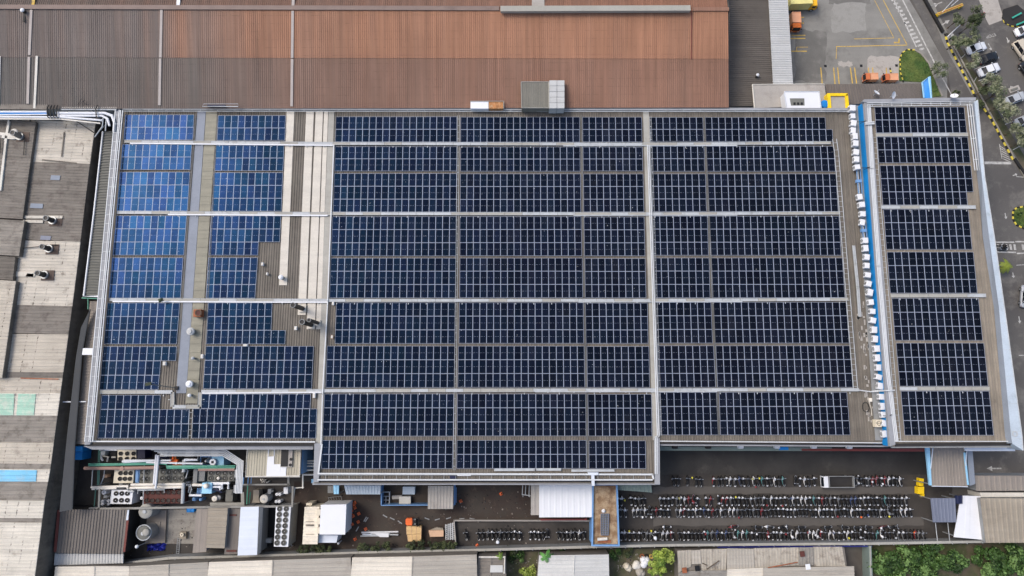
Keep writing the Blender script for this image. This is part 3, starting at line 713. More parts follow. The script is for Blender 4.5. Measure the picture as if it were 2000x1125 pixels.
A4(0, 7, 771.5, 856, 199, 190.5, 370.5, 367.8, [8, 12, 12])
A4(1, 0, 225.5, 274.4, 426, 423.7, 557.7, 556.8, [10] * 2)
A4(1, 1, 283.8, 333.6, 421.8, 419, 554.9, 553, [10] * 2)
A4(1, 2, 337, 412.6, 418, 413, 552.6, 549.7, [10] * 3)
A4(1, 3, 421.7, 498.5, 412.6, 407.5, 548.9, 545, [10, 10, 7])
A4(1, 4, 503, 582.4, 407, 402.3, 503.6, 498, [7] * 3)
A4(1, 5, 591.3, 672, 406.8, 403, 559.5, 556.8, [9, 9, 11])
A4(1, 6, 676, 759.3, 402, 396.5, 612.8, 608.9, [15] * 3)
b7 = A4(1, 7, 769.5, 856, 378, 374, 620, 617, [0, 17, 17])
# top row of that block starts right of the walkway bend
def extra_row(t, tl, tr, bl, br, n, z=ZM + .2):
    A, Bp, Cp, D = P(*tl, z), P(*tr, z), P(*br, z), P(*bl, z)
    for i in range(n):
        u = (i + .5) / n; c = A.lerp(Bp, u).lerp(D.lerp(Cp, u), .5); du = (Bp - A) / n; dv = D - A
        o = bpy.data.objects.new('panel', pme); COL.objects.link(o); o.parent = t; o.location = c - t.location
        o.rotation_euler = (0, 0, math.atan2(du.y, du.x)); o.scale = (du.length - .022, dv.length - .03, 1)
extra_row(b7, (394.5, 769.5), (607, 769.5), (393.5, 798), (606, 798), 15)
yr = [(227.8, 277.4), (286.2, 334.2), (338.7, 414.3), (422.7, 500), (503.8, 581.8), (591, 671), (675.6, 757), (769, 852), (859.7, 915.4)]
nr = [2, 2, 3, 3, 3, 3, 3, 3, 2]
xl2 = [(656, 655), (654.5, 653.4), (653, 650.4), (649.7, 646.7), (646.3, 643.7), (656.7, 654), (639, 636), (634, 629.9), (629, 628)]
xr2 = [(892.4, 892.4), (892.4, 892.4), (892.2, 891.8), (891.4, 891), (890.7, 890.2), (889.3, 888.6), (888.5, 887.4), (886.7, 885.6), (884.8, 883.7)]
for i in range(9): A4(2, i, *yr[i], *xl2[i], *xr2[i], [17 if i == 5 else 18] * nr[i])
xl3 = [(899.5, 899.5), (899.4, 899.3), (899, 898.4), (898, 898), (898, 897.5), (896.8, 896), (894.9, 893.8), (893, 892.5), (892.3, 891.5)]
xr3 = [(1132, 1132.2), (1132.9, 1133.4), (1134, 1134.7), (1135, 1136.6), (1137.5, 1138.5), (1139.4, 1140.2), (1141, 1142.4), (1143.9, 1145), (1145, 1145.8)]
for i in range(9): A4(3, i, yr[i][0] + (.6 if i < 3 else 0), yr[i][1] + (.4 if i < 3 else -.3), *xl3[i], *xr3[i], [18] * nr[i])
xl4 = [(1137.6, 1138), (1138.4, 1139), (1139.2, 1140), (1140.3, 1141.6), (1142, 1143), (1143, 1144.6), (1146, 1147), (1147.8, 1149.3), (1149.8, 1150.6)]
xr4 = [(1253.4, 1254.2), (1254.8, 1255.6), (1256.2, 1257.8), (1258.2, 1260), (1260.4, 1262), (1264.8, 1266), (1267.6, 1269), (1272.6, 1273.6), (1260.7, 1261.6)]
for i in range(9): A4(4, i, yr[i][0] + .8, yr[i][1] - .2, *xl4[i], *xr4[i], [8 if i == 8 else 9] * nr[i])
y5 = [(229, 276.4), (285.4, 334.7), (339.4, 413.3), (422, 498.8), (503.5, 581.6), (590.2, 670.2), (675, 756.6), (766.2, 849.7)]
xl5 = [(1268.6, 1269.4), (1270.2, 1271.4), (1272, 1274), (1275, 1277), (1277.7, 1279.6), (1280.6, 1282.6), (1283.8, 1286.4), (1288, 1290.5)]
xr5 = [(1373, 1374), (1375.4, 1376.4), (1378, 1380), (1381.7, 1384), (1385.2, 1387), (1388.8, 1392), (1393.6, 1398), (1400, 1403)]
for i in range(8): A4(5, i, *y5[i], *xl5[i], *xr5[i], [8] * nr[i])
xl6 = [(1377.2, 1378), (1379.3, 1381), (1381.7, 1384.2), (1385.6, 1387.6), (1388.8, 1390.5), (1393, 1396.5), (1397.7, 1401.5), (1404, 1407)]
xr6 = [(1625, 1626.8), (1628.4, 1632), (1633, 1637.2), (1639, 1643), (1645.4, 1650.5), (1652.7, 1659), (1659.7, 1666.2), (1654, 1661)]
for i in range(8): A4(6, i, *y5[i], *xl6[i], *xr6[i], [18, 19] if i == 0 else [18 if i == 7 else 19] * nr[i])
y7 = [(209, 259.6), (267.5, 318), (323.2, 400.6), (409, 487.2), (492, 572.6), (582.6, 664.8), (669.7, 754.4), (763.8, 850.3)]
xl7 = [(1708, 1711), (1712.7, 1716.2), (1718, 1724), (1725.4, 1730.8), (1732, 1738.4), (1741.4, 1748), (1749.6, 1757.2), (1759, 1766.8)]
xr7 = [(1883, 1888.4), (1890.2, 1895.4), (1896, 1904), (1891, 1899), (1900.8, 1909.2), (1911.2, 1919.6), (1921.6, 1930.2), (1931.8, 1941)]
for i in range(8): A4(7, i, *y7[i], *xl7[i], *xr7[i], [[13] * 2, [13] * 2, [13, 13, 12]][i] if i < 3 else [12] * 3, ZR + .2)

# ================================================================== EASTERN BLOCK
ep = Q([(1688, 198), (1905, 194), (1976, 868), (1740, 872)], ZR - .1)
eb = T('east_block', 'taller right-hand factory block with blue west wall and its own solar roof', 'factory', cen(ep))
b = B(); b.prism([Vector((p.x, p.y, 0)) for p in ep], 0, ZR - .12); fin(b, 'wall', 'wall_blue', eb)
b = B(); b.slab(ep, .15); fin(b, 'roof_deck', 'roof_east', eb)
b = B(); b.corr(*Q([(1702, 204), (1902, 202), (1972, 862), (1752, 864)], ZR - .02), pitch=.46, h=.09); fin(b, 'roof_sheeting', 'roof_east', eb)
strip('coping', [(1688, 196), (1700, 200), (1749, 868), (1738, 872)], 'coping', ZR + .4, .6, eb)
strip('coping', [(1684, 198), (1688, 194), (1906, 190), (1906, 196), (1692, 200)], 'coping', ZR + .6, .9, eb)
# broad parapet on the road side: slate inner slope and pale cap
a = Q([(1900, 200), (1910, 345), (1919, 460), (1941, 600), (1963, 853), (1966, 866)], ZR + .05)
c = Q([(1903, 200), (1917.5, 345), (1931.5, 460), (1951, 600), (1975, 853), (1977, 866)], ZR + 1.1)
d = Q([(1909, 195), (1923, 345), (1941.5, 460), (1961.5, 600), (1996, 853), (1998, 880)], ZR + 1.15)
def band(name, p, q, m, drop):
    b = B(); n = len(p); lo = [Vector((v.x, v.y, ZR - drop)) for v in q]
    for i in range(n - 1):
        b.face([p[i], p[i + 1], q[i + 1], q[i]][::-1]); b.face([q[i], q[i + 1], lo[i + 1], lo[i]])
    b.face([p[0], q[0], lo[0]]); b.face([p[-1], q[-1], lo[-1]]); return fin(b, name, m, eb)
band('parapet_slope', a, c, 'coping_slate', .1); band('parapet_cap', c, d, 'coping_blue', 2.5)
b = B()
for i in range(1, 24):
    t = i / 24 * (len(c) - 1); k = int(t); p, q = c[k].lerp(c[k + 1], t - k), d[k].lerp(d[k + 1], t - k); b.tube([p, q], .025, 4)
b.tube([v + Vector((.03, 0, .03)) for v in d], .06, 6); fin(b, 'cap_seams', 'galv', eb)
b = B(); b.slab(Q([(1884, 871), (1980, 871), (1983, 881), (1886, 881)], ZR - 3), .3); fin(b, 'lower_canopy', 'white_cool', eb)
strip('gutter', [(1748, 866), (1972, 864), (1974, 870), (1748, 872)], 'dark', ZR - .05, .3, eb)
strip('fascia', [(1740, 871), (1976, 869), (1977, 874), (1742, 875)], 'wall_grey', ZR - .35, .3, eb)
b = B(); p = P(1986, 848, ZR + 1.6); b.ring(p, .45, .3, p.z - .45, p.z - .35); fin(b, 'ring_mount', 'galv', eb)
ZE = ZR + .35
tray('guard_rail', 'guard rail along the lower eave of the right-hand roof', [(1750, 862), (1972, 862)], ZE, (0,), 1.8, 'galv_white', .06, .03, 'guard rail')
tray('guard_rail', 'three white rails along the top edge of right-hand roof', [(1694, 204), (1904, 201)], ZE + .2, (.3, 0, -.35), 1.6, 'galv_white', .05, .03, 'guard rail')
tray('pipe_rack', 'rack of parallel white pipes down the left of right-hand roof', [(1697, 204), (1703, 330), (1716, 520), (1733, 720), (1751, 862)], ZE, (.22, 0, -.25), 2.4, 'galv_white', .08, .03, 'pipe rack')
tray('cable_tray', 'cable ladder just left of the right-hand roof arrays', [(1708, 263), (1718, 410), (1731, 560), (1747, 760), (1756, 862)], ZE - .1, (-.3, .3), .9, 'galv', .04, .03)
tray('pipe_rack', 'rack of white pipes down the upper right roof edge', [(1897, 204), (1902, 250), (1912, 332)], ZE + .3, (-.7, -.3, .1, .5), 3, 'galv_white', .06, .05, 'pipe rack')
for lab, px in (('pale walkway below the topmost array on right-hand roof', [(1710, 263.6), (1891, 262.6)]), ('pale walkway below the third array on right-hand roof', [(1722, 404.6), (1906, 404.4)]),
                ('pale walkway below the fifth array on right-hand roof', [(1739, 577.4), (1926, 577)]), ('pale walkway below the seventh array on right-hand roof', [(1757, 759), (1933, 759)])):
    walkway(lab, px, ZR + .3, .5, 3)
tray('bracket_arm', 'short white bracket arm beside the topmost right-hand array', [(1690, 241), (1707, 240)], ZR + .7, (-.15, .15), .4, 'galv_white', .09, .03, 'bracket')
# narrow service ledge with air conditioners at the foot of the blue wall
b = B(); b.slab(Q([(1663, 206), (1680, 206), (1727, 860), (1710, 860)], ZM + .14), .1); S(b, 'service_ledge', 'wall_grey', 'narrow grey service ledge along the foot of the blue wall', 'ledge')
def ac_unit():
    t = T('air_conditioner', '', 'air conditioner', (0, 0, 0))
    b = B(); b.box((0, 0, .5), (.92, 1.05, .8)); b.box((0, 0, .93), (.84, .97, .06)); fin(b, 'casing', 'white', t)
    b = B(); b.ring((0, 0), .3, .26, 0, .04); b.box((0, 0, .02), (.56, .04, .03)); b.box((0, 0, .02), (.04, .56, .03))
    b.v = [Vector((-.46 - p.z, p.x, .5 + p.y)) for p in b.v]; fin(b, 'fan_grille', 'fan_dark', t)
    b = B()
    for s in (-1, 1): b.box((0, s * .4, .05), (.95, .1, .1))
    fin(b, 'feet', 'dark', t); return t
acp = [(1665, 211), (1666, 226), (1668, 240), (1667, 254), (1670, 266), (1671, 280), (1672.6, 296.6), (1673, 311), (1674, 326), (1681, 384), (1683, 399.5), (1686, 417.5), (1686, 433.7), (1690, 469.5), (1691, 484.5), (1694, 502), (1694.6, 518.4), (1696.5, 536.7), (1698, 554), (1700.6, 571), (1702.5, 590), (1704.7, 608), (1706.6, 625.6), (1709, 644), (1711, 662), (1712.6, 681), (1714.4, 699), (1716.7, 717.8), (1718, 736.4), (1720, 754), (1722.6, 775), (1725.6, 793.6), (1726.8, 810), (1728, 827), (1729.7, 847.7)]
ORD = ['first', 'second', 'third', 'fourth', 'fifth', 'sixth', 'seventh', 'eighth', 'ninth', 'tenth', 'eleventh', 'twelfth', 'thirteenth', 'fourteenth', 'fifteenth', 'sixteenth', 'seventeenth', 'eighteenth', 'nineteenth', 'twentieth']
def ordn(i): return ORD[i] if i < 20 else f'{i + 1}' + {1: 'st', 2: 'nd', 3: 'rd'}.get((i + 1) % 10, 'th')
ac0 = ac_unit()
for i, (x, y) in enumerate(acp):
    p = P(x, y, ZM + 1.4); p.z = ZM + .5
    g, k = (('run above the pipe gap', i) if i < 9 else ('run of four between pipe gaps', i - 9) if i < 13 else ('long lower run', i - 13))
    o = ac0 if i == 0 else cp(ac0)
    o.location = p + Vector((random.uniform(-.08, .08), 0, 0)); o.rotation_euler = (0, 0, R(-5 + random.uniform(-13, 13))); o.scale = (random.uniform(.85, 1.05), random.uniform(.82, 1.08), random.uniform(.85, 1.1))
    o['label'] = f'white air conditioner by blue wall, {ordn(k)} from top, {g}'; o['group'] = 'white air conditioners along the blue wall'
for g, (y0, y1, lab) in enumerate(((330, 378, 'tangle of blue and grey pipes in the upper gap between air conditioners'), (437, 464, 'tangle of grey pipes in the lower gap between air conditioners'))):
    t = T('pipe_bundle', lab, 'pipes', P(1680, y0, ZM + .2))
    for k in range(4):
        b = B(); x0 = 1672 + (y0 - 320) * .09 + k * 2.3; b.tube(Q([(x0, y0), (x0 + 2, (y0 + y1) / 2), (x0 + 4, y1)], ZM + .8), .07, 6); fin(b, 'pipe', ['blue_frame', 'galv', 'dark', 'blue_frame'][k], t)
    b = B(); p = P(1676 + (y0 - 320) * .09, (y0 + y1) / 2, ZM + .8); b.box(p, (.9, .5, .5)); fin(b, 'junction_box', 'blue_frame', t)
t = T('condenser', 'cream condenser left of the air conditioners near the lower eave', 'condenser', P(1717, 827, ZM))
b = B(); p = P(1717, 827, ZM + 1.2); b.box((p.x, p.y, ZM + .6), (1.0, 1.2, 1.0)); fin(b, 'casing', 'cream', t)
b = B(); b.ring(p, .36, .3, ZM + 1.1, ZM + 1.16); b.box((p.x, p.y, ZM + 1.13), (.6, .05, .04)); fin(b, 'fan', 'fan_mid', t)
for i, y in enumerate((238, 328, 812)):
    t = T('pipe_bracket', ['dark pipe bracket on blue wall beside upper air conditioners', 'dark pipe bracket on blue wall above the upper pipe gap', 'dark pipe bracket low on the blue wall'][i], 'bracket', P(1676 + (y - 215) * .087, y, ZM + 1.5))
    b = B(); x = 1672 + (y - 215) * .087; b.tube([P(x, y, ZM + 1.4), P(x + 9, y, ZM + 2.2), P(x + 18, y - 2, ZR + .9)], .05, 6); b.tube([P(x + 5, y + 4, ZM + 1.4), P(x + 18, y - 2, ZR + .9)], .04, 6); fin(b, 'arm', 'dark', t)
# ================================================================== NORTHERN WAREHOUSE
ZE1, ZR1, ZL = 10.6, 14.2, 12.4     # eave, ridge, sheet lap
wq = Q([(-60, 212), (1423, 210)], ZE1) + Q([(1422, 17), (-60, 17)], ZR1)
wt = T('rusty_warehouse', 'long warehouse with rust-brown ribbed roof along the top of the photo', 'warehouse', Vector((-20, wq[0].y + 10, 0)))
def wp(x, y):   # point on the southern slope
    k = (y - 17) / (211 - 17); return P(x, y, ZR1 + (ZE1 - ZR1) * k)
yN = wq[2].y + (wq[2].y - wq[1].y)
b = B(); x0, x1 = wp(-70, 120).x, wp(1423, 120).x
b.prism([Vector((x0, wq[0].y + .1, 0)), Vector((x1, wq[0].y + .1, 0)), Vector((x1, yN, 0)), Vector((x0, yN, 0))], 0, ZE1 - .15)
for x in (x0, x1): b.face([(x, wq[0].y + .1, ZE1 - .15), (x, wq[2].y, ZR1 - .1), (x, yN, ZE1 - .15)])
fin(b, 'wall', 'wall_grey', wt)
b = B(); b.corr(wp(-70, 17), wp(1422, 17), wp(1423, 115), wp(-70, 112), pitch=.36, h=.055); fin(b, 'upper_roof', 'rust_upper', wt)
b = B(); b.corr(wp(-70, 111.8) - Vector((0, 0, .06)), wp(1423, 114.8) - Vector((0, 0, .06)), wp(1423.5, 210), wp(-70, 213), pitch=.36, h=.055); fin(b, 'lower_roof', 'rust_lower', wt)
b = B(); A = wp(-70, 16.5); Bq = wp(1422, 16.5); b.corr(Vector((A.x, yN, ZE1)), Vector((Bq.x, yN, ZE1)), Bq, A, pitch=.36, h=.07); fin(b, 'far_roof', 'rust_far', wt)
def ws(name, x0, y0, x1, y1, wd, m, h=.16):
    a, c = wp(x0, y0) + Vector((0, 0, h)), wp(x1, y1) + Vector((0, 0, h)); d = (c - a).normalized(); n = Vector((-d.y, d.x, 0)).normalized() * wd / 2
    b = B(); b.slab([a + n, c + n, c - n, a - n], .12); return fin(b, name, m, wt)
dm('ridge_brown', C(128, 112, 104), var=.1, dirt=C(105, 90, 82)); dm('strip_pale', C(172, 164, 158), var=.06)
ws('ridge_cap', -70, 14, 975, 17, .8, 'ridge_brown', .2); ws('ridge_cap', 1352, 18.5, 1423, 18.5, .7, 'rust_lower', .2)
for q in ((62, 20, 58, 108), (57.5, 112, 55, 203), (316, 20, 314, 113), (313.5, 115, 312, 206), (572, 22, 571, 114), (571, 116, 570, 208)): ws('joint_strip', *q, .45, 'strip_pale')
for q in ((73, 110, 68, 214), (0, 110, -2, 214)): ws('flashing', *q, .4, 'white_dirty')
ws('joint_line', 1350.5, 22, 1350, 116, .12, 'rust_red')
ws('patch', -70, 208, 92, 209, 1.0, 'old_grey', .1)
for x, wd, m in ((349, .6, 'white'), (573, .5, 'strip_pale'), (66, .5, 'paint_yellow'), (1051, 2.2, 'roof_pale')):
    b = B(); A = P(x, 6, 14.0); b.box((A.x, A.y + .3, 14.12), (wd, 2.0, .1)); o = fin(b, 'roof_light', m, wt)
b = B(); A, Bq = P(978, 18.5, ZR1 + .6), P(1347, 18.5, ZR1 + .6)
b.box((A + Bq) / 2, ((Bq - A).length, .9, .7)); b.box((A + Bq) / 2 + Vector((0, 0, .38)), ((Bq - A).length + .1, 1.0, .06))
for k in range(1, 30): p = A.lerp(Bq, k / 30); b.box(p + Vector((0, 0, .42)), (.05, 1.0, .04))
S(b, 'ridge_vent', 'ridge_grey', 'long pale grey ridge vent on the rusty warehouse roof', 'ridge vent')
t = T('roof_monitor', 'grey ribbed lift house beside pale metal duct on the rusty roof', 'roof house', P(1045, 187, 10.6))
pts = Q([(1018, 160), (1072, 160), (1072, 211), (1019, 211)], 12.2); b = B(); b.prism([p - Vector((0, 0, 0)) for p in pts], 10.4, 12.18); fin(b, 'wall', 'rib_sage', t)
b = B(); b.corr(*[p + Vector((0, 0, .01)) for p in pts], pitch=.3, h=.06); fin(b, 'roof', 'rib_sage', t)
b = B(); e = [p + Vector((0, 0, .08)) for p in pts]
for i in range(4): b.tube([e[i], e[(i + 1) % 4]], .07, 4)
fin(b, 'trim', 'gutter_beige', t)
t = T('metal_duct', 'pale folded sheet metal duct housing beside ribbed lift house', 'duct', P(1088, 184, 10.6))
for k in range(2):
    for j in range(5):
        y0, y1 = 157 + j * 11, 157 + (j + 1) * 11 - .6; xx = 1073 + k * 15
        b = B(); q = Q([(xx, y0), (xx + 14.4, y0), (xx + 14.4, y1), (xx, y1)], 12.6 + (.1 if k == 0 else .02)); b.prism(q, 10.4, None); fin(b, 'sheet_panel', 'annex_white', t)
t = T('roof_hatch', 'low white box with a rusted half beside the roof edge', 'roof box', P(951, 205, 10.5))
b = B(); b.prism(Q([(919, 198), (954, 198), (954, 212), (919, 212)], 11.4), 10.3, None); fin(b, 'white_half', 'white', t)
b = B(); b.corr(*Q([(954.4, 198.6), (983, 198.6), (983, 212), (954.4, 212)], 11.3), pitch=.35, h=.06); b.prism(Q([(954.4, 198.6), (983, 198.6), (983, 212), (954.4, 212)], 11.25), 10.3, None); fin(b, 'rusted_half', 'rust_streak', t)
b = B(); q = Q([(918.5, 197.5), (984, 197.5), (984, 212)], 11.5)
for i in range(2): b.tube([q[i], q[i + 1]], .06, 4)
fin(b, 'trim', 'gutter_beige', t)
t = T('roof_vent', 'small white capped vent near the left ridge of the rusty roof', 'roof vent', wp(49, 24)); p = wp(49, 24)
b = B(); b.cyl(p, .28, p.z, p.z + .7); fin(b, 'pipe', 'dark', t); b = B(); b.dome(p, .38, p.z + .7, .25); fin(b, 'cap', 'white', t)
b = B(); q = wp(48, 35); b.box(q + Vector((0, 0, .1)), (.35, 1.6, .1)); S(b, 'roof_plate', 'dark', 'dark plate below the small capped vent on grey roof', 'plate')
b = B(); p = P(165, 195, 10.9)
for k in range(3): b.tube([P(152 + k * 8, 205, 10.8), P(160 + k * 5, 192 + k * 3, 11.3)], .04, 4)
S(b, 'scrap_wire', 'dark', 'bent dark wires on the left edge of the grey roof', 'wires')
t = T('maintenance_frame', 'thin grey frame standing on top edge above the wide gutter', 'frame', P(432, 203, 11))
b = B(); q = Q([(398, 203), (465, 203), (465, 208), (395, 208), (398, 203)], 11.4); b.tube(q, .05, 5); fin(b, 'rail', 'galv', t)
b = B(); b.prism(Q([(405, 204.5), (440, 204.5), (440, 207.5), (405, 207.5)], 11.2), 10.7, None); fin(b, 'platform', 'navy', t)

# ---------------- north-east annexes
building('annex', 'brown-grey low annex with ribbed roof beside rusty warehouse', 'annex', [(1420, -40), (1503, -40), (1512, 205), (1422, 208)], 6.5, 'wall_grey', 'annex_brown', 'u', .4)
canopy('dock_canopy', 'long pale grey loading dock canopy beside the concrete yard', 'canopy', [(1499, -40), (1536, -40), (1549, 164), (1510, 164)], 6.9, 'annex_white', 'u', .45)
tt = building('pale_annex', 'low pale grey flat-roofed annex below the dock canopy', 'annex', [(1470, 165), (1610, 164), (1616, 206), (1474, 211)], 7.0, 'wall_grey', 'roof_pale', 'v', 1.6, .02)
b = B(); q = Q([(1470, 165), (1610, 164)], 7.1) + Q([(1474, 211)], 7.1); b.tube([q[0], q[1]], .1, 4); b.tube([q[0], q[2]], .16, 4); fin(b, 'edge_trim', 'white_dirty', tt)
t = T('rooftop_house', 'white rooftop box with a grey louvred window on pale annex', 'rooftop box', P(1567, 196, 7))
b = B(); b.prism(Q([(1533, 180), (1599, 180), (1603, 212), (1537, 212)], 9.2), 7, None); fin(b, 'wall', 'white', t)
b = B(); b.prism(Q([(1542.5, 192), (1571, 192), (1571.5, 206), (1545, 206)], 9.23), 9.1, None); fin(b, 'window_recess', 'fan_grey', t)
b = B()
for x in (1550, 1557, 1564): b.prism(Q([(x, 200), (x + 4, 200), (x + 4, 204.5), (x, 204.5)], 9.3), 9.2, None)
fin(b, 'louvre', 'black', t)
b = B(); q = Q([(1532, 179), (1600, 179), (1604, 212), (1536, 212), (1532, 179)], 9.25); b.tube(q, .08, 4); fin(b, 'trim', 'white_cool', t)
t = T('yellow_frame_hatch', 'bright yellow framed roof hatch beside the blue drum', 'roof hatch', P(1637, 197, 7))
for q in ([(1616, 182), (1656, 182), (1656, 187), (1622, 187)], [(1616, 182), (1622, 187), (1624, 212), (1617, 212)], [(1651, 187), (1656, 182), (1659, 212), (1653, 212)]):
    b = B(); b.prism(Q(q, 8.4), 6.2, None); fin(b, 'frame', 'yellow', t)
b = B(); b.prism(Q([(1622, 187), (1651, 187), (1653, 212), (1624, 212)], 8.1), 6.2, None); fin(b, 'lid', 'roof_pale', t)
t = T('blue_drum', 'blue cylindrical tank beside the yellow framed hatch', 'tank', P(1610, 204, 7))
p = P(1611, 203, 8.2); b = B(); b.cyl(p, .75, 6.9, 8.2, 14); fin(b, 'shell', 'blue_bright', t); b = B(); b.dome(p, .75, 8.2, .2, 14); fin(b, 'lid', 'blue_bright', t)
tt = building('taupe_canopy_block', 'low taupe roofed block behind the eastern solar roof', 'block', [(1612, 164.5), (1800, 163), (1818, 196), (1616, 206)], 6.2, 'wall_grey', 'roof_taupe', 'v', .5)
t = T('blue_sign_panel', 'tilted bright blue panel with pale blue side frame', 'sign panel', P(1808, 170, 5))
b = B(); b.slab([P(1801, 161, 7.6), P(1815, 150, 8.4), P(1819, 192, 8.2), P(1805, 192, 7.4)], .15); fin(b, 'panel', 'blue_bright', t)
b = B(); q = [P(1801, 161, 7.65), P(1815, 150, 8.45), P(1819, 192, 8.25)]; b.tube(q, .14, 5); b.tube([P(1801, 161, 7.65), P(1804.5, 191, 7.5)], .14, 5); fin(b, 'frame', 'blue_light', t)
def dish(lab, x, y, z, rz):
    t = T('satellite_dish', lab, 'dish', P(x, y, z)); p = P(x, y, z)
    b = B(); n = 16
    vs = [p + Vector((0, 0, .9))]
    for i in (1, 2, 3):
        rr = .62 * i / 3
        for j in range(n):
            a = 2 * math.pi * j / n; v = Vector((rr * math.cos(a), rr * math.sin(a), rr * rr * .5)); v = Matrix.Rotation(rz, 3, 'Z') @ Matrix.Rotation(.7, 3, 'X') @ v; vs.append(p + Vector((0, 0, .9)) + v)
    fs = [(0, 1 + j, 1 + (j + 1) % n) for j in range(n)] + [(1 + i * n + j, 1 + (i + 1) * n + j, 1 + (i + 1) * n + (j + 1) % n, 1 + i * n + (j + 1) % n) for i in range(2) for j in range(n)]
    b.mesh(vs, fs); fin(b, 'reflector', 'white', t)
    b = B(); b.tube([p, p + Vector((0, 0, .9))], .06, 6); b.tube([p + Vector((0, 0, .9)), p + Matrix.Rotation(rz, 3, 'Z') @ Vector((0, -.5, 1.5))], .04, 5); fin(b, 'mast', 'galv', t)
dish('white satellite dish on taupe roof near the blue wall corner', 1706, 186, 6.5, 2.5)
dish('white satellite dish on the top right parapet', 1857, 193, ZR + .6, 3.6)
dish('small white aerial dish on the top parapet of right-hand roof', 1738, 190, ZR + .5, 1.0)
t = T('roof_vent', 'white topped dark vent pipe on the brown annex roof', 'roof vent', P(1479, 148, 6.5)); p = P(1480, 146, 7.3)
b = B(); b.tube([P(1477, 151, 6.5), p], .22, 8); fin(b, 'pipe', 'dark', t); b = B(); b.dome((p.x, p.y), .3, p.z - .05, .25, 12); fin(b, 'cap', 'white', t)

# ================================================================== VEHICLES
def loft(b, st, n=10, p=3.):
    """st: (x, y half width, z0, z1) stations along x with superellipse sections"""
    vs = []
    for x, hw, z0, z1 in st:
        for j in range(n):
            a = 2 * math.pi * (j + .5) / n; ca, sa = math.cos(a), math.sin(a)
            vs.append(Vector((x, hw * math.copysign(abs(ca) ** (2 / p), ca), (z0 + z1) / 2 + (z1 - z0) / 2 * math.copysign(abs(sa) ** (2 / p), sa))))
    m = len(st)
    fs = [(i * n + j, i * n + (j + 1) % n, (i + 1) * n + (j + 1) % n, (i + 1) * n + j) for i in range(m - 1) for j in range(n)]
    fs = [f[::-1] for f in fs]
    b.mesh(vs, fs + [list(range(n)), list(range((m - 1) * n, m * n))[::-1]])
def wheel(t, x, y, r=.32, wd=.2):
    b = B(); b.tube([(x, y - wd / 2, r), (x, y + wd / 2, r)], r, 14); o = fin(b, 'wheel', 'tyre', None)
    o.parent = t
    b = B(); s = 1 if y > 0 else -1; b.tube([(x, y + s * wd * .4, r), (x, y + s * (wd / 2 + .012), r)], r * .6, 10); k = fin(b, 'rim', 'chrome', None); k.parent = o
def part(b, name, m, t, smooth=False):
    o = fin(b, name, m, None, None, smooth); o.parent = t; return o
def car(name, label, x, y, ang, paint, L=4.3, W=1.76, suv=False):
    t = T(name, label, 'car', (0, 0, 0)); h = .95 if not suv else 1.1
    b = B(); k = L / 4.3
    loft(b, [(-2.15 * k, W * .36, .35, h * .72), (-2.05 * k, W * .46, .25, h * .86), (-1.5 * k, W * .5, .2, h * .96), (-.3 * k, W * .5, .2, h), (1.0 * k, W * .5, .2, h * .95), (1.75 * k, W * .47, .22, h * .8), (2.05 * k, W * .42, .28, h * .7), (2.15 * k, W * .33, .35, h * .6)], 14, 4)
    part(b, 'body', paint, t, True)
    zt = 1.45 if not suv else 1.8; rb = -1.45 if not suv else -1.95; rf = -.85 if not suv else -1.75
    def ringq(x, hw, z): return [Vector((x * k, -hw, z)), Vector((x * k, hw, z))]
    A, Bq, Cq, D = ringq(1.0, W * .43, h * .93), ringq(.25, W * .36, zt), ringq(rf, W * .35, zt), ringq(rb, W * .42, h * .93)
    b = B(); b.face([A[0], A[1], Bq[1], Bq[0]]); part(b, 'windscreen', 'glass_dark', t)
    b = B(); b.face([D[1], D[0], Cq[0], Cq[1]]); part(b, 'rear_window', 'glass_dark', t)
    for s in (0, 1):
        b = B(); q = [A[s], Bq[s], Cq[s], D[s]]; b.face(q if s else q[::-1]); part(b, 'side_window', 'glass_dark', t)
    b = B(); b.slab([Bq[0] + Vector((.1, -.02, .03)), Bq[1] + Vector((.1, .02, .03)), Cq[1] + Vector((-.1, .02, .03)), Cq[0] + Vector((-.1, -.02, .03))], .06)
    for s in (0, 1):
        b.tube([A[s], Bq[s]], .045, 5); b.tube([D[s], Cq[s]], .055, 5); m1, m2 = (A[s] + D[s]) / 2, (Bq[s] + Cq[s]) / 2; b.tube([m1, m2], .035, 4)
    part(b, 'roof', paint, t)
    for s in (-1, 1):
        b = B(); b.box((2.02 * k, s * W * .33, h * .62), (.16, .34, .14)); part(b, 'headlight', 'chrome', t)
        b = B(); b.box((-2.08 * k, s * W * .36, h * .7), (.1, .26, .16)); part(b, 'tail_light', 'wall_red', t)
        b = B(); b.box((.85 * k, s * (W * .5 + .08), h), (.14, .2, .12)); part(b, 'mirror', paint, t)
        for xx in (-1.32, 1.3): wheel(t, xx * k, s * (W * .5 - .1))
    t.location = P(x, y, 0) + Vector((0, 0, .012)); t.rotation_euler = (0, 0, R(ang)); return t
car('parked_car', 'white car half hidden under the dark topmost tree cluster', 1903, 97, 19, 'car_white', 4.0)
car('parked_car', 'black car between two white cars in the car park', 1926, 116, 19, 'car_black', 4.0)
car('parked_car', 'large white estate car fully visible below black car', 1927, 139, 20, 'car_white', 4.5, 1.8)
car('parked_car', 'silver car half under trees with dark windscreen', 1978, 195, 22, 'car_silver')
car('parked_car', 'pale car mostly under the lower right trees', 1996, 237, 22, 'car_silver', 4.0)
car('parked_car', 'white car at upper right edge by the dark island', 1996, 62, 20, 'car_white', 3.9)
car('parked_suv', 'beige boxy off-roader at the right edge of the car park', 1990, 102, -62, 'car_beige', 4.3, 1.8, True)
car('parked_car', 'dark and white car driving on the east road edge', 1998, 580, 80, 'car_silver', 4.2)
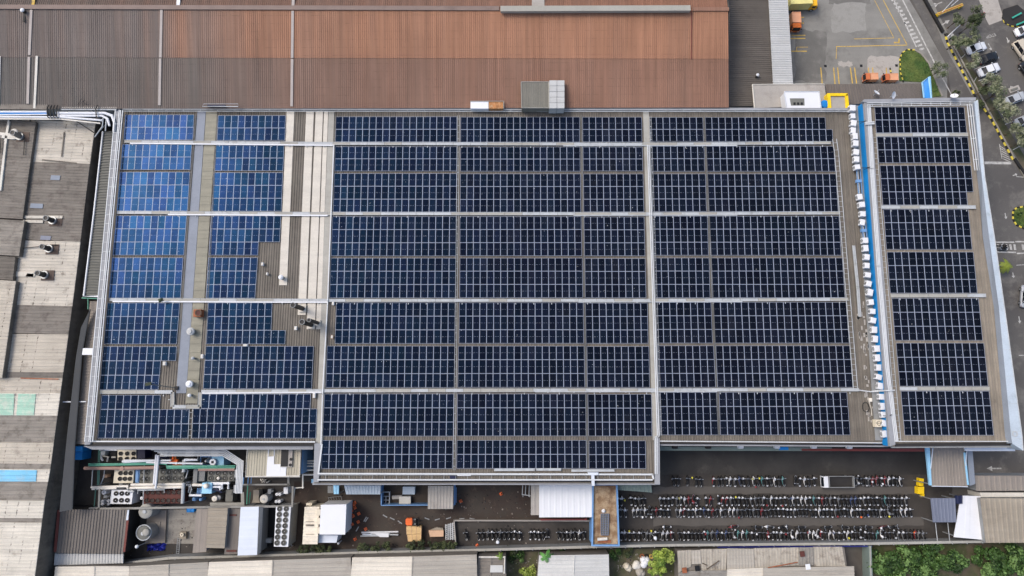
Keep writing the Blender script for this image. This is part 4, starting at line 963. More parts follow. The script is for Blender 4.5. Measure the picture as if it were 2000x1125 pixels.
car('parked_car', 'white car touching right edge below the beige off-roader', 2003, 142, -60, 'car_black', 4.2)

def truck(name, label, x, y, ang, cabm, boxm, L, W, H, cabl=1.5, cat='truck', openbed=False):
    t = T(name, label, cat, (0, 0, 0)); bl = L - cabl - .15
    b = B(); ch = min(H, 2.1)
    vs = []
    x1 = L / 2; x0 = L / 2 - cabl
    prof = [(x0, .5), (x1, .5), (x1 + .02, ch * .55), (x1 - .22, ch), (x0, ch)]
    n = len(prof); vs = [Vector((px, s * W * .48, pz)) for s in (-1, 1) for px, pz in prof]
    b.mesh(vs, [list(range(n)), list(range(n, 2 * n))[::-1]] + [(i + n, (i + 1) % n + n, (i + 1) % n, i) for i in range(n)])
    part(b, 'cab', cabm, t)
    b = B(); e = .012; b.face([(x1 + .02 + e, -W * .42, ch * .58), (x1 + .02 + e, W * .42, ch * .58), (x1 - .2 + e, W * .4, ch * .95), (x1 - .2 + e, -W * .4, ch * .95)]); part(b, 'windscreen', 'glass_dark', t)
    for s in (-1, 1):
        b = B(); b.box((x0 + cabl * .5, s * W * .485, ch * .72), (cabl * .45, .03, ch * .3)); part(b, 'side_window', 'glass_dark', t)
        b = B(); b.box((x1 - .1, s * (W * .5 + .14), ch * .75), (.08, .22, .3)); part(b, 'mirror', 'dark', t)
        b = B(); b.box((x1 + .03, s * W * .34, .75), (.05, .3, .18)); part(b, 'headlight', 'chrome', t)
    b = B(); b.box((-.1, 0, .55), (L - .4, W * .4, .2)); part(b, 'chassis', 'dark', t)
    bx = -L / 2 + bl / 2
    if openbed:
        b = B(); b.box((bx, 0, .85), (bl, W, .12)); part(b, 'bed_floor', 'dark', t)
        b = B()
        for s in (-1, 1): b.box((bx, s * (W / 2 - .05), 1.25), (bl, .1, .7)); b.box((bx + s * (bl / 2 - .05), 0, 1.25), (.1, W - .2, .7))
        part(b, 'bed_walls', boxm, t)
    else:
        b = B(); b.box((bx, 0, (H + .75) / 2), (bl, W, H - .75)); part(b, 'cargo_box', boxm, t)
        b = B()
        for s in (-1, 1): b.box((bx, s * (W / 2 - .04), H + .02), (bl + .04, .1, .08)); b.box((bx + s * (bl / 2 - .04), 0, H + .02), (.1, W, .075))
        part(b, 'top_trim', boxm, t)
    for s in (-1, 1):
        for xx in (L / 2 - cabl * .55, -L / 2 + bl * .22): wheel(t, xx, s * (W / 2 - .14), .4, .24)
    t.location = P(x, y, 0) + Vector((0, 0, .012)); t.rotation_euler = (0, 0, R(ang)); return t
truck('box_truck', 'yellow truck with cream cargo box backed to the dock', 1560, 13, 2, 'yellow_truck', 'truck_cream', 5.8, 2.3, 3.0, 1.4)
truck('pickup_truck', 'orange truck half hidden by the dock canopy edge', 1548, 50, -90, 'orange_rust', 'orange_pale', 3.4, 1.7, 2.0, 1.1)
truck('mini_truck', 'orange mini truck in bays, left one of the pair', 1693, 157, 180, 'orange_dull', 'orange_pale', 2.5, 1.35, 1.8, .95)
truck('mini_truck', 'orange mini truck in bays, next to the striped kerb stub', 1731, 158, 180, 'orange_dull', 'orange_pale', 2.6, 1.35, 1.8, .95)
truck('open_truck', 'white truck with empty dark open bed among parked motorcycles', 1630, 939, 180, 'white', 'wall_grey', 5.6, 2.0, 1.6, .95, openbed=True)

# motorcycles ------------------------------------------------------
def bike_proto(color):
    trim = ' and white' in color; color = color.split()[0]
    t = T('motorcycle', '', 'motorcycle', (0, 0, 0))
    b = B()
    loft(b, [(-.92, .07, .62, .74), (-.62, .17, .5, .82), (-.25, .19, .3, .8), (0, .2, .28, .62), (.22, .24, .28, .8), (.42, .22, .55, .98), (.58, .12, .62, .92)], 8, 2.6)
    loft(b, [(.32, .04, .56, .6), (.55, .075, .6, .66), (.78, .05, .56, .6)], 6, 2.5)
    part(b, 'body', 'bike_' + color, t, True)
    b = B(); loft(b, [(-.78, .13, .78, .86), (-.45, .19, .76, .9), (-.1, .18, .72, .86), (.12, .1, .7, .78)], 8, 2.6); part(b, 'seat', 'black', t, True)
    b = B(); b.tube([(.34, -.34, 1.0), (.44, -.12, 1.02), (.44, .12, 1.02), (.34, .34, 1.0)], .022, 5)
    for s in (-1, 1): b.tube([(.4, s * .2, 1.02), (.42, s * .3, 1.18)], .012, 4); b.box((.42, s * .32, 1.2), (.09, .16, .09))
    b.tube([(-.62, .16, .8), (-.9, .13, .84), (-.96, 0, .85), (-.9, -.13, .84), (-.62, -.16, .8)], .022, 5)
    part(b, 'handlebar', 'chrome', t)
    if trim:
        b = B(); loft(b, [(.3, .1, .86, 1.0), (.5, .2, .8, 1.04), (.62, .1, .7, .9)], 8, 2.6); part(b, 'front_fairing', 'white', t, True); b = B(); loft(b, [(-.98, .06, .7, .8), (-.8, .17, .72, .86), (-.66, .1, .78, .84)], 8, 2.6); part(b, 'tail_fairing', 'white', t, True)
    for xx in (-.62, .62):
        b = B(); b.ring((0, 0), .29, .2, -.05, .05, 14); b.v = [Vector((p.x + xx, p.z, p.y + .29)) for p in b.v]; part(b, 'wheel', 'tyre', t)
    return t
BK = {}
used = set()
def bike(x, y, ang, color, label, group):
    p = P(x, y, .5); loc = Vector((p.x, p.y, .016))
    if color not in BK: BK[color] = bike_proto(color); o = BK[color]; o.location = loc; o.rotation_euler = (0, 0, R(ang)); o['label'] = label; o['group'] = group
    else: o = cp(BK[color], loc, R(ang), label, group)
    return o
rb = random.Random(11)
CH = ['black'] * 12 + ['black and white'] * 11 + ['white'] * 7 + ['red'] * 2 + ['grey'] * 3 + ['grey and white'] * 3 + ['blue', 'teal', 'red and white']
def row(name, y, xs, base=90, y_of=None, pal=CH):
    for i, x in enumerate(xs):
        c = rb.choice(pal)
        bike(x + rb.uniform(-.7, .7), y + rb.uniform(-1, 1), base + rb.uniform(-9, 9) + (180 if rb.random() < .06 else 0), c, f'{c} motorcycle, {ordn(i)} from left in the {name}', 'motorcycles in the yard rows')
def span(x0, x1, step, gaps=()):
    out = []; x = x0
    while x <= x1:
        if not any(a < x < c for a, c in gaps): out.append(x)
        x += step * rb.uniform(.88, 1.12)
    return out
row('drive-side row left of open truck', 939, span(1315, 1591, 8.6, ((1325, 1337), (1345, 1352), (1374, 1392), (1535, 1548))))
row('row right of the open truck', 938, span(1668, 1758, 7.2))
row('row just below the upper pale lane', 977, span(1206, 1772, 8.1, ((1218, 1230), (1262, 1288), (1369, 1374), (1391, 1398))))
row('row just above the lower pale lane', 999, span(1212, 1782, 7.9, ((1222, 1236), (1306, 1316))))
row('long bottom row beside the boundary wall', 1044, span(1213, 1806, 8.2, ((1316, 1322),)))
for i, x in enumerate((1300, 1431, 1478, 1500, 1529, 1562, 1613, 1646, 1670, 1692, 1724, 1745)):
    c = rb.choice(CH); bike(x, 1029 + rb.uniform(-1, 1), rb.choice((0, 180)) + rb.uniform(-14, 14), c, f'{c} motorcycle parked sideways above the bottom row, {ordn(i)} from left', 'motorcycles parked sideways')
row('walled strip left of brown roof building', 1043, [910, 934, 943, 952.5, 961, 969, 977, 986, 995, 1005, 1015, 1036, 1044, 1052, 1060, 1068, 1091, 1099, 1107, 1115, 1123, 1131, 1140], pal=['black'] * 3 + ['grey', 'white', 'black and white', 'black and white'])
# helmets and covers left on the bikes
hel = [(1352, 933, 'yellow'), (1470, 935, 'yellow'), (1483, 934, 'yellow'), (1327, 973, 'yellow'), (1437, 971, 'yellow'), (1220, 977, 'yellow'), (1229, 1037, 'yellow'), (1272, 1037, 'yellow'), (1658, 1051, 'yellow'), (1737, 1009, 'yellow'), (1786, 1040, 'orange'),
       (1476, 951, 'red'), (1498, 987, 'red'), (1528, 988, 'red'), (1443, 1011, 'red'), (1378, 1043, 'red'), (1535, 1043, 'red'), (1578, 1040, 'red'), (1545, 973, 'blue'), (1695, 1006, 'blue'), (1628, 1041, 'blue'), (1593, 1045, 'white'), (1501, 1048, 'white'), (1478, 1043, 'white'), (1704, 941, 'white'), (1724, 945, 'white'), (1272, 1010, 'white'), (1255, 1010, 'white'), (1682, 1010, 'orange'), (1636, 1009, 'red')]
for i, (x, y, c) in enumerate(hel):
    b = B(); p = P(x, y, .9); b.dome((p.x, p.y), .17, .95, .2, 12, 5); b.cyl((p.x, p.y), .17, .87, .95, 12); b.box((p.x, p.y - .16, .96), (.2, .06, .1))
    r_ = 'asphalt drive row' if y < 955 else ('upper lane row' if y < 990 else ('lower lane row' if y < 1015 else 'bottom row'))
    k = sum(1 for (x2, y2, c2) in hel if c2 == c and x2 < x and (('asphalt drive row' if y2 < 955 else ('upper lane row' if y2 < 990 else ('lower lane row' if y2 < 1015 else 'bottom row'))) == r_))
    S(b, 'helmet', {'yellow': 'bike_yellow', 'red': 'bike_red', 'blue': 'bike_blue', 'white': 'white', 'orange': 'orange'}[c], f'{c} helmet left on a motorcycle in the {r_}, {ordn(k)} {c} one from left', 'helmet', 'helmets left on motorcycles', True)

# ---------------- rider on the crossing
def person(label, loc, pose, rz, mats=('dark', 'black')):
    t = T('person', label, 'person', loc); J, E, rad = pose
    me = bpy.data.meshes.new('body'); me.from_pydata([Vector(j) for j in J], E, []); o = bpy.data.objects.new('body', me); COL.objects.link(o); o.parent = t
    me.materials.append(M[mats[0]])
    md = o.modifiers.new('skin', 'SKIN'); md.use_smooth_shade = True
    for i, v in enumerate(me.skin_vertices[0].data): v.radius = (rad[i], rad[i]); v.use_root = (i == 0)
    o.modifiers.new('sub', 'SUBSURF').levels = 1
    b = B(); h = Vector(J[3]); b.dome((h.x, h.y), .15, h.z - .02, .17, 12, 5); b.cyl((h.x, h.y), .15, h.z - .12, h.z - .02, 12); part(b, 'helmet', mats[1], t)
    t.rotation_euler = (0, 0, rz); return t
ride = ([(-.25, 0, .9), (-.12, 0, 1.2), (-.05, 0, 1.42), (0, 0, 1.6), (-.1, .2, 1.38), (.12, .28, 1.15), (.34, .3, 1.06), (-.1, -.2, 1.38), (.12, -.28, 1.15), (.34, -.3, 1.06), (.1, .2, .82), (.05, .2, .4), (.15, .2, .33), (.1, -.2, .82), (.05, -.2, .4), (.15, -.2, .33)],
        [(0, 1), (1, 2), (2, 3), (2, 4), (4, 5), (5, 6), (2, 7), (7, 8), (8, 9), (0, 10), (10, 11), (11, 12), (0, 13), (13, 14), (14, 15)], [.16, .17, .08, .1, .08, .06, .045, .08, .06, .045, .09, .06, .05, .09, .06, .05])
bike(1957, 482, 160, 'black', 'black motorcycle being ridden across the zebra crossing', 'motorcycles on the road')
person('rider in dark clothes and black helmet on zebra crossing motorcycle', P(1957, 482, .5) - Vector((0, 0, .47)), ride, R(160))
bike(1955, 486, 170, 'grey', 'grey motorcycle beside the ridden one on the crossing', 'motorcycles on the road')
# ================================================================== WESTERN SHEDS
ZW1, ZW2 = 8.0, 8.7
def xr(y): # right edge of the old shed roof in the survey
    pts = [(232, 188), (250, 184), (472, 157), (598, 141), (812, 112), (917, 98), (978, 87), (1125, 68), (1200, 58)]
    for (a, xa), (c, xc) in zip(pts, pts[1:]):
        if a <= y <= c: return xa + (xc - xa) * (y - a) / (c - a)
    return pts[-1][1]
ws_ = T('old_shed', 'long old shed with patchwork of beige and grey ribbed roof sheets', 'shed', P(60, 700, 0))
wall = [P(xr(y), y, ZW1) for y in (236, 472, 598, 812, 978, 1190)] + [P(-90, 1190, ZW1), P(-90, 236, ZW1)]
b = B(); b.prism([Vector((p.x, p.y, 0)) for p in wall], 0, ZW1 - .15); fin(b, 'wall', 'old_dark', ws_)
secs = [(239, 320, 'old_beige'), (320, 472, 'old_grey'), (472, 598, 'old_beige'), (598, 653, 'old_grey'), (653, 727, 'old_beige2'), (727, 738, 'old_grey'), (738, 768, 'old_beige2'), (768, 812, 'old_white'),
        (812, 865, 'old_grey2'), (865, 906, 'old_beige2'), (906, 917, 'old_grey2'), (917, 941, 'old_white'), (941, 978, 'old_grey2'), (978, 1012, 'old_white'), (1012, 1021, 'old_grey2'), (1021, 1078, 'old_white'), (1078, 1190, 'old_white')]
for k, (y0, y1, m) in enumerate(secs):
    s = 9 if y0 < 330 else (5 if y0 < 600 else 1); z = ZW1 + (.07 if k % 2 else 0) + .01 * random.random()
    xl = 66 if y0 < 300 else (-60)
    b = B(); q = [P(-60, y0 - s, z), P(xr(y0), y0, z), P(xr(y1), y1, z), P(-60, y1 - s, z)]
    b.slab([p - Vector((0, 0, .02)) for p in q], .1); b.corr(*q, pitch=.55, h=.05, along='u'); fin(b, 'roof_section', m, ws_)
for q, m in (([(0, 768.5), (28, 769), (26, 811), (0, 811)], 'mint'), ([(36, 769), (70, 769.5), (66, 811), (32, 811)], 'mint'), ([(0, 918), (72, 918.5), (70, 940.5), (-8, 940.5)], 'sky_blue')):
    b = B(); pts = Q(q, ZW1 + .16); b.slab(pts, .04); b.corr(*[p + Vector((0, 0, .005)) for p in pts], pitch=.55, h=.05, along='u'); fin(b, 'coloured_sheet', m, ws_)
for q, m in (([(100, 342), (118, 343), (116, 352), (98, 351)], 'coping_slate'), ([(60, 397), (84, 398), (83, 407), (58, 406)], 'coping_slate'), ([(80, 460), (100, 461), (98, 469), (78, 468)], 'slate'), ([(82, 311), (150, 317.5), (150, 319.5), (82, 313)], 'old_dark'),
             ([(124, 258), (126, 258), (121, 306), (119, 306)], 'old_dark'), ([(40, 737.5), (114, 739.5), (114, 741.5), (40, 739.5)], 'rust'), ([(53, 534), (69, 535), (66, 541), (50, 540)], 'old_white'), ([(30, 530), (66, 532), (65, 541), (28, 540)], 'old_white')):
    b = B(); pts = Q(q, ZW1 + .2); b.slab(pts, .05); fin(b, 'patch', m, ws_)
uw = T('upper_old_shed', 'higher stepped grey shed roofs at the far left edge', 'shed', P(10, 450, 0))
us = [([(-90, 225), (70, 238), (44, 428), (-90, 420)], 'old_grey', ZW2), ([(-90, 424), (48, 431), (37, 500), (-90, 492)], 'old_grey2', ZW2 + .3), ([(-90, 496), (30, 502), (25, 547), (-90, 540)], 'old_dark', ZW2 + .1), ([(-90, 542), (31, 549), (4, 738), (-90, 730)], 'old_beige2', ZW2 + .35)]
for q, m, z in us:
    pts = Q(q, z); b = B(); b.prism([Vector((p.x, p.y, 0)) for p in pts], ZW1 - .5, z - .1); fin(b, 'wall', 'old_dark', uw)
    b = B(); b.slab([p - Vector((0, 0, .02)) for p in pts], .08); b.corr(*pts, pitch=.55, h=.05, along='u'); fin(b, 'roof_section', m, uw)
t = T('roof_duct', 'white cross shaped duct strips on the far left grey roof', 'duct', P(10, 280, ZW2))
for q in ([(16, 229), (20, 229.5), (13, 275), (8, 275)], [(9, 275), (13, 275), (2, 372), (-3, 372)], [(0, 258), (30, 262), (40, 270), (24, 272), (0, 269)]):
    b = B(); pts = Q(q, ZW2 + .3); b.slab(pts, .3); fin(b, 'duct', 'white_dirty', t)
def cowl(lab, x, y, z, m='dark', h=1.9, r=.42, dx=8, dy=4):
    """roof flue that leans away in the picture because it is tall; pale collar at its foot"""
    t = T('roof_flue', lab, 'flue', P(x, y, z)); p = P(x, y, z)
    b = B(); b.ring(p, .72, .5, z, z + .35, 18); fin(b, 'collar', 'steel', t)
    b = B(); b.cyl(p, r, z, z + h, 14); fin(b, 'pipe', m, t)
    b = B(); b.ring(p, r + .06, r - .05, z + h, z + h + .12, 16); fin(b, 'rim', 'galv_dark', t)
    b = B(); b.cyl(p, r - .06, z + h + .004, z + h + .02, 14); fin(b, 'opening', 'black', t)
    b = B(); b.slab([p + Vector((dx_, dy_, .08)) for dx_, dy_ in ((-.6, -1.0), (1.6, -1.0), (1.6, .8), (-.6, .8))], .08); fin(b, 'brown_plate', 'plate_brown', t)  # dark brown plate reaching further out to the right of the foot
    return t
dm('plate_brown', C(88, 74, 66), var=.25, sc_=1)
cowl('dark flue on old roof at the end of two pale sheets', 104, 431, ZW1 + .1)
cowl('dark flue on the beige old roof below a thin pole', 97, 486, ZW1 + .1)
cowl('dark flue lowest of three on the old beige roof', 88, 537, ZW1 + .1)
cowl('pale flue with a white cap beside the cross shaped duct', 40, 267, ZW2, 'old_grey2')
t = T('round_vent', 'round white vent cap above the cross shaped duct', 'vent cap', P(27, 259, ZW2)); p = P(27, 258, ZW2 + .9)
b = B(); b.cyl(p, .35, ZW2, ZW2 + .8); fin(b, 'pipe', 'old_grey', t); b = B(); b.dome(p, .68, ZW2 + .8, .3); fin(b, 'cap', 'white_dirty', t)
for x0, y0, x1, y1, m, lab, z in ((45, 424, 122, 424, 'old_white', 'upper pale sheet strip leading to the first old roof flue', ZW1 + .25), (45, 432, 84, 433, 'old_white', 'lower pale sheet strip near the first old roof flue', ZW1 + .25), (42, 485, 112, 478, 'dark', 'thin dark pole lying on the beige old roof', ZW1 + .35), (48, 268, 46, 303, 'dark', 'thin dark pole lying on the grey roof by the cross duct', ZW2 + .3), (2, 264, 0, 300, 'dark', 'dark pole at the left border on grey roof', ZW2 + .3)):
    b = B(); a, c = P(x0, y0, z), P(x1, y1, z); d = c - a; b.box((a + c) / 2, (d.length, .5 if m == 'old_white' else .12, .08), math.atan2(d.y, d.x)); S(b, 'roof_strip' if m == 'old_white' else 'pole', m, lab, 'strip' if m == 'old_white' else 'pole')
b = B(); b.slab(Q([(176, 604), (160, 690), (146, 870), (141, 995), (116, 1000), (131, 850), (148, 700), (158, 640)], 7.3), .2); b.tube(Q([(176, 604), (160, 690), (146, 870), (141, 995)], 7.35), .12, 5); S(b, 'raised_alley_strip', 'alley_slate', 'long smooth slate grey strip roof in the alley beside old shed', 'roof')  # strip lifted above the lane so the alley shade does not darken it
# lean-tos between the old shed and the solar hall
tt = canopy('lean_to', 'dark grey ribbed lean-to with white pipe edge beside the solar hall', 'lean-to', [(201, 258), (226, 256), (192, 577), (165, 576)], 7.5, 'rib_grey', 'u', .5, .16)
b = B(); b.tube(Q([(201, 257), (183, 420), (163.5, 578.5), (192, 579)], 7.7), .17, 6); fin(b, 'edge_pipe', 'white', tt)
canopy('lean_to', 'brown grey lower lean-to below the ribbed one', 'lean-to', [(176, 588), (196, 588), (168, 868), (146, 867)], 6.5, 'roof_tan', 'u', .5)
b = B(); b.slab(Q([(162, 680), (181, 680), (180, 693), (160, 693)], 8), .6); S(b, 'wall_hood', 'white', 'small white metal hood on the left wall of the solar hall', 'hood')
b = B(); b.tube(Q([(122, 785), (168, 784.5)], 7), .1, 6); S(b, 'pole', 'white', 'white horizontal pole bridging the alley', 'pole')
b = B(); b.tube(Q([(160, 582), (190, 583)], 7.2), .12, 6); b.tube(Q([(172, 584), (172, 604)], 7.2), .08, 6); S(b, 'pipe', 'green_pipe', 'green pipe under the lower end of the ribbed lean-to', 'pipe')
t = T('blue_cabinet', 'bright blue double cabinet at the lower left corner of the solar hall', 'cabinet', P(152, 885, 0))
b = B(); b.prism(Q([(142, 872), (161, 872), (161, 882), (143, 882)], 3.2), 0, None); fin(b, 'upper_box', 'blue_bright', t)
b = B(); b.prism(Q([(145, 883), (161, 882.5), (160, 898), (146, 898)], 2.6), 0, None); fin(b, 'lower_box', 'blue_bright', t)
b = B(); b.slab(Q([(104, 974), (110, 974), (103, 1036), (98, 1036)], 2.4), .2); S(b, 'mint_board', 'mint', 'long pale mint board standing in the alley', 'board')
# pipe rack at the top left corner
t = T('pipe_rack', 'rack of white and blue pipes above the left lean-to', 'pipe rack', P(110, 225, 0))
for q, r, m in (([(-40, 218.5), (92, 218.5)], .22, 'white'), ([(-40, 221.5), (92, 221.5)], .14, 'blue_bright'), ([(-40, 224.5), (92, 223.5)], .12, 'white'), ([(-40, 228), (120, 229), (200, 235)], .2, 'white'), ([(-40, 232), (120, 233), (196, 241)], .14, 'pipe_cream'),
                ([(110, 221), (205, 221), (219, 226), (224, 240), (223, 258)], .26, 'white'), ([(112, 226), (200, 226.5), (210, 232), (214, 246)], .2, 'white'), ([(120, 210), (228, 210)], .14, 'pipe_cream'), ([(120, 214), (228, 214)], .14, 'galv'),
                ([(92, 204), (230, 204)], .07, 'green_pipe'), ([(246, 203), (285, 204)], .06, 'green_pipe'), ([(202, 226), (200, 247), (185, 268)], .1, 'galv'), ([(208, 228), (206, 256)], .1, 'galv'), ([(150, 237), (188, 262)], .1, 'dark')):
    b = B(); b.tube(Q(q, 10.5), r, 8); fin(b, 'pipe', m, t)
for x in (95, 101, 107, 113, 190):
    b = B(); b.tube(Q([(x, 205), (x - 3, 212), (x - 2, 228), (x + 2, 231)], 11), .1, 6); fin(b, 'pipe_loop', 'dark', t)
for x in (20, 60, 130, 180):
    b = B(); p = P(x, 225, 10.2); b.box((p.x, p.y, 5), (.2, .2, 10)); b.box((p.x, p.y, 10.1), (.2, 2.2, .15)); fin(b, 'support', 'dark', t)
b = B()
for k in range(5): b.tube([P(188 + k * 3, 262 - k * 3, 7.6), P(200 + k * 2, 250 - k * 2, 8.2)], .06, 5)
S(b, 'pipe_stubs', 'galv', 'tangle of short grey pipes at the corner above the lean-to', 'pipes')

# ================================================================== CHILLER YARD
def fan_proto(m_dark, m_rim, hub, r=.5):
    b = B(); b.ring((0, 0), r, r * .86, 0, .14, 18); b.mi = 1; b.cyl((0, 0), r * .87, .005, .02, 18)
    b.mi = 2
    for k in range(5):
        a = 2 * math.pi * k / 5; c_, s_ = math.cos(a), math.sin(a)
        q = [(.12, -.1), (.8, -.24), (.82, .1), (.14, .08)]
        b.face([Vector(((x * c_ - y * s_) * r, (x * s_ + y * c_) * r, .05 + (.03 if i in (0, 1) else 0))) for i, (x, y) in enumerate(q)])
    b.mi = 3; b.cyl((0, 0), r * .17, .03, .1, 10)
    me = bpy.data.meshes.new('fan'); me.from_pydata(b.v, [], b.f)
    for k in (m_rim, m_dark, 'fan_mid' if m_dark != 'fan_dark' else 'dark', hub): me.materials.append(M[k])
    me.polygons.foreach_set('material_index', b.m); return me
FD = fan_proto('fan_dark', 'fan_mid', 'fan_mid'); FW = fan_proto('fan_dark', 'fan_mid', 'white'); FG = fan_proto('fan_mid', 'fan_grey', 'steel'); FO = fan_proto('oxide_dark', 'oxide', 'oxide')
def chiller(label, q, z, casing, fans, fme, r, side=None):
    pts = Q(q, z); t = T('chiller', label, 'chiller', cen(pts), 'roof-fan chillers in the yard')
    b = B(); b.prism([Vector((p.x, p.y, 0)) for p in pts], 0, z - .3)
    fin(b, 'cabinet', side or casing, t)
    b = B(); b.prism(pts, z - .3, z); fin(b, 'fan_deck', casing, t)
    for x, y in fans:
        p = P(x, y, z); o = bpy.data.objects.new('fan', fme); COL.objects.link(o); o.parent = t
        o.location = p - Vector(t.location) + Vector((0, 0, .003)); o.rotation_euler = (0, 0, random.uniform(0, 6)); o.scale = (r / .5,) * 2 + (1,)
    return t
def grid(x0, y0, x1, y1, n, m, sk=0): return [(x0 + (x1 - x0) * i / max(1, n - 1) + sk * j / max(1, m - 1), y0 + (y1 - y0) * j / max(1, m - 1)) for j in range(m) for i in range(n)]
chiller('cream chiller with six black fans right under the solar eave', rect(229.5, 878.5, 266, 899), 2.6, 'cream', grid(236, 885.8, 261.2, 885.8, 3, 1) + grid(235.4, 896, 260.8, 896, 3, 1), FD, .36)
chiller('beige chiller with six dark fans below the green pipes', [(224, 917.5), (262, 917.5), (259.5, 943.5), (221, 943.5)], 2.6, 'cream', grid(235.6, 924, 255.3, 924, 3, 1) + grid(234.7, 935, 254, 935, 3, 1), FD, .37, 'carton')
chiller('white chiller with six white-hubbed fans at the platform corner', [(218, 956.5), (260, 957), (257, 984.5), (214.5, 984)], 2.6, 'white', grid(227.3, 963.7, 249.2, 963.7, 3, 1) + grid(226, 977, 249, 976.6, 3, 1), FW, .4)
chiller('grey chiller behind the paired white vertical pipes', [(274, 916), (301, 916), (299, 943), (272, 943)], 2.4, 'fan_grey', grid(279, 922, 284, 935, 1, 2) + grid(288, 922, 288, 935, 1, 2), FG, .45)
chiller('wide grey chiller with eight fans right of white vertical pipes', [(310, 916.5), (359, 916.5), (358, 942.5), (309, 942.5)], 2.4, 'fan_grey', grid(319.3, 921.6, 355.5, 921.6, 4, 1) + grid(317.7, 934, 355.5, 934, 4, 1), FG, .5)
chiller('dark grey chiller under the elbow of the cable bundle', [(406, 918.5), (459, 918.5), (458, 940), (405, 940)], 2.4, 'fan_grey', grid(413, 923.5, 453, 923.5, 4, 1) + grid(412, 934, 453, 934, 4, 1), FG, .46)
chiller('long oxide red condenser with dark fans beside platform edge', [(282, 958), (357, 957), (356, 983), (280, 984)], 2.2, 'oxide', grid(288, 961.5, 350, 961, 7, 1) + grid(287, 977.5, 350, 977, 7, 1), FO, .42)
b = B(); b.prism(Q(rect(266.5, 878.5, 283, 895), 2.4), 0, None); b.box(P(275, 896, 2.45), (1.6, .08, .1)); S(b, 'cabinet', 'navy', 'navy blue cabinet beside the cream chiller', 'cabinet')
b = B(); b.prism(Q([(265, 917), (273, 917), (271, 943), (264, 943)], 2.5), 0, None); b.prism(Q([(266, 919), (270, 919), (269, 941), (266, 941)], 2.62), 2.4, None); S(b, 'cabinet', 'blue_frame', 'narrow pale blue cabinet left of the grey chiller', 'cabinet')
b = B(); b.prism(Q([(378, 916), (386, 916), (384, 947), (376, 947)], 2.6), 0, None); b.prism(Q([(385, 916.5), (401, 916.5), (399, 940), (384, 940)], 2.3), 0, None); S(b, 'cabinet', 'galv_dark', 'grey cabinet left of the dark grey chiller', 'cabinet')
def pipes(name, label, runs, m, z, r, grp=None):
    t = T(name, label, 'pipe', P(*runs[0][0], 0), grp)
    for q in runs:
        pts = Q(q, z); b = B(); b.tube(pts, r, 8)
        for p in pts[1:-1]:
            b.cyl((p.x, p.y), r * 1.25, z - r * 1.2, z + r * 1.2, 10)
        fin(b, 'pipe', m, t)
    b = B()
    for q in runs:
        for p in (P(*q[0], z), P(*q[-1], z)): b.box((p.x, p.y, z / 2), (.1, .1, z))
    fin(b, 'supports', 'steel', t); return t
pipes('pipe_run', 'pair of green pipes crossing the chiller yard', [[(173, 906.5), (230, 906), (322, 903.5)], [(173, 909.5), (324, 906), (327, 911.5), (460, 910)], [(326, 914.5), (459, 913.5)]], 'green_pipe', 4.0, .13)
pipes('pipe_run', 'brown pipe crossing the chiller yard below green pipes', [[(165, 914.5), (240, 914.5), (312, 913)], [(388, 916.8), (459, 916.5)]], 'brown_pipe', 3.8, .3)
pipes('pipe_run', 'green pipes running north to south at the yard edge', [[(193, 878), (190.5, 947)], [(195.5, 880), (193, 948)], [(187, 955), (184, 990)]], 'green_dull', 3.4, .09)
pipes('pipe_run', 'two tall white pipes running down between grey chillers', [[(305.5, 888), (300.5, 946)], [(309.5, 889), (303.8, 954)]], 'white', 4.6, .2)
pipes('pipe_run', 'upper pair of white pipes across the chiller yard', [[(241, 902.5), (241, 901), (304, 899)], [(286, 903), (345, 904.5), (396, 905.5)], [(360, 901), (362, 898), (386, 898)], [(311, 899.5), (334, 899)]], 'white', 4.2, .16)
pipes('pipe_run', 'broad cream pipes above the oxide red condenser', [[(256, 946.5), (301, 946.3)], [(254, 953), (357, 951.3)], [(309, 946), (361, 945.5)], [(376, 947), (398, 947.5)]], 'pipe_cream', 3.2, .24)
pipes('pipe_run', 'cream pipes above the white six-fan chiller', [[(178, 951.8), (249, 949.5), (250, 955)], [(180, 955), (228, 953.6)]], 'pipe_cream', 3.2, .2)
pipes('pipe_run', 'tall grey white riser pipe at the condenser end', [[(359.5, 898), (359, 922)], [(358.5, 943), (356.5, 983)]], 'galv', 3.6, .3)
pipes('pipe_run', 'thin white loops beside the pale blue box', [[(396, 945), (434, 945), (434, 955)], [(412, 943.5), (446, 943.5), (446, 955)], [(398, 951), (430, 951), (430, 957)], [(370, 967.5), (394, 967.5)]], 'white', 3.0, .2)
pipes('pipe_run', 'pale pipes right of the beige control house', [[(593, 900), (615, 900)], [(593, 905), (615, 905)], [(593, 910.5), (615, 910.5)], [(592, 918), (615, 918)], [(592, 927), (614, 927)], [(591.5, 920), (591.5, 952), (574, 953), (570.5, 990)]], 'pipe_cream', 3.5, .14)
pipes('pipe_run', 'thin grey and blue pipes threading between the chillers', [[(282, 905), (279.5, 986)], [(181, 918), (179, 950)], [(245, 902.8), (302, 901.5)], [(269, 964), (270, 957), (321, 956.5), (321, 962)], [(366, 946), (370, 950), (368, 962)], [(372, 946), (374, 956), (371, 965)], [(196, 948), (203, 930), (204, 918)], [(362, 912), (367, 920), (363, 934)], [(376, 899), (386, 899), (387, 890)], [(340, 945), (340, 956)], [(250, 955), (250, 960), (262, 960)]], 'galv', 2.9, .09)
pipes('pipe_run', 'short dark navy pipes beside the cable bundle', [[(312, 893), (330, 893)], [(361, 890), (372, 889.5)], [(318, 896.5), (330, 897)], [(398, 957), (398, 966)], [(415, 956), (425, 957), (433, 962)]], 'navy', 3.0, .15)
rr = random.Random(17)
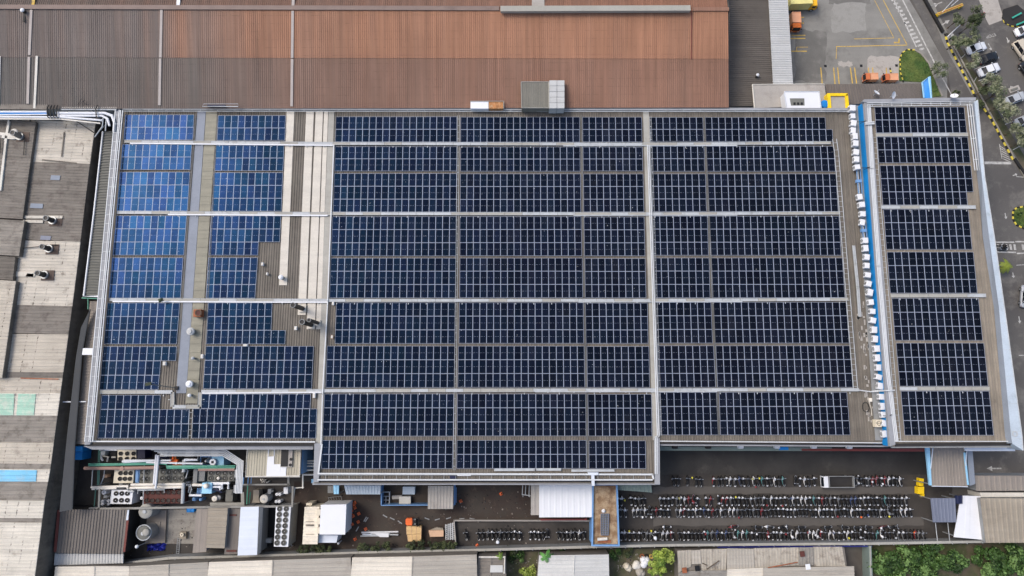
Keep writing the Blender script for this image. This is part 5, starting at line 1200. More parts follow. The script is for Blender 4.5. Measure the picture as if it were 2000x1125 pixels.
for k, (x, y, m, lab) in enumerate(((367, 944, 'white', 'small white valve box below the tall riser'), (372, 960, 'dark', 'dark pump box left of pale blue box unit'), (236, 948, 'galv', 'small grey valve box above the white chiller'), (206, 970, 'galv', 'grey manifold between the white bottles'), (378, 975, 'blue_frame', 'small blue pump below the white tank pipe'), (205, 930, 'carton', 'tan box left of the beige chiller'), (446, 950, 'dark', 'dark box under the thin white loops'), (388, 962, 'blue_frame', 'blue louvred box left of pale blue box unit'), (526, 960, 'galv', 'small grey box above the silver tank'), (533, 985, 'dark', 'small dark box at the platform edge by bottles'))):
    b = B(); p = P(x, y, 1.2); b.box((p.x, p.y, .6), (rr.uniform(.4, .8), rr.uniform(.4, .8), 1.2)); b.box((p.x, p.y, 1.24), (.3, .3, .08)); b.tube([(p.x + .2, p.y, 1.1), (p.x + .7, p.y + .1, 1.1)], .07, 6); S(b, 'valve_box', m, lab, 'valve box')
t = T('cable_bundle', 'wide bundle of white cable ducts bending down the chiller yard', 'cable bundle', P(400, 884, 6))
for k in range(5):
    o = k * 2.9; b = B(); q = Q([(296 + k * 6.2, 878.3 + o), (440 - o * .45, 878.3 + o), (475 - o * 1.0, 901 + o * .5), (472 - o * 1.0, 963)], 6)
    for i in range(3):
        d = q[i + 1] - q[i]; b.box((q[i] + q[i + 1]) / 2 + Vector((0, 0, .002 * i)), (d.length + .1, .165, .16), math.atan2(d.y, d.x))
    fin(b, 'duct', 'galv_white', t)
b = B()
for q in ((320, 884), (370, 884), (420, 884), (466, 925), (464, 955)): p = P(*q, 5.8); b.box((p.x, p.y, 2.85), (.15, .15, 5.7)); b.box((p.x, p.y, 5.8), (1.3, 1.3, .08))
fin(b, 'supports', 'steel', t)
t = T('cable_tray', 'grey L shaped cable tray at the platform front', 'cable tray', P(470, 984, 2))
for k in range(3):
    b = B(); o = k * 2.2; q = Q([(411, 982.5 + o), (472 + o, 982.5 + o), (471.5 + o, 962)], 3)
    for i in range(2): d = q[i + 1] - q[i]; b.box((q[i] + q[i + 1]) / 2, (d.length + .15, .15, .1 + .01 * i), math.atan2(d.y, d.x))
    fin(b, 'duct', 'gutter_beige', t)
b = B(); b.box(P(440, 985, 1.5), (4, .15, .1)); [b.box((P(x, 985, 0).x, P(x, 985, 0).y, 1.5), (.1, .1, 2.9)) for x in (415, 445, 470)]; fin(b, 'supports', 'steel', t)
t = T('orange_pump', 'rusty orange pipework below the cable bundle', 'pump', P(344, 902, 0))
b = B(); b.tube(Q([(332, 901), (348, 901)], 3.4), .4, 10); b.tube(Q([(338, 888), (338, 900)], 3.6), .2, 8); fin(b, 'upper_pipe', 'orange', t)
b = B(); b.tube(Q([(339, 907), (357, 907)], 3.1), .35, 10); b.tube(Q([(343, 890), (343, 901)], 3.6), .14, 8); fin(b, 'lower_pipe', 'orange_rust', t)
# light blue units
t = T('blue_unit', 'pale blue blower unit under the cable bundle elbow', 'blower', P(425, 901, 0))
b = B(); b.prism(Q(rect(414, 891, 437, 910), 3.2), .3, None); fin(b, 'housing', 'blue_light', t)
b = B(); p = P(417, 902, 3.4); b.cyl(p, .55, 3.2, 3.8, 14); fin(b, 'intake', 'white', t); b = B(); b.cyl(p, .24, 3.8, 3.83, 12); fin(b, 'opening', 'black', t)
b = B(); q = Q([(392, 892), (413, 892), (413, 909), (392, 909), (392, 892)], 3.2); b.tube(q, .09, 5); [b.box((v.x, v.y, 1.6), (.1, .1, 3.2)) for v in q[:4]]; fin(b, 'frame', 'blue_frame', t)
b = B(); p = P(401, 901, 3.1); b.cyl(p, .5, 1.5, 3.1, 12, .15); fin(b, 'hopper', 'white', t)
t = T('blue_box_unit', 'pale blue box unit with round white tank on its top', 'unit', P(404, 954, 0))
b = B(); b.prism(Q([(395, 943), (414, 943), (413, 964), (393, 964)], 3.4), .3, None); fin(b, 'box', 'blue_light', t)
b = B(); p = P(402, 949.5, 4.0); b.cyl(p, .42, 3.4, 4.1); b.dome(p, .42, 4.1, .2); fin(b, 'drum', 'pipe_cream', t)
b = B()
for x in (386, 389, 392): b.tube([P(x, 953, 2.6), P(x, 963, 2.6)], .07, 5)
for x in (382, 394): q = P(x, 975, 1.2); b.cyl(q, .28, 0, 1.6); b.dome(q, .28, 1.6, .2)
fin(b, 'pumps', 'blue_frame', t)
def tank(label, x, y, r, h, m='white', cap=None):
    t = T('tank', label, 'tank', P(x, y, 0)); p = P(x, y, h)
    b = B(); b.cyl(p, r, 0, h, 20); b.ring(p, r * 1.03, r * .95, h * .3, h * .34); fin(b, 'shell', m, t)
    b = B(); b.dome(p, r, h, r * .3, 20); fin(b, 'dome', cap or m, t)
    b = B(); b.cyl(p, r * .25, h + r * .2, h + r * .4, 10); fin(b, 'hatch', 'galv', t); return t
tank('round white tank at the upper left of the white chiller', 203, 961.5, .42, 2.2)
for (x, y, lab) in ((200, 979, 'upper left of four small white bottles by white chiller'), (200, 984.6, 'lower left of four small white bottles by white chiller'), (211.5, 978, 'upper right of four small white bottles by white chiller'), (211.5, 984.6, 'lower right of four small white bottles by white chiller')): tank(lab, x, y, .26, 1.6)
for (x, y, lab) in ((540.6, 965.5, 'upper left of four small white bottles on grey stand'), (546.4, 965.5, 'upper right of four small white bottles on grey stand'), (539.5, 979.5, 'lower left of four small white bottles on grey stand'), (545.6, 979.5, 'lower right of four small white bottles on grey stand')): tank(lab, x, y, .27, 1.5)
tank('cream conical tank beside the L shaped cable tray', 419, 974, .5, 2.2, 'pipe_cream')
tank('grey round tank touching the cream conical one', 427, 972, .45, 1.8, 'steel')
tank('large silver ribbed tank right of the beige duct', 515.6, 974.5, .75, 2.4, 'galv', 'white_dirty')
tank('small cream canister on top of the dark grey chiller', 426, 934, .25, 2.9, 'pipe_cream')
tank('white canister beside the oxide red condenser', 276.5, 973, .27, 1.8)
b = B(); b.prism(Q([(495, 957), (506, 957), (505, 975), (494, 975)], 2.4), .5, None); b.slab(Q([(494, 975), (505, 975), (508, 982), (491, 982)], 2.2), .9); S(b, 'air_duct', 'roof_tan2', 'beige rectangular air duct beside the silver tank', 'duct')
b = B(); b.prism(Q([(441, 957), (455, 956), (454, 980), (440, 980)], 2.2), 0, None); b.prism(Q([(442, 960), (453, 960), (452, 967), (442, 967)], 2.32), 2.1, None); S(b, 'cabinet', 'fan_grey', 'tall grey cabinet between cable bundle and cream tank', 'cabinet')
b = B(); b.prism(Q(rect(554, 952, 562, 964.5), 2), 0, None); b.prism(Q(rect(556, 953.5, 560, 956), 2.1), 1.9, None); S(b, 'cabinet', 'white', 'small white cabinet above the four bottles', 'cabinet')
b = B(); b.prism(Q(rect(608, 936, 617, 943.5), 2), 0, None); b.prism(Q(rect(610, 937, 615, 940), 2.1), 1.9, None); S(b, 'cabinet', 'blue_light', 'small light blue box at the solar extension corner', 'cabinet')
t = T('platform_frame', 'long grey steel beam frame along the front of chiller yard', 'frame', P(400, 990, 0))
for q, wd in (([(192, 993.5), (400, 990.5), (572, 988.5)], .34), ([(195, 956), (193.5, 995)], .3), ([(175, 992.5), (194, 992)], .25), ([(572, 950), (571, 990)], .3), ([(476, 946.5), (566, 946)], .25), ([(563.5, 928), (563.5, 946)], .35)):
    b = B(); pts = Q(q, 4)
    for i in range(len(pts) - 1): d = pts[i + 1] - pts[i]; b.box((pts[i] + pts[i + 1]) / 2 + Vector((0, 0, .01 * i)), (d.length + .1, wd, .3), math.atan2(d.y, d.x))
    fin(b, 'beam', 'beam', t)
for x, y in ((194, 993), (300, 992), (400, 990.5), (490, 989.5), (571, 989)):
    b = B(); p = P(x, y, 3.9); b.box((p.x, p.y, 1.9), (.22, .22, 3.8)); fin(b, 'post', 'beam', t)
t = T('piping_rack', 'teal blue pipe frame below the beige control house', 'frame', P(485, 940, 0))
for x in (476, 485, 491): b = B(); b.tube(Q([(x, 932), (x - 1, 948)], 3), .08, 5); fin(b, 'rail', 'blue_frame', t)
b = B(); b.tube(Q([(484, 948), (482, 985)], 3), .1, 5); b.tube(Q([(489, 961), (486.5, 984)], 2.6), .1, 5); fin(b, 'long_rail', 'green_pipe', t)
tt = building('control_house', 'beige ribbed control house with white roof patches and dark hatch', 'control house', [(483.5, 871), (588, 869.5), (585, 930), (479.5, 931)], 7.2, 'wall_grey', 'roof_beige', 'v', .45)
for q in ([(522.5, 892), (535.5, 891), (535, 907), (521.5, 907)], [(521.5, 907), (548, 906.6), (547, 930), (520, 930.3)], [(548, 912.5), (559.5, 912), (558, 930), (547, 930)], [(524, 871.5), (526.5, 871.5), (524, 892), (522.5, 892)], [(535, 871.3), (537, 871.3), (536, 891), (534.5, 891)]):
    b = B(); b.slab(Q(q, 7.32), .06); fin(b, 'white_sheet', 'white', tt)
b = B(); q = Q([(483.5, 871), (588, 869.5), (585, 930), (479.5, 931), (483.5, 871)], 7.25); b.tube(q, .1, 4); fin(b, 'edge_trim', 'white_dirty', tt)
b = B(); b.prism(Q([(549, 876), (571.5, 876), (570, 912), (547.5, 912)], 7.6), 7.1, None); fin(b, 'hatch_box', 'roof_pale', tt)
b = B(); b.prism(Q([(549.5, 878.5), (563.5, 878.5), (562, 911), (548, 911)], 7.64), 7.5, None); fin(b, 'dark_hatch', 'black', tt)
for x, y in ((568.3, 897), (567, 908)): b = B(); p = P(x, y, 7.6); b.cyl(p, .25, 7.5, 7.66, 14); fin(b, 'vent_hole', 'black', tt)
b = B(); b.prism(Q([(587.5, 875), (593, 875), (591, 925), (586, 925)], 6), 0, None); b.box(P(590, 900, 6.03), (.2, 3.4, .06)); S(b, 'side_wall', 'blue_frame', 'slate blue wall strip right of the beige control house', 'wall')
b = B()
for k in range(9):
    p = P(510 + (k * 37 % 17), 936 + (k * 5 % 7), .5); b.cyl(p, .13, 0, .7, 8); b.dome(p, .13, .7, .08, 8, 3)
S(b, 'valve_cluster', 'pipe_cream', 'cluster of small cream valves in the dark gap below control house', 'valves')
t = T('pump_set', 'white pumps and hoses at the top left of the chiller yard', 'pumps', P(207, 890, 0))
b = B(); b.box(P(205.5, 884, 1.2), (.9, .7, 1.6)); fin(b, 'motor', 'galv', t)
b = B(); b.tube([P(196, 886, 1.8), P(197, 893, 1.8), P(201, 900, 1.8)], .18, 8); b.tube([P(193, 879, 2.2), P(229, 879, 2.2)], .14, 8); fin(b, 'hose', 'white', t)
b = B(); b.tube(Q([(200, 890), (213, 893)], 1.6), .12, 6); b.tube(Q([(211, 893), (209, 902)], 1.6), .16, 6); b.tube(Q([(218, 893), (226, 893)], 1.6), .16, 6); fin(b, 'pipe', 'pipe_cream', t)
b = B(); b.prism(Q(rect(213, 880.5, 228, 897), 1.2), 0, None); b.prism(Q(rect(215, 882, 226, 888), 1.3), 1.1, None); fin(b, 'base', 'black', t)

# ================================================================== SOUTH-WEST SHEDS AND TANKS
tt = building('ribbed_shed', 'brown ribbed shed with red rusty edges and pale front sheet', 'shed', [(117, 995), (250, 995.5), (241.5, 1081.5), (107, 1080)], 4.5, 'dark', 'roof_shed', 'v', .5, .12)  # wall coloured dark to stand in for the shaded gap alongside
for q in ([(112, 996), (117, 996), (110, 1078), (104.5, 1078)], [(248, 1008), (252, 1008), (244, 1078), (240, 1078)]):
    b = B(); b.slab(Q(q, 4.62), .2); fin(b, 'rusty_edge', 'rust_red', tt)
b = B(); pts = Q([(107, 1081), (241.5, 1082), (241, 1100), (105.5, 1104)], 4.0); b.slab(pts, .1); b.corr(*[p + Vector((0, 0, .01)) for p in pts], pitch=.5, h=.08, along='v'); fin(b, 'front_sheet', 'annex_white', tt)
b = B(); b.slab(Q([(249, 996), (252, 996), (250, 1016), (246, 1016)], 4.75), .1); fin(b, 'white_flashing', 'white_cool', tt)
b = B(); b.slab(Q([(252, 995), (322, 995), (313, 1083), (242, 1084)], .02), .016); S(b, 'dark_slab', 'yard', 'dark wet concrete slab beside the round tank', 'slab')
b = B(); b.prism(Q([(288, 998), (325, 996), (322, 1060), (283, 1062)], .5), 0, None); b.box(P(305, 1030, .55), (1.4, 2, .1)); S(b, 'tank_plinth', 'roof_tan', 'stained concrete plinth under the round tanks', 'plinth')
tank('silver tank half hidden under the chiller platform', 284.5, 998.5, 1.25, 3.2, 'steel', 'gutter_beige')
tk = tank('open silver tank with white cap on stained plinth', 281.5, 1041, 1.3, 3.0, 'steel', 'fan_grey')
b = B(); p = P(281, 1040, 3.1); b.ring(p, 1.35, 1.2, 3.0, 3.2, 24); fin(b, 'rim', 'galv', tk)
b = B(); p = P(286, 1039.5, 3.5); b.cyl(p, .62, 3.2, 3.7, 16); b.dome(p, .62, 3.7, .25, 16); fin(b, 'white_cap', 'gutter_beige', tk)
t = T('blue_tarpaulin', 'crumpled deep blue tarpaulin beside the plinth', 'tarpaulin', P(303, 1070, 0)); rr = random.Random(4)
g = B(); n1, n2 = 12, 6; A, Bq, Cq, D = Q([(284, 1064), (322, 1062), (320, 1076), (287, 1077)], .5)
vs = [A.lerp(Bq, i / n1).lerp(D.lerp(Cq, i / n1), j / n2) + Vector((rr.uniform(-.12, .12), rr.uniform(-.12, .12), (rr.uniform(-.3, .35) if 0 < i < n1 and 0 < j < n2 else -.48))) for j in range(n2 + 1) for i in range(n1 + 1)]
g.mesh(vs, [(j * (n1 + 1) + i, (j + 1) * (n1 + 1) + i, (j + 1) * (n1 + 1) + i + 1, j * (n1 + 1) + i + 1) for j in range(n2) for i in range(n1)]); fin(g, 'sheet', 'blue_deep', t)
t = T('crate', 'bright blue crate at the chiller platform edge', 'crate', P(372, 996, 0))
b = B(); pts = Q(rect(365, 993, 379, 1000), 1.1); b.prism(pts, 0, None); fin(b, 'box', 'blue_bright', t); b = B(); [b.tube([pts[i] + Vector((0, 0, .03)), pts[(i + 1) % 4] + Vector((0, 0, .03))], .06, 4) for i in range(4)]; b.box(P(372, 996.5, 1.15), (.08, .55, .05)); fin(b, 'rim', 'wall_blue', t)
t = T('old_pump', 'yellowish old pump on stained concrete', 'pump', P(357, 1044, 0))
b = B(); b.prism(Q(rect(351, 1039, 363, 1052), .7), 0, None); fin(b, 'base', 'roof_tan2', t); b = B(); p = P(356, 1044, .9); b.cyl(p, .32, .6, 1.1, 12); fin(b, 'motor', 'cream', t); b = B(); b.cyl(p, .12, 1.1, 1.13, 10); fin(b, 'opening', 'black', t)
b = B(); b.prism(Q([(325, 995), (384, 995), (378, 1062), (322, 1062)], .035), .003, None); S(b, 'stained_slab', 'shack_grey', 'stained grey concrete pad around the old pump', 'slab')
def lamp(label, x, y, xb, yb):
    t = T('lamp_post', label, 'lamp post', P(xb, yb, 0), 'white capped lamp posts'); h = 4
    p = P(x, y, h); q = Vector((p.x, p.y, 0)); t.location = q; b = B(); b.tube([q, p], .06, 6); fin(b, 'pole', 'galv', t)
    b = B(); b.dome(p, .3, h, .25, 12); b.cyl(p, .3, h - .12, h, 12); fin(b, 'lamp_head', 'white', t)
lamp('white lamp post beside the blue tarpaulin', 267, 1067.6, 268, 1082); lamp('white lamp post in the walled motorcycle strip', 972, 1059, 973, 1072); lamp('white lamp post at the bottom motorcycle row', 1280, 1051, 1280, 1062)
t = T('ladder', 'thin ladder lying on dark ground below the old pump', 'ladder', P(347, 1065, 0))
for x in (344, 349): b = B(); b.tube(Q([(x + 3, 1050), (x, 1086)], .2), .05, 4); fin(b, 'rail', 'galv', t)
b = B(); [b.tube(Q([(347 - k * .3, 1052 + k * 3.6), (352 - k * .3, 1052 + k * 3.6)], .2), .03, 4) for k in range(9)]; fin(b, 'steps', 'galv', t)
building('tan_shed', 'narrow tan flat shed beside stained concrete pad', 'shed', [(384, 994), (407, 994), (403, 1078), (376, 1080)], 4.2, 'wall_grey', 'roof_tan', 'v', 1.2, .03)
building('ribbed_canopy_shed', 'beige grey shed with bold cross ribs', 'shed', [(407, 992.5), (445, 992.5), (438.5, 1071), (402.7, 1070)], 4.8, 'wall_grey', 'roof_tan2', 'u', .9, .08)
tt = building('brown_flat_shed', 'brown flat shed left of the long white roof', 'shed', [(445, 993), (471, 993), (464, 1082), (438, 1083)], 3.8, 'dark', 'roof_shed', 'v', 1.5, .03)  # dark wall colour paints in the shade of the gap beside it
b = B(); b.box(P(455, 1006, 3.9), (1.2, .25, .12)); b.box(P(452, 1076, 3.9), (1.7, .3, .12)); fin(b, 'roof_bar', 'oxide', tt)
tt = building('white_roof_shed', 'long white roofed shed beside the fan tower', 'shed', [(470, 990.5), (505.5, 989.5), (502, 1084), (464, 1085)], 5.0, 'wall_grey', 'white_cool', 'u', 1.4, .02)
b = B(); pts = [P(505.7, 989.5, 5.0), P(514, 990, 4.3), P(509, 1080, 4.3), P(502.2, 1084, 5.0)]; b.slab(pts, .08); fin(b, 'side_slope', 'roof_pale', tt)
cool = chiller('long white cooling tower with two columns of seven fans', [(539, 990), (568, 990), (562.5, 1068), (535, 1067.5)], 4.2, 'white', [(546.5 + 14 * c_ - j * .85, 993.5 + j * 11.1) for j in range(7) for c_ in (0, .92)], FG, .46, 'wall_grey')
b = B(); b.prism(Q([(516, 991), (538, 991), (533, 1085), (510, 1085)], .03), .003, None); S(b, 'black_strip', 'black', 'dark wet pit between white roof and cooling tower', 'pit')  # thin black sheet laid flat on the ground
t = T('control_box', 'small grey control box in the dark pit', 'box', P(524, 1056, 0)); b = B(); b.prism(Q(rect(518, 1052, 530, 1060.5), .9), 0, None); fin(b, 'box', 'galv', t); b = B(); b.prism(Q(rect(519.5, 1053.5, 528.5, 1059), .95), .8, None); fin(b, 'lid', 'annex_white', t)
b = B(); [b.box((P(573, y, 0).x, P(573, y, 0).y, 1), (.08, .08, 2)) for y in range(995, 1066, 14)]; b.tube(Q([(573, 992), (569, 1066)], 2), .06, 5); b.tube(Q([(573, 992), (569, 1066)], 1), .05, 5); S(b, 'wire_fence', 'galv', 'thin grey fence right of the cooling tower', 'fence')
# white and cream house
tt = building('cream_house', 'cream roofed house joined to a white roof in the work yard', 'house', [(595, 990), (624, 989.5), (620, 1063), (590.5, 1063)], 4.6, 'cream', 'cream_roof', 'u', .7, .05)
for y in (1018, 1024.5, 1026.5, 1043): b = B(); b.slab(Q([(597, y), (613, y), (613, y + 1.1), (597, y + 1.1)], 4.75), .05); fin(b, 'dark_slot', 'dark' if y in (1024.5, 1026.5) else 'roof_tan2', tt)
b = B(); pts = Q([(626.5, 986), (676.5, 985), (674, 1044), (624, 1044)], 5.0); b.slab(pts, .12); b.prism([v.lerp(cen(pts, v.z), .03) for v in pts], 0, 4.88); fin(b, 'white_roof', 'white', tt)
b = B(); pts = Q([(619.5, 1045), (660, 1045.5), (657, 1060), (617, 1060)], 3.6); b.slab(pts, .1); b.prism([v.lerp(cen(pts, v.z), .03) for v in pts], 0, 3.5); fin(b, 'porch_roof', 'white_cool', tt)
for y in (995, 1012, 1030): b = B(); b.prism(Q([(619, y), (626, y), (625, y + 12), (618, y + 12)], 4.9), 4.5, None); fin(b, 'roof_curb', 'cream', tt)
b = B(); b.prism(Q([(598, 982.5), (609, 982.5), (609, 987), (598, 987)], 3), 0, None); b.box(P(603, 984.5, 3.03), (.6, .2, .06)); S(b, 'cabinet', 'cream', 'small cream box above the cream roofed house', 'cabinet')
b = B(); q = P(661, 1061, 2); b.cyl(q, .1, 0, 2); b.dome(q, .22, 2, .2, 10, 4); S(b, 'bollard_lamp', 'white', 'small white lamp at the porch corner', 'lamp')

# ================================================================== WORK YARD THINGS
def cone(label, x, y):
    t = T('traffic_cone', label, 'traffic cone', P(x, y, 0), 'orange traffic cones in the work yard'); p = P(x, y, .3)
    b = B(); b.box((p.x, p.y, .03), (.5, .5, .06), .5); fin(b, 'foot', 'orange', t)
    b = B(); b.cyl(p, .2, .06, .7, 12, .05); fin(b, 'shaft', 'orange', t)
    b = B(); b.cyl(p, .152, .27, .42, 12, .112); fin(b, 'band', 'white', t)
for x, y, lab in ((692, 982.5, 'topmost orange cone right of the white roof'), (692.5, 992.5, 'orange cone second from the top by white roof'), (685.8, 998, 'orange cone nearest the white roof edge'), (700, 1003.8, 'rightmost orange cone of the cluster by white roof'), (689, 1008.5, 'orange cone in the middle of the cluster'),
                  (699, 1020, 'orange cone below the cluster, apart to the right'), (687, 1024.6, 'orange cone low in the cluster beside white roof'), (685.5, 1005, 'orange cone hugging the white roof wall'), (713.5, 1034, 'orange cone touching the pile of white pipes'), (693, 1053.6, 'orange cone left of the white pipe pile'), (690.5, 986, 'orange cone tucked beside the topmost one'),
                  (978.5, 965, 'lone orange cone left of the white canopy'), (899.5, 979.5, 'lone orange cone right of the grey canopy'), (931.6, 1066, 'lone orange cone in the walled motorcycle strip')): cone(lab, x, y)
for k, (x0, y0, x1, y1, m, lab) in enumerate(((706, 1040, 778, 1038.5, 'white', 'longest white pipe on top of the pile'), (704, 1047, 760, 1046, 'galv', 'grey pipe at the lower left of the pile'), (726, 1043, 778, 1044.5, 'galv', 'grey pipe at the right of the pile'), (724, 1040.8, 762, 1042.5, 'white', 'short white pipe in the middle of the pile'), (708, 1043.5, 745, 1045, 'white_cool', 'bluish white pipe low in the pile'))):
    b = B(); z = .12 + .16 * (k % 3); b.tube([P(x0, y0, z), P(x1, y1, z)], .14, 8); S(b, 'pipe', m, lab, 'pipe', 'pipes piled in the work yard')
b = B(); q = Q([(731, 1042), (759, 1041), (759, 1049), (742, 1049)], .75); b.slab(q, .06); S(b, 'sheet', 'white', 'white sheet lying over the pipe pile', 'sheet')
t = T('forklift', 'orange forklift with black mast beside the wooden crates', 'forklift', P(808, 1019, 0))
b = B(); b.prism(Q([(794, 1012.5), (806, 1012.5), (806, 1026), (794, 1026), (792, 1023), (792, 1015.5)], 1.1), .25, None); fin(b, 'counterweight', 'orange', t)
b = B(); b.prism(Q(rect(806, 1013.5, 812, 1025.5), .8), .25, None); fin(b, 'body', 'steel', t)
b = B(); q = Q(rect(805, 1012.5, 817, 1026), 2.1)
for i in range(4): b.tube([q[i], q[(i + 1) % 4]], .05, 5); b.box((q[i].x, q[i].y, 1.5), (.08, .08, 1.25))
for k in (.3, .6): b.tube([q[0].lerp(q[1], k), q[3].lerp(q[2], k)], .04, 4)
fin(b, 'overhead_guard', 'dark', t)
b = B(); b.box(P(809, 1019, .95), (.5, .5, .2)); fin(b, 'seat', 'black', t)
b = B()
for y in (1015, 1024): p = P(818, y, 0); b.box((p.x, p.y, 1.1), (.12, .12, 2.2))
b.box(P(818, 1019.5, 1.9), (.1, .8, .1)); fin(b, 'mast', 'black', t)
for y in (1016.5, 1022.5): b = B(); b.box((P(822, y, 0).x, P(822, y, 0).y, .12), (.8, .12, .06)); fin(b, 'fork', 'black', t)
for x in (796.5, 814):
    for y in (1013, 1025.5): b = B(); p = P(x, y, 0); b.tube([p + Vector((0, -.1, .3)), p + Vector((0, .1, .3))], .3, 12); fin(b, 'wheel', 'tyre', t)
def crate(label, q, z, m, n=3, name='wooden_crate'):
    t = T(name, label, 'crate', cen(Q(q, 0))); pts = Q(q, z); b = B(); b.prism(pts, .12, None); fin(b, 'box', m, t)
    b = B()
    for i in range(n + 1): a, c = pts[0].lerp(pts[1], i / n), pts[3].lerp(pts[2], i / n); b.tube([a + Vector((0, 0, .01)), c + Vector((0, 0, .01))], .035, 4)
    b.prism([v.lerp(cen(pts, v.z), .06) for v in pts], 0, .12); fin(b, 'battens', 'carton' if m == 'wood' else m, t)
crate('upper pale wooden crate directly below the forklift', [(793.8, 1028), (823, 1028), (822.5, 1042), (794, 1044)], 1.3, 'wood')
crate('lower pale wooden crate, the one nearest the bushes', [(795, 1044.5), (822.5, 1042.5), (822.5, 1057.5), (797, 1057.5)], 1.2, 'wood')
crate('long pinkish carton left of the ladder stack', [(837, 1036), (866, 1036), (866, 1048), (840, 1048.5)], 1.1, 'carton', 1, 'carton')
crate('brown carton behind the long pinkish one', [(838, 1036), (853, 1030), (865, 1032), (866, 1036)], .7, 'roof_tan2', 1, 'carton')
for k, x in enumerate((870, 875.5, 880, 884.5)):
    t = T('ladder', ['leftmost aluminium ladder of the stack beside the carton', 'second aluminium ladder from the carton', 'third aluminium ladder from the carton', 'aluminium ladder against the strip wall'][k], 'ladder', P(x, 1040, 0), 'aluminium ladders leaning together'); y0 = 1024 - k * 1.2
    for dx in (0, 3): b = B(); b.tube(Q([(x + dx, y0), (x + dx + .6, 1054.5)], .7), .06, 5); fin(b, 'rail', 'galv_white', t)
    b = B(); [b.tube(Q([(x + .1, y0 + 2 + j * 4), (x + 3.1, y0 + 2 + j * 4)], .7), .05, 4) for j in range(8)]; fin(b, 'steps', 'galv', t)
rr = random.Random(5)
for k, (x, y, a) in enumerate(((713, 1014, 60), (716, 1015, 55), (698, 1033, 60), (752, 1008, -30), (766, 1013, -25), (781, 1020, -35), (834, 1013, -20), (854, 1014.5, 15), (876, 1012, 15), (902, 1013, 5), (922, 1013, -10))):
    b = B(); p = P(x, y, .06); b.box(p, (.9, .16, .08), R(a)); b.box(p + Vector((.05, .02, .07)), (.6, .1, .05), R(a + 6))
    S(b, 'plank', 'steel', 'grey plank offcut on muddy ground, ' + ['above the pipe pile, steep', 'beside the steep one above the pipes', 'left above the pipe pile', 'upper middle of the yard', 'between forklift and upper middle', 'just left of forklift', 'just right of forklift', 'above the carton', 'above the ladder stack', 'above the walled strip corner', 'farthest right above the walled strip'][k], 'plank', 'plank offcuts on the ground')
rr = random.Random(21)
for nm, (xa, xb, ya, yb), n, ms in (('yard_debris', (600, 1030, 990, 1068), 130, ['fan_mid', 'roof_tan', 'dark', 'bark', 'black']), ('yard_debris', (895, 1030, 955, 1012), 70, ['fan_mid', 'roof_tan', 'dark', 'bark', 'black']), ('yard_debris', (255, 380, 1000, 1085), 70, ['fan_mid', 'roof_tan', 'dark', 'bark', 'black']), ('garden_rubble', (1195, 1345, 1080, 1120), 170, ['kerb', 'shack_grey', 'dark', 'bark', 'roof_tan']), ('garden_rubble', (995, 1055, 1090, 1122), 60, ['kerb', 'shack_grey', 'dark', 'leaf_olive', 'roof_tan'])):
    b = B()
    for k in range(n):
        b.mi = rr.randrange(5); p = P(rr.uniform(xa, xb), rr.uniform(ya, yb), .03); e_ = rr.uniform(.08, .3); b.box((p.x, p.y, .04), (e_, e_ * rr.uniform(.3, 1), .08), rr.uniform(0, 3), .7)
    o = struct(b, nm, ms, 'small loose debris scattered on the ground', 'stuff')
# enclosure under the extension
t = T('blue_enclosure', 'blue railed enclosure under the southern extension eave', 'enclosure', P(790, 968, 0))
for q in ([(744.5, 949), (744.5, 987), (836, 986.5)], ):
    b = B(); pts = Q(q, 2.2)
    for i in range(2): d = pts[i + 1] - pts[i]; b.box((pts[i] + pts[i + 1]) / 2 - Vector((0, 0, 1.1)), (d.length, .14, 2.2), math.atan2(d.y, d.x))
    fin(b, 'side_wall', 'blue_frame', t)
b = B(); b.slab(Q([(745, 949), (836, 949), (836, 986), (745, 986)], .03), .02); fin(b, 'floor', 'yard_dirt', t)
t = T('window_frame', 'white window frame lying in the blue enclosure', 'window frame', P(754, 972, 0))
pts = Q([(747.5, 961), (761, 961), (760.5, 984), (746, 984)], .8); b = B(); e = [pts[0], pts[1], pts[2], pts[3]]
for i in range(4): b.tube([e[i], e[(i + 1) % 4]], .09, 4)
for k in (.36, .68): b.tube([e[0].lerp(e[3], k), e[1].lerp(e[2], k)], .06, 4)
b.tube([e[0].lerp(e[1], .5).lerp(e[3].lerp(e[2], .5), .36), e[3].lerp(e[2], .5)], .06, 4); fin(b, 'frame', 'galv_white', t)
b = B(); [b.box((v.x, v.y, .4), (.1, .1, .8)) for v in e]; fin(b, 'legs', 'galv', t)
for q, z, m, lab in (([(787, 951), (810, 951), (809.5, 965.5), (786.5, 965.5)], 1.6, 'coping_blue', 'grey blue box under the eave in the enclosure'), ([(766, 968), (785, 967.5), (785, 974.5), (766, 975)], .9, 'roof_pale', 'small pale box left of the whiter one in the enclosure'), ([(780, 970), (801.6, 970), (801.6, 983.6), (779.5, 983.6)], 1.1, 'white_dirty', 'larger whitish box in the middle of the enclosure')):
    t = T('storage_box', lab, 'box', cen(Q(q, 0))); pts = Q(q, z); b = B(); b.prism(pts, 0, z - .12); fin(b, 'box', m, t); b = B(); b.prism([v + (v - cen(pts, v.z)) * .03 for v in pts], z - .12, z); fin(b, 'lid', m, t)
canopy('grey_canopy', 'grey ribbed canopy right of the blue enclosure', 'canopy', [(836, 949), (886, 949), (885, 994), (835.5, 994)], 3.4, 'rib_sage2' if 'rib_sage2' in M else 'roof_pale', 'v', .5)
b = B(); b.box(P(888, 966, 2.2), (.3, 3.4, .2)); [b.box((P(888, y, 0).x, P(888, y, 0).y, 1.1), (.2, .2, 2.2)) for y in (952, 966, 982)]; b.box(P(891, 967, 1.9), (.12, 2.6, .12)); S(b, 'blue_rail', 'blue_frame', 'slate blue rail right of the grey canopy', 'rail')
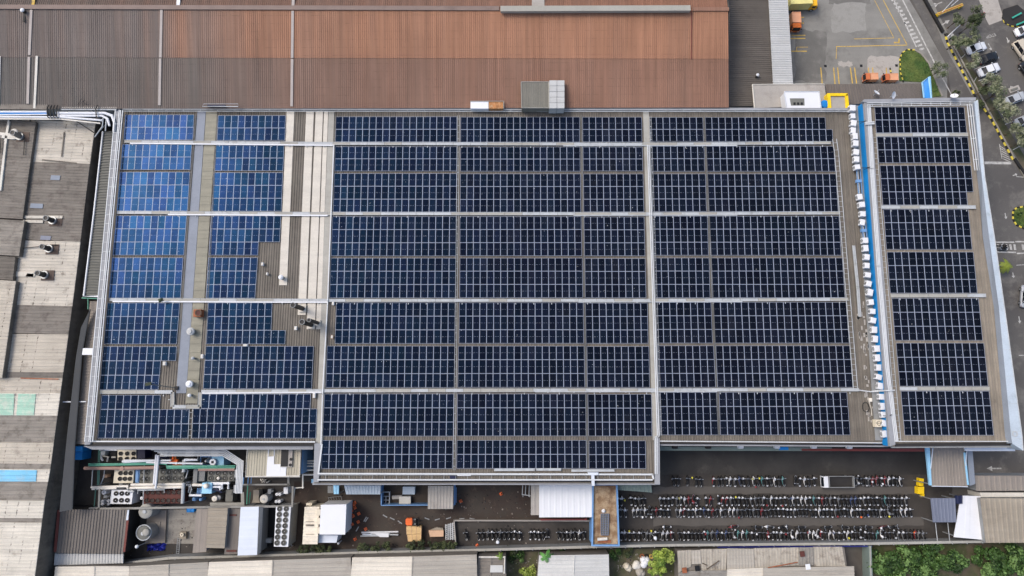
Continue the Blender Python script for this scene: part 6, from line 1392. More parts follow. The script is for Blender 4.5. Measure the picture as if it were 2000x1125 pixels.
canopy('blue_canopy', 'pale blue ribbed canopy strip under the extension eave', 'canopy', [(672, 948), (744, 948), (743, 965.5), (676, 965.5)], 4.2, 'coping_blue', 'v', .5)
tt = canopy('small_blue_canopy', 'small light blue awning near the extension corner', 'canopy', [(651, 948), (662.5, 948), (662, 965), (652, 965)], 3.6, 'blue_light', 'v', .5)
b = B(); b.prism(Q(rect(640, 949, 651, 963), 2.2), 0, None); b.box(P(645, 955, 2.24), (.5, .8, .08)); S(b, 'cabinet', 'galv_dark', 'grey cabinet left of the small light blue awning', 'cabinet')
t = T('hand_cart', 'dark wire hand cart below the pale blue canopy', 'cart', P(654, 975, 0)); q = Q([(641, 972), (666, 969), (668, 978), (644, 980)], .9); b = B()
for i in range(4): b.tube([q[i], q[(i + 1) % 4]], .05, 4)
for k in (.2, .4, .6, .8): b.tube([q[0].lerp(q[1], k), q[3].lerp(q[2], k)], .03, 4)
fin(b, 'basket', 'steel', t); b = B(); [b.tube([v + Vector((0, -.06, -.75)), v + Vector((0, .06, -.75))], .14, 10) for v in q]; fin(b, 'wheels', 'tyre', t)
# walled strip, canopies and brown roof building
t = T('low_wall', 'pale low wall round the left motorcycle strip', 'wall', P(1000, 1017, 0))
for q in ([(886, 1017), (1156, 1017.5)], [(886.5, 1016), (891, 1075)]):
    b = B(); a, c = Q(q, .9); d = c - a; b.box((a + c) / 2 - Vector((0, 0, .45)), (d.length, .18, .9), math.atan2(d.y, d.x)); fin(b, 'wall_run', 'roof_pale', t)
tt = canopy('white_canopy', 'large bright white flat canopy under the extension', 'canopy', [(1053, 947.5), (1156, 947), (1157.5, 1010), (1053, 1010.5)], 4.6, 'white', 'v', 1.0, .02)
canopy('side_canopy', 'narrow grey white canopy beside the large white one', 'canopy', [(1037, 947), (1054, 947), (1054, 1006), (1037, 1006)], 4.2, 'roof_pale', 'v', .8)
b = B(); [b.tube(Q([(x, 948), (x - 1, 967 if x < 1030 else 970)], 2.5), .08, 5) for x in (1021, 1027, 1034)]; b.tube(Q([(1020, 966), (1036, 968)], 2.5), .08, 5); [b.box((P(x, 966, 0).x, P(x, 966, 0).y, 1.2), (.1, .1, 2.5)) for x in (1021, 1034)]; S(b, 'steel_frame', 'galv', 'small white steel frame left of narrow canopy', 'frame')
b = B(); b.box(P(1100, 1014.5, 1.2), (8, .25, .5)); b.box(P(1144, 1013, 2.0), (.3, .3, 1.6)); S(b, 'red_skirting', 'wall_red', 'dark red skirting under the white canopy edge', 'skirting')
t = T('brown_roof_building', 'low building with brown stained flat roof and blue parapet', 'building', P(1181, 1005, 0))
pts = Q([(1157.5, 947), (1204, 947), (1208, 1064), (1156, 1064)], 4.2); b = B(); b.prism(pts, 0, 4.2); fin(b, 'wall', 'blue_frame', t)
b = B(); b.slab([v.lerp(cen(pts, v.z), .02) + Vector((0, 0, .05)) for v in pts], .04); fin(b, 'roof', 'brown_floor', t)
b = B()
for i in (1, 2, 3): d = pts[(i + 1) % 4] - pts[i]; b.box((pts[(i + 1) % 4] + pts[i]) / 2 + Vector((0, 0, .25 + .003 * i)), (d.length + .2, .26, .6), math.atan2(d.y, d.x))
fin(b, 'parapet', 'blue_frame', t)
t = T('pallet_frame', 'grey metal pallet frame lying on the brown roof', 'pallet', P(1181, 1024, 4.25)); q = Q([(1174, 1004), (1189, 1004), (1188, 1045), (1174, 1045)], 4.6); b = B()
for i in range(4): b.tube([q[i], q[(i + 1) % 4]], .08, 4)
for k in range(1, 9): b.tube([q[0].lerp(q[3], k / 9), q[1].lerp(q[2], k / 9)], .06, 4)
for k in (.33, .66): b.tube([q[0].lerp(q[1], k), q[3].lerp(q[2], k)], .06, 4)
fin(b, 'bars', 'slate', t); b = B(); b.prism([v - Vector((0, 0, .1)) for v in q], 4.26, None); fin(b, 'base', 'fan_grey', t)
t = T('roll', 'white fabric roll on a brown board at the roof end', 'roll', P(1177, 1053, 4.25)); b = B(); b.tube(Q([(1167, 1053.5), (1186, 1052)], 4.6), .26, 10); fin(b, 'fabric', 'white_dirty', t); b = B(); b.slab(Q([(1168, 1056), (1193, 1055), (1193, 1060), (1168, 1060)], 4.4), .1); fin(b, 'board', 'rust', t)
t = T('sack', 'white sack above the pallet frame on brown roof', 'sack', P(1179, 998, 4.25)); b = B(); p = P(1179, 998, 4.5); b.dome(p, .36, 4.3, .4, 10, 5); fin(b, 'bag', 'white', t, smooth=True); b = B(); b.cyl((p.x + .1, p.y + .1), .08, 4.6, 4.8, 8); fin(b, 'neck', 'white_dirty', t)
canopy('teal_canopy', 'narrow grey teal canopy right of the brown roof building', 'canopy', [(1206, 946), (1272, 946), (1274, 962), (1207, 957)], 3.6, 'wall_green', 'v', .6)
# boundary wall
bw = [(246, 1100), (330, 1090), (560, 1084), (700, 1079.5), (900, 1075), (1150, 1068), (1320, 1064.5), (1700, 1061.5), (1900, 1058), (2060, 1055)]
t = T('boundary_wall', 'long grey boundary wall with small posts along the south side', 'wall', P(1000, 1072, 0))
pts = Q(bw, 2.4); b = B(); c_ = B(); e = B()
for i in range(len(pts) - 1):
    d = pts[i + 1] - pts[i]; rz = math.atan2(d.y, d.x); b.box((pts[i] + pts[i + 1]) / 2 - Vector((0, 0, 1.2)), (d.length + .05, .3, 2.4), rz); c_.box((pts[i] + pts[i + 1]) / 2 + Vector((0, 0, .06)), (d.length + .05, .42, .12), rz)
    for k in range(int(d.length / 2.5)): p = pts[i] + d * (k + .5) / max(1, int(d.length / 2.5)); e.tube([p + Vector((0, 0, .1)), p + Vector((0, -.25, .5))], .04, 4)
fin(b, 'wall_body', 'wall_grey', t); fin(c_, 'coping', 'gutter_beige', t); fin(e, 'spikes', 'galv', t)
b = B(); q = Q([(1400, 1067), (1700, 1065)], 1.6); d = q[1] - q[0]; b.box((q[0] + q[1]) / 2, (d.length, .06, 1.2), math.atan2(d.y, d.x)); b.box((q[0] + q[1]) / 2 + Vector((0, -.05, .5)), (d.length, .1, .1), math.atan2(d.y, d.x)); S(b, 'blue_banner', 'blue_deep', 'deep blue strip on the outer face of the boundary wall', 'strip')
t = T('green_wall', 'grey green wall running down beside the shrubs', 'wall', P(1700, 1095, 0)); b = B(); q = Q([(1697, 1066), (1702, 1066), (1706, 1160), (1699, 1160)], 2.4); b.prism(q, 0, None); fin(b, 'wall_body', 'wall_green', t); b = B(); b.prism([v + Vector((0, 0, .1)) for v in Q([(1698, 1066), (1700, 1066), (1703, 1160), (1700.5, 1160)], 2.4)], 2.3, None); fin(b, 'coping', 'gutter_beige', t)

# ================================================================== GATE CORNER
tt = canopy('gatehouse', 'taupe gate roof with pale blue fascias spanning the drive', 'gatehouse', [(1817.5, 870), (1883, 870), (1890.5, 950), (1820, 949)], 5.6, 'roof_tan', 'v', .5)
for q, m in (([(1808, 871), (1816, 871), (1820, 948), (1816, 948)], 'blue_light'), ([(1882, 884), (1886, 884), (1892.5, 947), (1889, 947)], 'blue_light')): b = B(); b.slab(Q(q, 5.7), .4); fin(b, 'fascia', m, tt)
b = B(); b.slab(Q([(1889, 880), (1899.5, 880), (1905, 945), (1894, 949)], 5.2), .2); fin(b, 'side_roof', 'coping_slate', tt)
b = B(); b.tube(Q([(1888, 882), (1886, 910)], 5.9), .08, 5); b.tube(Q([(1822, 875), (1818, 915)], 5.9), .08, 5); b.tube(Q([(1820, 949.5), (1890, 950.5)], 5.7), .08, 5); fin(b, 'brace', 'white_cool', tt)
t = T('yellow_scooter_cover', 'upper bright yellow covered box beside the gatehouse', 'covered box', P(1800, 942, 0)); b = B(); b.prism(Q([(1796, 934), (1804.5, 935), (1803.5, 949.5), (1795, 949)], 1.2), .3, None); fin(b, 'cover', 'yellow', t); b = B(); b.prism(Q([(1797, 936), (1803, 937), (1802.5, 948), (1796, 947.5)], .3), 0, None); fin(b, 'base', 'dark', t)
t = T('yellow_cargo_cover', 'lower and larger bright yellow covered box beside the gatehouse', 'covered box', P(1799, 958, 0)); b = B(); b.prism(Q([(1792, 951), (1805, 950.5), (1805, 965), (1792, 964.5)], 1.2), .3, None); fin(b, 'cover', 'yellow', t); b = B(); b.prism(Q([(1799.5, 965), (1806, 965), (1805, 971), (1800, 971)], .7), .2, None); fin(b, 'flap', 'yellow', t); b = B(); b.prism(Q([(1794, 953), (1803, 953), (1803, 963), (1794, 963)], .3), 0, None); fin(b, 'base', 'dark', t)
canopy('slate_canopy', 'slate blue ribbed canopy at the end of motorcycle rows', 'canopy', [(1817.5, 973), (1866, 973), (1868, 1020), (1822.5, 1020)], 3.6, 'slate', 'v', .55)
b = B(); pts = Q([(1866, 968), (1880, 968), (1880, 984), (1867, 984)], 3.7); b.slab(pts, .3); b.corr(*[p + Vector((0, 0, .01)) for p in pts], pitch=.5, h=.05); S(b, 'navy_awning', 'navy', 'small navy awning beside the slate blue canopy', 'awning')
canopy('white_sheet_canopy', 'bright white slanted sheet canopy near the gatehouse', 'canopy', [(1877, 968), (1915, 969), (1927, 1055), (1863, 1049)], 3.3, 'white', 'v', 1.3, .02)
building('tan_hall', 'large tan roofed hall in the lower right corner', 'hall', [(1915, 973), (2060, 974), (2060, 1060), (1926, 1060)], 4.5, 'wall_grey', 'roof_tan2', 'v', .9)
building('grey_side_roof', 'grey roof strip right of the gatehouse', 'building', [(1904, 929), (2060, 929), (2060, 958), (1907, 959)], 4, 'wall_grey', 'roof_tan', 'v', .9)
b = B(); q = Q([(1914, 962), (2060, 962), (2060, 971), (1916, 971)], 3.4); b.prism(q, 0, None); b.prism([v + Vector((0, 0, .08)) for v in Q([(1938, 963.5), (2060, 963.5), (2060, 969.5), (1939, 969.5)], 3.4)], 3.3, None); S(b, 'white_parapet', 'white_dirty', 'white parapet strip between the grey and tan roofs', 'parapet')
t = T('wire_gate', 'thin posts and wires in the corner below slate canopy', 'fence', P(1838, 1040, 0))
for x in (1827, 1851): b = B(); b.tube(Q([(x, 1021), (x + 4, 1057)], 2.2), .06, 5); fin(b, 'rail', 'galv', t)
# yellow barrier at the car park entry
t = T('barrier', 'yellow road barrier lying across the car park entry', 'barrier', P(1856, 18, 0)); a, c = P(1831, 28, .8), P(1880, 9, .8); d = c - a; rz = math.atan2(d.y, d.x)
b = B(); b.box((a + c) / 2, (d.length, .5, .25), rz); fin(b, 'beam', 'paint_yellow', t)
b = B(); b.box((a + c) / 2 + Vector((0, 0, .14)), (d.length * .96, .16, .05), rz); fin(b, 'stripe', 'rust', t)
b = B()
for k in (.05, .95): p = a.lerp(c, k); b.box((p.x, p.y, .4), (.4, .6, .8), rz)
fin(b, 'foot', 'yellow', t)
b = B(); b.tube(Q([(1840, 24), (1862, 0)], 2.4), .06, 5); b.tube(Q([(1858, 12), (1876, -4)], 2.4), .06, 5); fin(b, 'stay', 'galv_white', t)
t = T('boom_gate', 'white boom gate with red end beside the dark tree', 'boom gate', P(1852, 70, 0)); b = B(); b.tube(Q([(1850, 72), (1876, 48)], 1.3), .09, 6); fin(b, 'arm', 'white', t); b = B(); b.box(P(1878, 46.5, 1.3), (.5, .4, .3), .6); fin(b, 'red_end', 'bike_red', t); b = B(); p = P(1856, 71, .5); b.box((p.x, p.y, .55), (.6, .5, 1.1), .5); fin(b, 'cabinet', 'annex_white', t)
t = T('planter', 'dark paved half-round island with teal bench in car park', 'island', P(1985, 35, 0)); b = B(); b.prism(Q([(1958, 32), (1960, 18), (1987, 9), (2000, 20), (2040, 30), (2040, 50), (2000, 53), (1975, 50), (1962, 44)], .15), 0, None); fin(b, 'base', 'asphalt_dark' if 'asphalt_dark' in M else 'dark', t); b = B(); b.box(P(1986, 30, .6), (2.2, .3, .1), .5); b.box(P(1994, 45, .6), (2.0, .3, .1), .4); fin(b, 'bench', 'teal', t)
kerb([(1957, 34), (1962, 45), (1974, 51), (1990, 53)], 'black and yellow kerb round the dark car park island', L=.5)
b = B(); b.box(P(1920, 27, .15), (.8, .25, .2), .6); b.box(P(1920, 27, .3), (.5, .12, .1), .6); S(b, 'wheel_stop', 'bike_red', 'small red wheel stop on the car park road', 'wheel stop')
t = T('parking_board', 'grey board in a white parking frame on the car park', 'board', P(1981, 174, 0)); b = B(); b.box(P(1981, 174, .2), (1.4, .35, .2), .35); fin(b, 'board', 'fan_grey', t); b = B(); b.box(P(1981, 174, .06), (2.2, 1.0, .06), .35); fin(b, 'plinth', 'roof_pale', t)
for k, (x0, y0, x1, y1) in enumerate(((1905, 103, 1925, 103), (1903, 157, 1950, 144), (1902, 134, 1921, 127), (1963, 242, 1990, 232), (1978, 292, 1998, 281))): pass
lines('bay_lines', [(1903, 135, 1922, 128), (1911, 158, 1950, 144), (1902, 160, 1908, 150), (1963, 243, 1990, 233), (1978, 293, 2000, 281), (1875, 116, 1885, 106)], 'paint_white', .12, 'white bay lines in the tree-shaded car park')

# ================================================================== SOUTHERN NEIGHBOURS
def gable(name, label, xs, y0s, z, m1, m2, ridge_dz=.6, wall='nb_dark', pitch=.6):
    """roof with a north-south ridge: xs = left, ridge, right; y0s = top edge y at those"""
    y1 = 1190; t = T(name, label, 'shed', cen(Q([(xs[0], y0s[0]), (xs[2], y0s[2]), (xs[2], y1), (xs[0], y1)], z)))
    L0, R0, C0 = P(xs[0], y0s[0], z), P(xs[2], y0s[2], z), P(xs[1], y0s[1], z + ridge_dz)
    L1, R1, C1 = P(xs[0] - 8, y1, z), P(xs[2] + 2, y1, z), P(xs[1] - 4, y1, z + ridge_dz)
    b = B(); b.prism([Vector((v.x, v.y, 0)) for v in (L0, R0, R1, L1)], 0, z - .12); fin(b, 'wall', wall, t)
    for q, m in (((L0, C0, C1, L1), m1), ((C0, R0, R1, C1), m2)):
        b = B(); b.slab([v - Vector((0, 0, .02)) for v in q], .08); b.corr(*q, pitch=pitch, h=.05, along='u'); fin(b, 'roof_slope', m, t)
    b = B(); b.tube([C0 + Vector((0, 0, .03)), C1 + Vector((0, 0, .03))], .12, 5); fin(b, 'ridge_cap', m2, t); return t
gable('neighbour_shed', 'cream neighbouring shed at the bottom left corner', (108, 185, 252), (1107, 1106, 1106), 5, 'nb_cream', 'nb_cream')
gable('neighbour_shed', 'beige neighbouring shed second from bottom left', (253, 330, 406), (1106, 1102, 1098), 5.1, 'nb_grey', 'nb_grey')
gable('neighbour_shed', 'beige neighbouring shed below the cooling tower', (408, 533, 685), (1098, 1094, 1089), 5.2, 'nb_cream', 'nb_grey')
gable('neighbour_shed', 'pale neighbouring shed with whiter left slope below the crates', (688, 806, 931), (1089, 1087, 1083), 5.2, 'nb_cream', 'nb_grey')
tt = gable('neighbour_shed', 'narrow dark grey neighbouring roof with white edge', (934, 960, 988), (1086, 1086, 1087), 4.2, 'nb_dark', 'nb_dark', .2)
b = B(); b.tube(Q([(935, 1088), (986, 1088), (985, 1120)], 4.5), .16, 5); fin(b, 'white_edge', 'white_dirty', tt); b = B(); b.slab(Q([(958, 1104), (982, 1104), (982, 1118), (957, 1118)], 4.6), .1); fin(b, 'roof_plate', 'nb_pale', tt)
gable('neighbour_shed', 'pale grey neighbouring roof with a banana plant leaning over it', (1053, 1122, 1189), (1085, 1084, 1083), 4.0, 'nb_pale', 'nb_pale', .5)
sh = T('shack_row', 'row of weathered patchwork shack roofs behind boundary wall', 'shacks', P(1510, 1095, 0))
b = B(); b.prism([Vector((v.x, v.y, 0)) for v in Q([(1325, 1075), (1650, 1070), (1668, 1190), (1325, 1190)], 3)], 0, 2.8); fin(b, 'wall', 'nb_dark', sh)
rr = random.Random(9)
for q, m, z, al in (([(1323, 1076), (1350, 1074), (1350, 1106), (1325, 1118)], 'shack', 3, 'v'), ([(1350, 1075), (1368, 1074), (1370, 1101), (1351, 1102)], 'nb_grey', 3.15, 'v'), ([(1368, 1073), (1420, 1072), (1418, 1118), (1370, 1118)], 'shack', 3.05, 'v'), ([(1420, 1071), (1472, 1072), (1474, 1112), (1420, 1115)], 'nb_grey', 3.2, 'v'),
                 ([(1472, 1071), (1560, 1069), (1560, 1104), (1474, 1110)], 'shack', 3.1, 'v'), ([(1560, 1069), (1588, 1069), (1590, 1104), (1560, 1106)], 'shack_grey', 3.2, 'v'), ([(1588, 1068), (1645, 1068), (1652, 1106), (1590, 1106)], 'shack', 3.05, 'v'),
                 ([(1368, 1114), (1420, 1114), (1418, 1190), (1366, 1190)], 'shack_grey', 3.5, 'u'), ([(1420, 1112), (1490, 1109), (1492, 1190), (1418, 1190)], 'nb_cream', 3.4, 'u'), ([(1490, 1109), (1668, 1106), (1672, 1190), (1492, 1190)], 'nb_grey', 3.55, 'u'), ([(1325, 1118), (1367, 1114), (1366, 1190), (1325, 1190)], 'shack_grey', 3.2, 'u')):
    b = B(); pts = [P(x, y, z + rr.uniform(-.08, .08)) for x, y in q]; b.slab([p - Vector((0, 0, .02)) for p in pts], .08); b.corr(*pts, pitch=.5, h=.05, along=al); fin(b, 'roof_sheet', m, sh)
for k, (x0, y0, x1, y1, m, lab) in enumerate(((1380, 1112, 1405, 1095, 'bark', 'dark wooden pole slanting on the shack roofs'), (1372, 1100, 1381, 1104, 'bark', 'short dark stick beside the slanting pole'), (1500, 1109, 1558, 1098, 'rust', 'thin rusty pole on the middle shack roof'))):
    b = B(); b.tube([P(x0, y0, 3.7), P(x1, y1, 3.7)], .09, 5); S(b, 'pole', m, lab, 'pole')
for x, y, m, lab in ((1362, 1110, 'black', 'square black hole cover on the left shack roof'), (1578, 1107, 'white', 'small white board on the right shack roof'), (1567, 1082, 'oxide', 'rusty red sheet in the gap of shack roofs'), (1337, 1114, 'rust', 'brown rusty sheet at the left shack end')):
    b = B(); p = P(x, y, 3.6); b.box(p, (.8, .9, .1), .1); b.box(p + Vector((0, 0, .06)), (.6, .7, .05), .1); S(b, 'sheet', m, lab, 'sheet')
for k, (x, y, m, lab) in enumerate(((1244, 1104, 'white_dirty', 'white bulging sack heap next to the tyres'), (1262, 1100, 'white', 'whitest sack heap beside the lime tree'), (1225, 1108, 'cream', 'cream sack heap farthest left of the tyres'), (1252, 1121, 'nb_grey', 'grey rubble sack at the bottom edge'))):
    b = B(); rr = random.Random(k)
    for j in range(4): p = P(x + rr.uniform(-5, 5), y + rr.uniform(-6, 6), .5); b.dome(p, rr.uniform(.4, .7), .01, rr.uniform(.4, .8), 9, 4)
    S(b, 'sack_heap', m, lab, 'sacks', 'rubble sacks behind the wall')
for x, y, m, lab in ((1254, 1086, 'rust', 'reddish old tyre beside the lime tree'), (1263, 1086.5, 'tyre', 'black old tyre beside the reddish one'), (1272, 1087, 'paint_yellow', 'yellowish old tyre at the lime tree edge')):
    b = B(); p = P(x, y, .2); b.ring(p, .38, .2, 0, .25, 16); b.ring(p, .34, .26, .25, .28, 16); S(b, 'discarded_tyre', m, lab, 'tyre', 'old tyres behind the wall')

# ================================================================== PLANTS
def tree(name, label, x, y, r, h, ms, n, leaf, cat='tree', clumps=10, trunk=.14, group=None, squash=.75, long=1.6, seed=0, fill=.35):
    rr = random.Random(seed or int(x * 7 + y)); z0 = max(.15, h - r * 1.1)
    p0 = P(x, y, h * .8); g = Vector((p0.x, p0.y, 0)); t = T(name, label, cat, g, group)
    cl = []
    for k in range(clumps):
        a = rr.uniform(0, 6.283); d = r * math.sqrt(rr.uniform(.03, .62)); cl.append((Vector((g.x + d * math.cos(a), g.y + d * math.sin(a), rr.uniform(z0 + (h - z0) * .3, h - d * .35))), r * rr.uniform(.25, .45), rr.randrange(len(ms))))
    b = B(); b.tube([g, g + Vector((.05, .03, z0 * .6)), Vector((g.x, g.y, z0 + (h - z0) * .4))], [trunk, trunk * .8, trunk * .5], 7)
    for c, cr, _ in cl[:7]: b.tube([Vector((g.x, g.y, z0 * .75)), (Vector((g.x, g.y, z0)) + c) / 2 + Vector((0, 0, .1)), c], [trunk * .45, trunk * .3, .015], 5)
    fin(b, 'trunk', 'bark', t)
    b = B()
    for k in range(n):
        c, cr, mi = cl[rr.randrange(clumps)]
        v = Vector((rr.gauss(0, 1), rr.gauss(0, 1), rr.gauss(0, 1))).normalized() * cr * rr.uniform(fill, 1.05) ** .6; v.z *= squash
        p = c + v; nrm = (v.normalized() + Vector((rr.uniform(-.8, .8), rr.uniform(-.8, .8), rr.uniform(.1, 1.2)))).normalized()
        u = nrm.orthogonal().normalized(); u.rotate(Matrix.Rotation(rr.uniform(0, 6.28), 3, nrm)); w_ = nrm.cross(u); s = leaf * rr.uniform(.6, 1.3)
        b.mi = mi if rr.random() < .75 else rr.randrange(len(ms))
        if p.z < .08: p.z = .08 + rr.random() * .3
        b.face([p - u * s * long / 2, p + w_ * s / 2 + nrm * s * .12, p + u * s * long / 2, p - w_ * s / 2 + nrm * s * .12])
    fin(b, 'crown', ms, t); return t
OL = ['leaf_olive', 'leaf_olive2', 'leaf_olive3']; DKL = ['leaf_dark', 'leaf_dark2', 'leaf_dark3']; GR = ['leaf_green', 'leaf_green2', 'leaf_green3']; LM = ['leaf_lime', 'leaf_lime2', 'leaf_lime3']
MX = ['leaf_olive2', 'leaf_dark', 'leaf_olive']
CG = 'car park trees along the planting strip'
for x, y, r, h, ms, lab in ((1906, 28, 1.7, 5, DKL, 'dark green tree crown at the top of the car park strip'), (1900, 45, 1.6, 5, DKL, 'dark green tree crown just under the topmost one'), (1893, 72, 1.9, 4.6, MX, 'olive tree crown above the half hidden white car'), (1871, 38, 1.3, 4, MX, 'thin sparse crown left of the topmost trees'), (1868, 82, 1.3, 3.6, MX, 'small crown by the boom gate'),
                         (1902, 118, 1.6, 4, OL, 'olive grey crown left of the black car'), (1935, 160, 1.8, 4.6, OL, 'pale olive crown below the large white estate car'), (1948, 182, 1.8, 4.6, OL, 'pale olive crown left of the silver car'), (1955, 204, 1.4, 4.2, OL, 'small pale olive crown below left of silver car'), (1978, 219, 2.0, 4.8, OL, 'broad pale olive crown right below the silver car'), (1990, 250, 1.8, 4.6, OL, 'pale olive crown at lower right of the car park'), (1998, 276, 1.6, 4.2, OL, 'lowest pale olive crown at the right edge'), (1921, 176, 1.0, 2.6, MX, 'low bush between striped kerb and pale olive crowns')):
    tree('car_park_tree', lab, x, y, r, h, ms, int(720 * r), .17, group=CG, clumps=14)
tree('road_tree', 'lone tree crown standing on the sloping road line', 1838, 135, 1.65, 4.4, MX, 1100, .15, clumps=16)
tree('bush', 'low dark bush behind the top right parapet', 1868, 184, .9, 1.6, DKL, 500, .15, 'bush', trunk=.06); tree('bush', 'dark bush beside the start of the lower striped kerb', 1914, 203, 1.1, 2.2, DKL, 700, .17, 'bush', trunk=.07)
tree('bush', 'small bush on the small road island', 1993, 418, .5, .8, GR, 200, .12, 'bush', trunk=.04, clumps=5)
def palm(name, label, x, y, r, h, m, n, wd, cat='palm', seed=1):
    rr = random.Random(seed); p0 = P(x, y, h); g = Vector((p0.x, p0.y, 0)); t = T(name, label, cat, g); b = B(); b.tube([g, g + Vector((.04, 0, h))], [.16, .1], 8); fin(b, 'trunk', 'bark', t)
    b = B()
    for k in range(n):
        a = 6.283 * k / n + rr.uniform(-.2, .2); d = Vector((math.cos(a), math.sin(a), 0)); w_ = Vector((-d.y, d.x, 0)); L = r * rr.uniform(.75, 1.1); lift = rr.uniform(.1, .5)
        for i in range(9):
            s0, s1 = i / 9, (i + .8) / 9; z = lambda s: h + L * (lift * s - .9 * s * s)
            for sg in (-1, 1):
                ww = wd * math.sin(math.pi * min(1, s0 * .85 + .15)); a0 = g + d * L * s0 + Vector((0, 0, z(s0))); a1 = g + d * L * s1 + Vector((0, 0, z(s1)))
                b.face([a0, a1, a1 + w_ * sg * ww + d * .1 - Vector((0, 0, ww * .3)), a0 + w_ * sg * ww + d * .1 - Vector((0, 0, ww * .3))])
    fin(b, 'crown', m, t); return t
palm('palm', 'yellow green palm beside the zebra crossing', 1967, 519, 1.5, 2.6, 'leaf_palm', 11, .3)
palm('banana_plant', 'bright green banana plant over the pale grey neighbouring roof', 1066, 1088, 1.3, 4.6, 'leaf_banana', 5, .3, 'banana plant', 2)
palm('banana_plant', 'small bright green plant at the narrow dark roof corner', 977, 1087, .7, 4.8, 'leaf_lime2', 6, .16, 'plant', 3)
tree('lime_tree', 'bright lime green tree behind the boundary wall', 1297, 1098, 2.3, 4.5, LM, 1700, .26, clumps=14)
tree('lime_tree', 'smaller lime green crown beside the sack heaps', 1276, 1112, 1.4, 3.8, LM, 700, .24, clumps=8)
for x, y, r, lab in ((1725, 1100, 2.4, 'dense green shrub closest to the grey green wall'), (1762, 1092, 2.6, 'dense green shrub second from the grey green wall'), (1752, 1122, 2.2, 'dense green shrub at the lower edge near the wall'), (1805, 1085, 2.5, 'dense green shrub in the middle below motorcycle corner'), (1842, 1088, 2.4, 'dense green shrub right of the middle one'), (1872, 1100, 1.9, 'shrub with yellowish patch before the bare gap'),
                   (1820, 1118, 2.0, 'low shrub at lower edge with brownish leaves'), (1935, 1092, 2.6, 'dense green shrub right of the bare gap'), (1975, 1086, 2.5, 'dense green shrub below the tan hall'), (1955, 1120, 2.3, 'green shrub at the lower right edge'), (2002, 1108, 2.3, 'rightmost green shrub cut by the photo edge'), (1790, 1108, 2.0, 'green shrub between the middle and the wall')):
    tree('shrub', lab, x, y, r, 2.8, GR if '1820' not in lab else MX, int(560 * r), .34, 'shrub', clumps=13, trunk=.08, group='broad-leaved shrubs behind the wall', long=1.3)
for k, (x, y) in enumerate(((594, 1074), (617, 1074), (637, 1075), (708, 1071), (732, 1070), (756, 1069), (802, 1068), (822, 1068), (845, 1067.5), (864, 1067), (882, 1067))):
    t = tree('conifer_bush', ['dark conifer bush at the corner of the cream house', 'dark conifer bush below the cream house', 'dark conifer bush below the white porch roof', 'dark conifer bush below the white pipe pile, left', 'dark conifer bush below the white pipe pile, middle', 'dark conifer bush below the white pipe pile, right', 'dark conifer bush under the lower wooden crate', 'dark conifer bush right under the wooden crate', 'dark conifer bush under the carton', 'dark conifer bush left of the ladder feet', 'dark conifer bush against the strip wall'][k], x, y, 1.1 if k else 1.2, 2.4, DKL, 700, .14, 'bush', trunk=.06, group='conifer bushes along the boundary wall', clumps=9, squash=1.3)
for x, y, r, ms, lab in ((1010, 1090, 1.6, GR, 'weedy green bush left of banana plant'), (1030, 1112, 1.7, LM, 'yellowish weeds at the bottom edge by banana plant'), (1098, 1078, .9, GR, 'small green bush above the pale grey neighbouring roof'), (1202, 1082, 1.2, GR, 'green bush between pale roof and tyres'), (1225, 1078, 1.1, DKL, 'dark bush beneath the wall above the sacks'), (1000, 1076, 1.1, DKL, 'dark bush close under boundary wall left of banana')):
    tree('weed_bush', lab, x, y, r, 1.2, ms, int(420 * r), .2, 'bush', trunk=.05, clumps=9)
# flues and vents on the solar roof
def flue(label, x, y, xt, yt, r, m='black', z=ZM):
    h = 5.4; p = P(x, y, z); t = T('flue', label, 'flue', p); q = Vector((p.x, p.y, z + h))
    b = B(); b.tube([p, q], r, 14); fin(b, 'pipe', m, t); b = B(); b.ring(q, r * 1.12, r * .85, q.z - .05, q.z + .14, 16); fin(b, 'rim', 'galv_dark', t); b = B(); b.cyl(q, r * .85, q.z + .02, q.z + .04, 14); fin(b, 'opening', 'black', t); b = B(); b.box(p + Vector((0, 0, .2)), (r * 3, r * 3, .4)); fin(b, 'flashing', 'skylight_pale', t)
flue('black flue on bare roof just below the walkway', 592, 603, 0, 0, .4); flue('wide black flue, lower left of the flue pair', 609, 634.5, 0, 0, .42); flue('slim black flue, right one of the lower flue pair', 622, 631, 0, 0, .3)
def turbine(label, x, y, r, m, sq=False):
    p = P(x, y, ZM + .2); t = T('roof_vent', label, 'roof vent', p); b = B(); b.cyl(p, r * .75, p.z, p.z + .7, 14); fin(b, 'neck', 'galv_dark', t)
    b = B(); b.cyl(p, r, p.z + .7, p.z + .95, 18); b.dome(p, r, p.z + .95, r * .35, 18); b.cyl(p, r * .5, p.z + .95 + r * .28, p.z + 1.0 + r * .5, 14); fin(b, 'hood', m, t)
turbine('large pale grey vent hood on tan skylight, upper one', 377, 648, .66, 'annex_white'); turbine('white round vent on tan skylight near the gutter end', 374.5, 750, .58, 'white'); turbine('small white vent below the white round one', 374.5, 772, .28, 'white')
turbine('small white vent at the foot of first pale skylight', 552, 543, .42, 'white'); turbine('tiny grey vent between the two hoods on tan skylight', 381, 700, .26, 'galv')
t = T('rusty_vent', 'square rusty brown vent box on tan skylight', 'vent box', P(388, 612, ZM)); b = B(); b.box(P(388, 612, ZM + .7), (1.25, 1.25, 1.2)); fin(b, 'box', 'rust', t); b = B(); p = P(387.5, 611, ZM + 1.32); b.ring(p, .55, .42, p.z - .05, p.z + .1); fin(b, 'rim', 'bark', t); b = B(); b.cyl(p, .42, p.z - .05, p.z + .03); fin(b, 'opening', 'oxide', t)
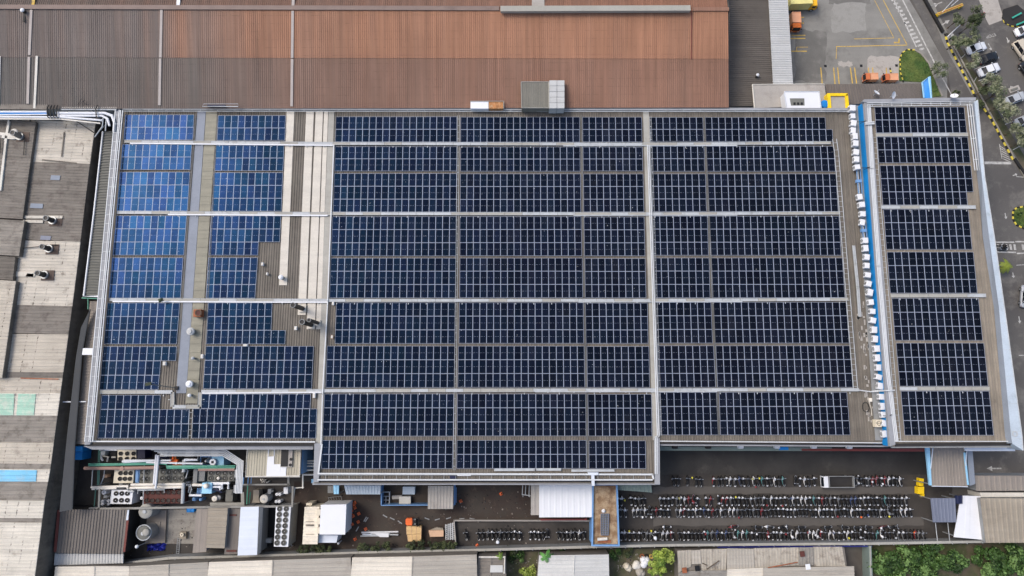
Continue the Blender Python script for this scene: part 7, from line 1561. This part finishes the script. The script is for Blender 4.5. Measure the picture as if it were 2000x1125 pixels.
t = T('junction_mast', 'dark lamp head and stay on walkway by the blue arrays', 'lamp', P(314, 586, ZM + .3)); b = B(); p = P(314, 586, ZM + 1.4); b.tube([P(314, 588, ZM + .3), p], .06, 6); fin(b, 'pole', 'dark', t); b = B(); b.box(p, (.7, .55, .3), .4); b.dome(p + Vector((0, 0, .1)), .3, p.z + .12, .2, 10, 4); fin(b, 'head', 'leaf_dark2', t)
t = T('junction_mast', 'tall leaning lamp mast near the lower gutter end', 'lamp', P(346, 757, ZM)); b = B(); p = P(290, 750, ZM + 5.2); q = P(346, 758, ZM); b.tube([q, p], .07, 6); fin(b, 'pole', 'fan_grey', t); b = B(); b.box(p, (.9, .5, .3), .2); fin(b, 'head', 'leaf_dark2', t); b = B(); b.box(q + Vector((0, 0, .2)), (.6, .6, .4)); fin(b, 'base', 'dark', t)
for k, (x, y, w_, h_, lab) in enumerate(((480, 674.5, .65, .35, 'small white inverter box between the two lower blue arrays'), (395.5, 696, .4, .65, 'small white inverter box right of tan skylight'), (322, 710, .45, .6, 'small white inverter box on bare roof beside the blue arrays'), (651, 593, .35, .5, 'small white inverter box left of the first dark block, upper'), (649, 658, .35, .55, 'pinkish inverter box left of the first dark block'), (614, 772, .4, .8, 'white inverter box at the end of blue arrays'), (578, 641, .4, .6, 'small pale box on bare roof left of flues'), (513, 516, .35, .5, 'pale box on bare roof beside the stepped array, upper'), (522, 535, .25, .4, 'pale box on bare roof beside the stepped array, lower'))):
    t = T('inverter_box', lab, 'inverter box', P(x, y, ZM), 'small boxes on the solar roof'); p = P(x, y, ZM + .45); b = B(); b.box(p, (w_, h_, .5)); fin(b, 'case', 'white' if k != 4 else 'carton', t); b = B(); b.box(p + Vector((0, 0, .27)), (w_ * .8, h_ * .8, .04)); fin(b, 'lid', 'white_dirty', t)
rr = random.Random(3)
b = B()
for k in range(46):
    y = rr.uniform(590, 690) if k < 28 else rr.uniform(690, 840); x = 1684 + (y - 640) * .095 + rr.uniform(-7, 9); p = P(x, y, ZM + .05); b.box(p, (rr.uniform(.15, .4), rr.uniform(.3, 1.0), .03))
o = S(b, 'roof_patch', 'roof_pale', 'scattered pale sealing patches on the bare eastern roof strip', 'patches'); o['kind'] = 'stuff'
t = T('hose_coil', 'dark coil of hose on the bare roof near the lower right', 'hose', P(1690, 790, ZM)); b = B(); c0 = P(1690, 795, ZM + .12); b.tube([c0 + Vector((.55 * math.cos(a * .5), .8 * math.sin(a * .5), .01 * a)) for a in range(26)], .04, 5, True); fin(b, 'coil', 'dark', t); b = B(); b.box(P(1700, 781, ZM + .25), (.4, .6, .4)); b.tube(Q([(1697, 783), (1702, 800), (1703, 812)], ZM + .15), .05, 5); fin(b, 'valve', 'pipe_cream', t)
b = B(); pts = Q([(628, 941), (628, 919), (645, 919)], 1); p = P(885, 932, ZM + .15); b.box(p, (1.1, .8, .15)); b.box(p + Vector((0, 0, .1)), (.8, .5, .06)); S(b, 'roof_plate', 'navy', 'dark blue plate on the extension eave below the second block', 'plate')
for x0, x1, y, lab, m in ((965, 1045, 917.5, 'pale plank strip below the lower dark arrays, left', 'galv'), (1116, 1200, 919, 'pale plank strip below the lower dark arrays, right', 'galv'), (1047, 1096, 917, 'white plank strip between the two pale ones', 'galv'), (893, 920, 927, 'short white plank near the dark blue plate', 'white')):
    b = B(); a, c = P(x0, y, ZM + .25), P(x1, y, ZM + .25); b.box((a + c) / 2, ((c - a).length, .4, .1)); b.box((a + c) / 2 + Vector((0, 0, .06)), ((c - a).length * .98, .3, .04)); S(b, 'roof_plank', m, lab, 'plank')
b = B(); b.prism(Q([(1148, 923), (1169, 923), (1167, 928), (1150, 928)], ZM + .7), ZM + .2, None); b.prism(Q([(1155, 928), (1161, 928), (1161.5, 949), (1156, 949)], ZM + .65), ZM + .1, None); S(b, 'cable_chute', 'white_cool', 'white T-shaped cable chute over the extension eave', 'chute')
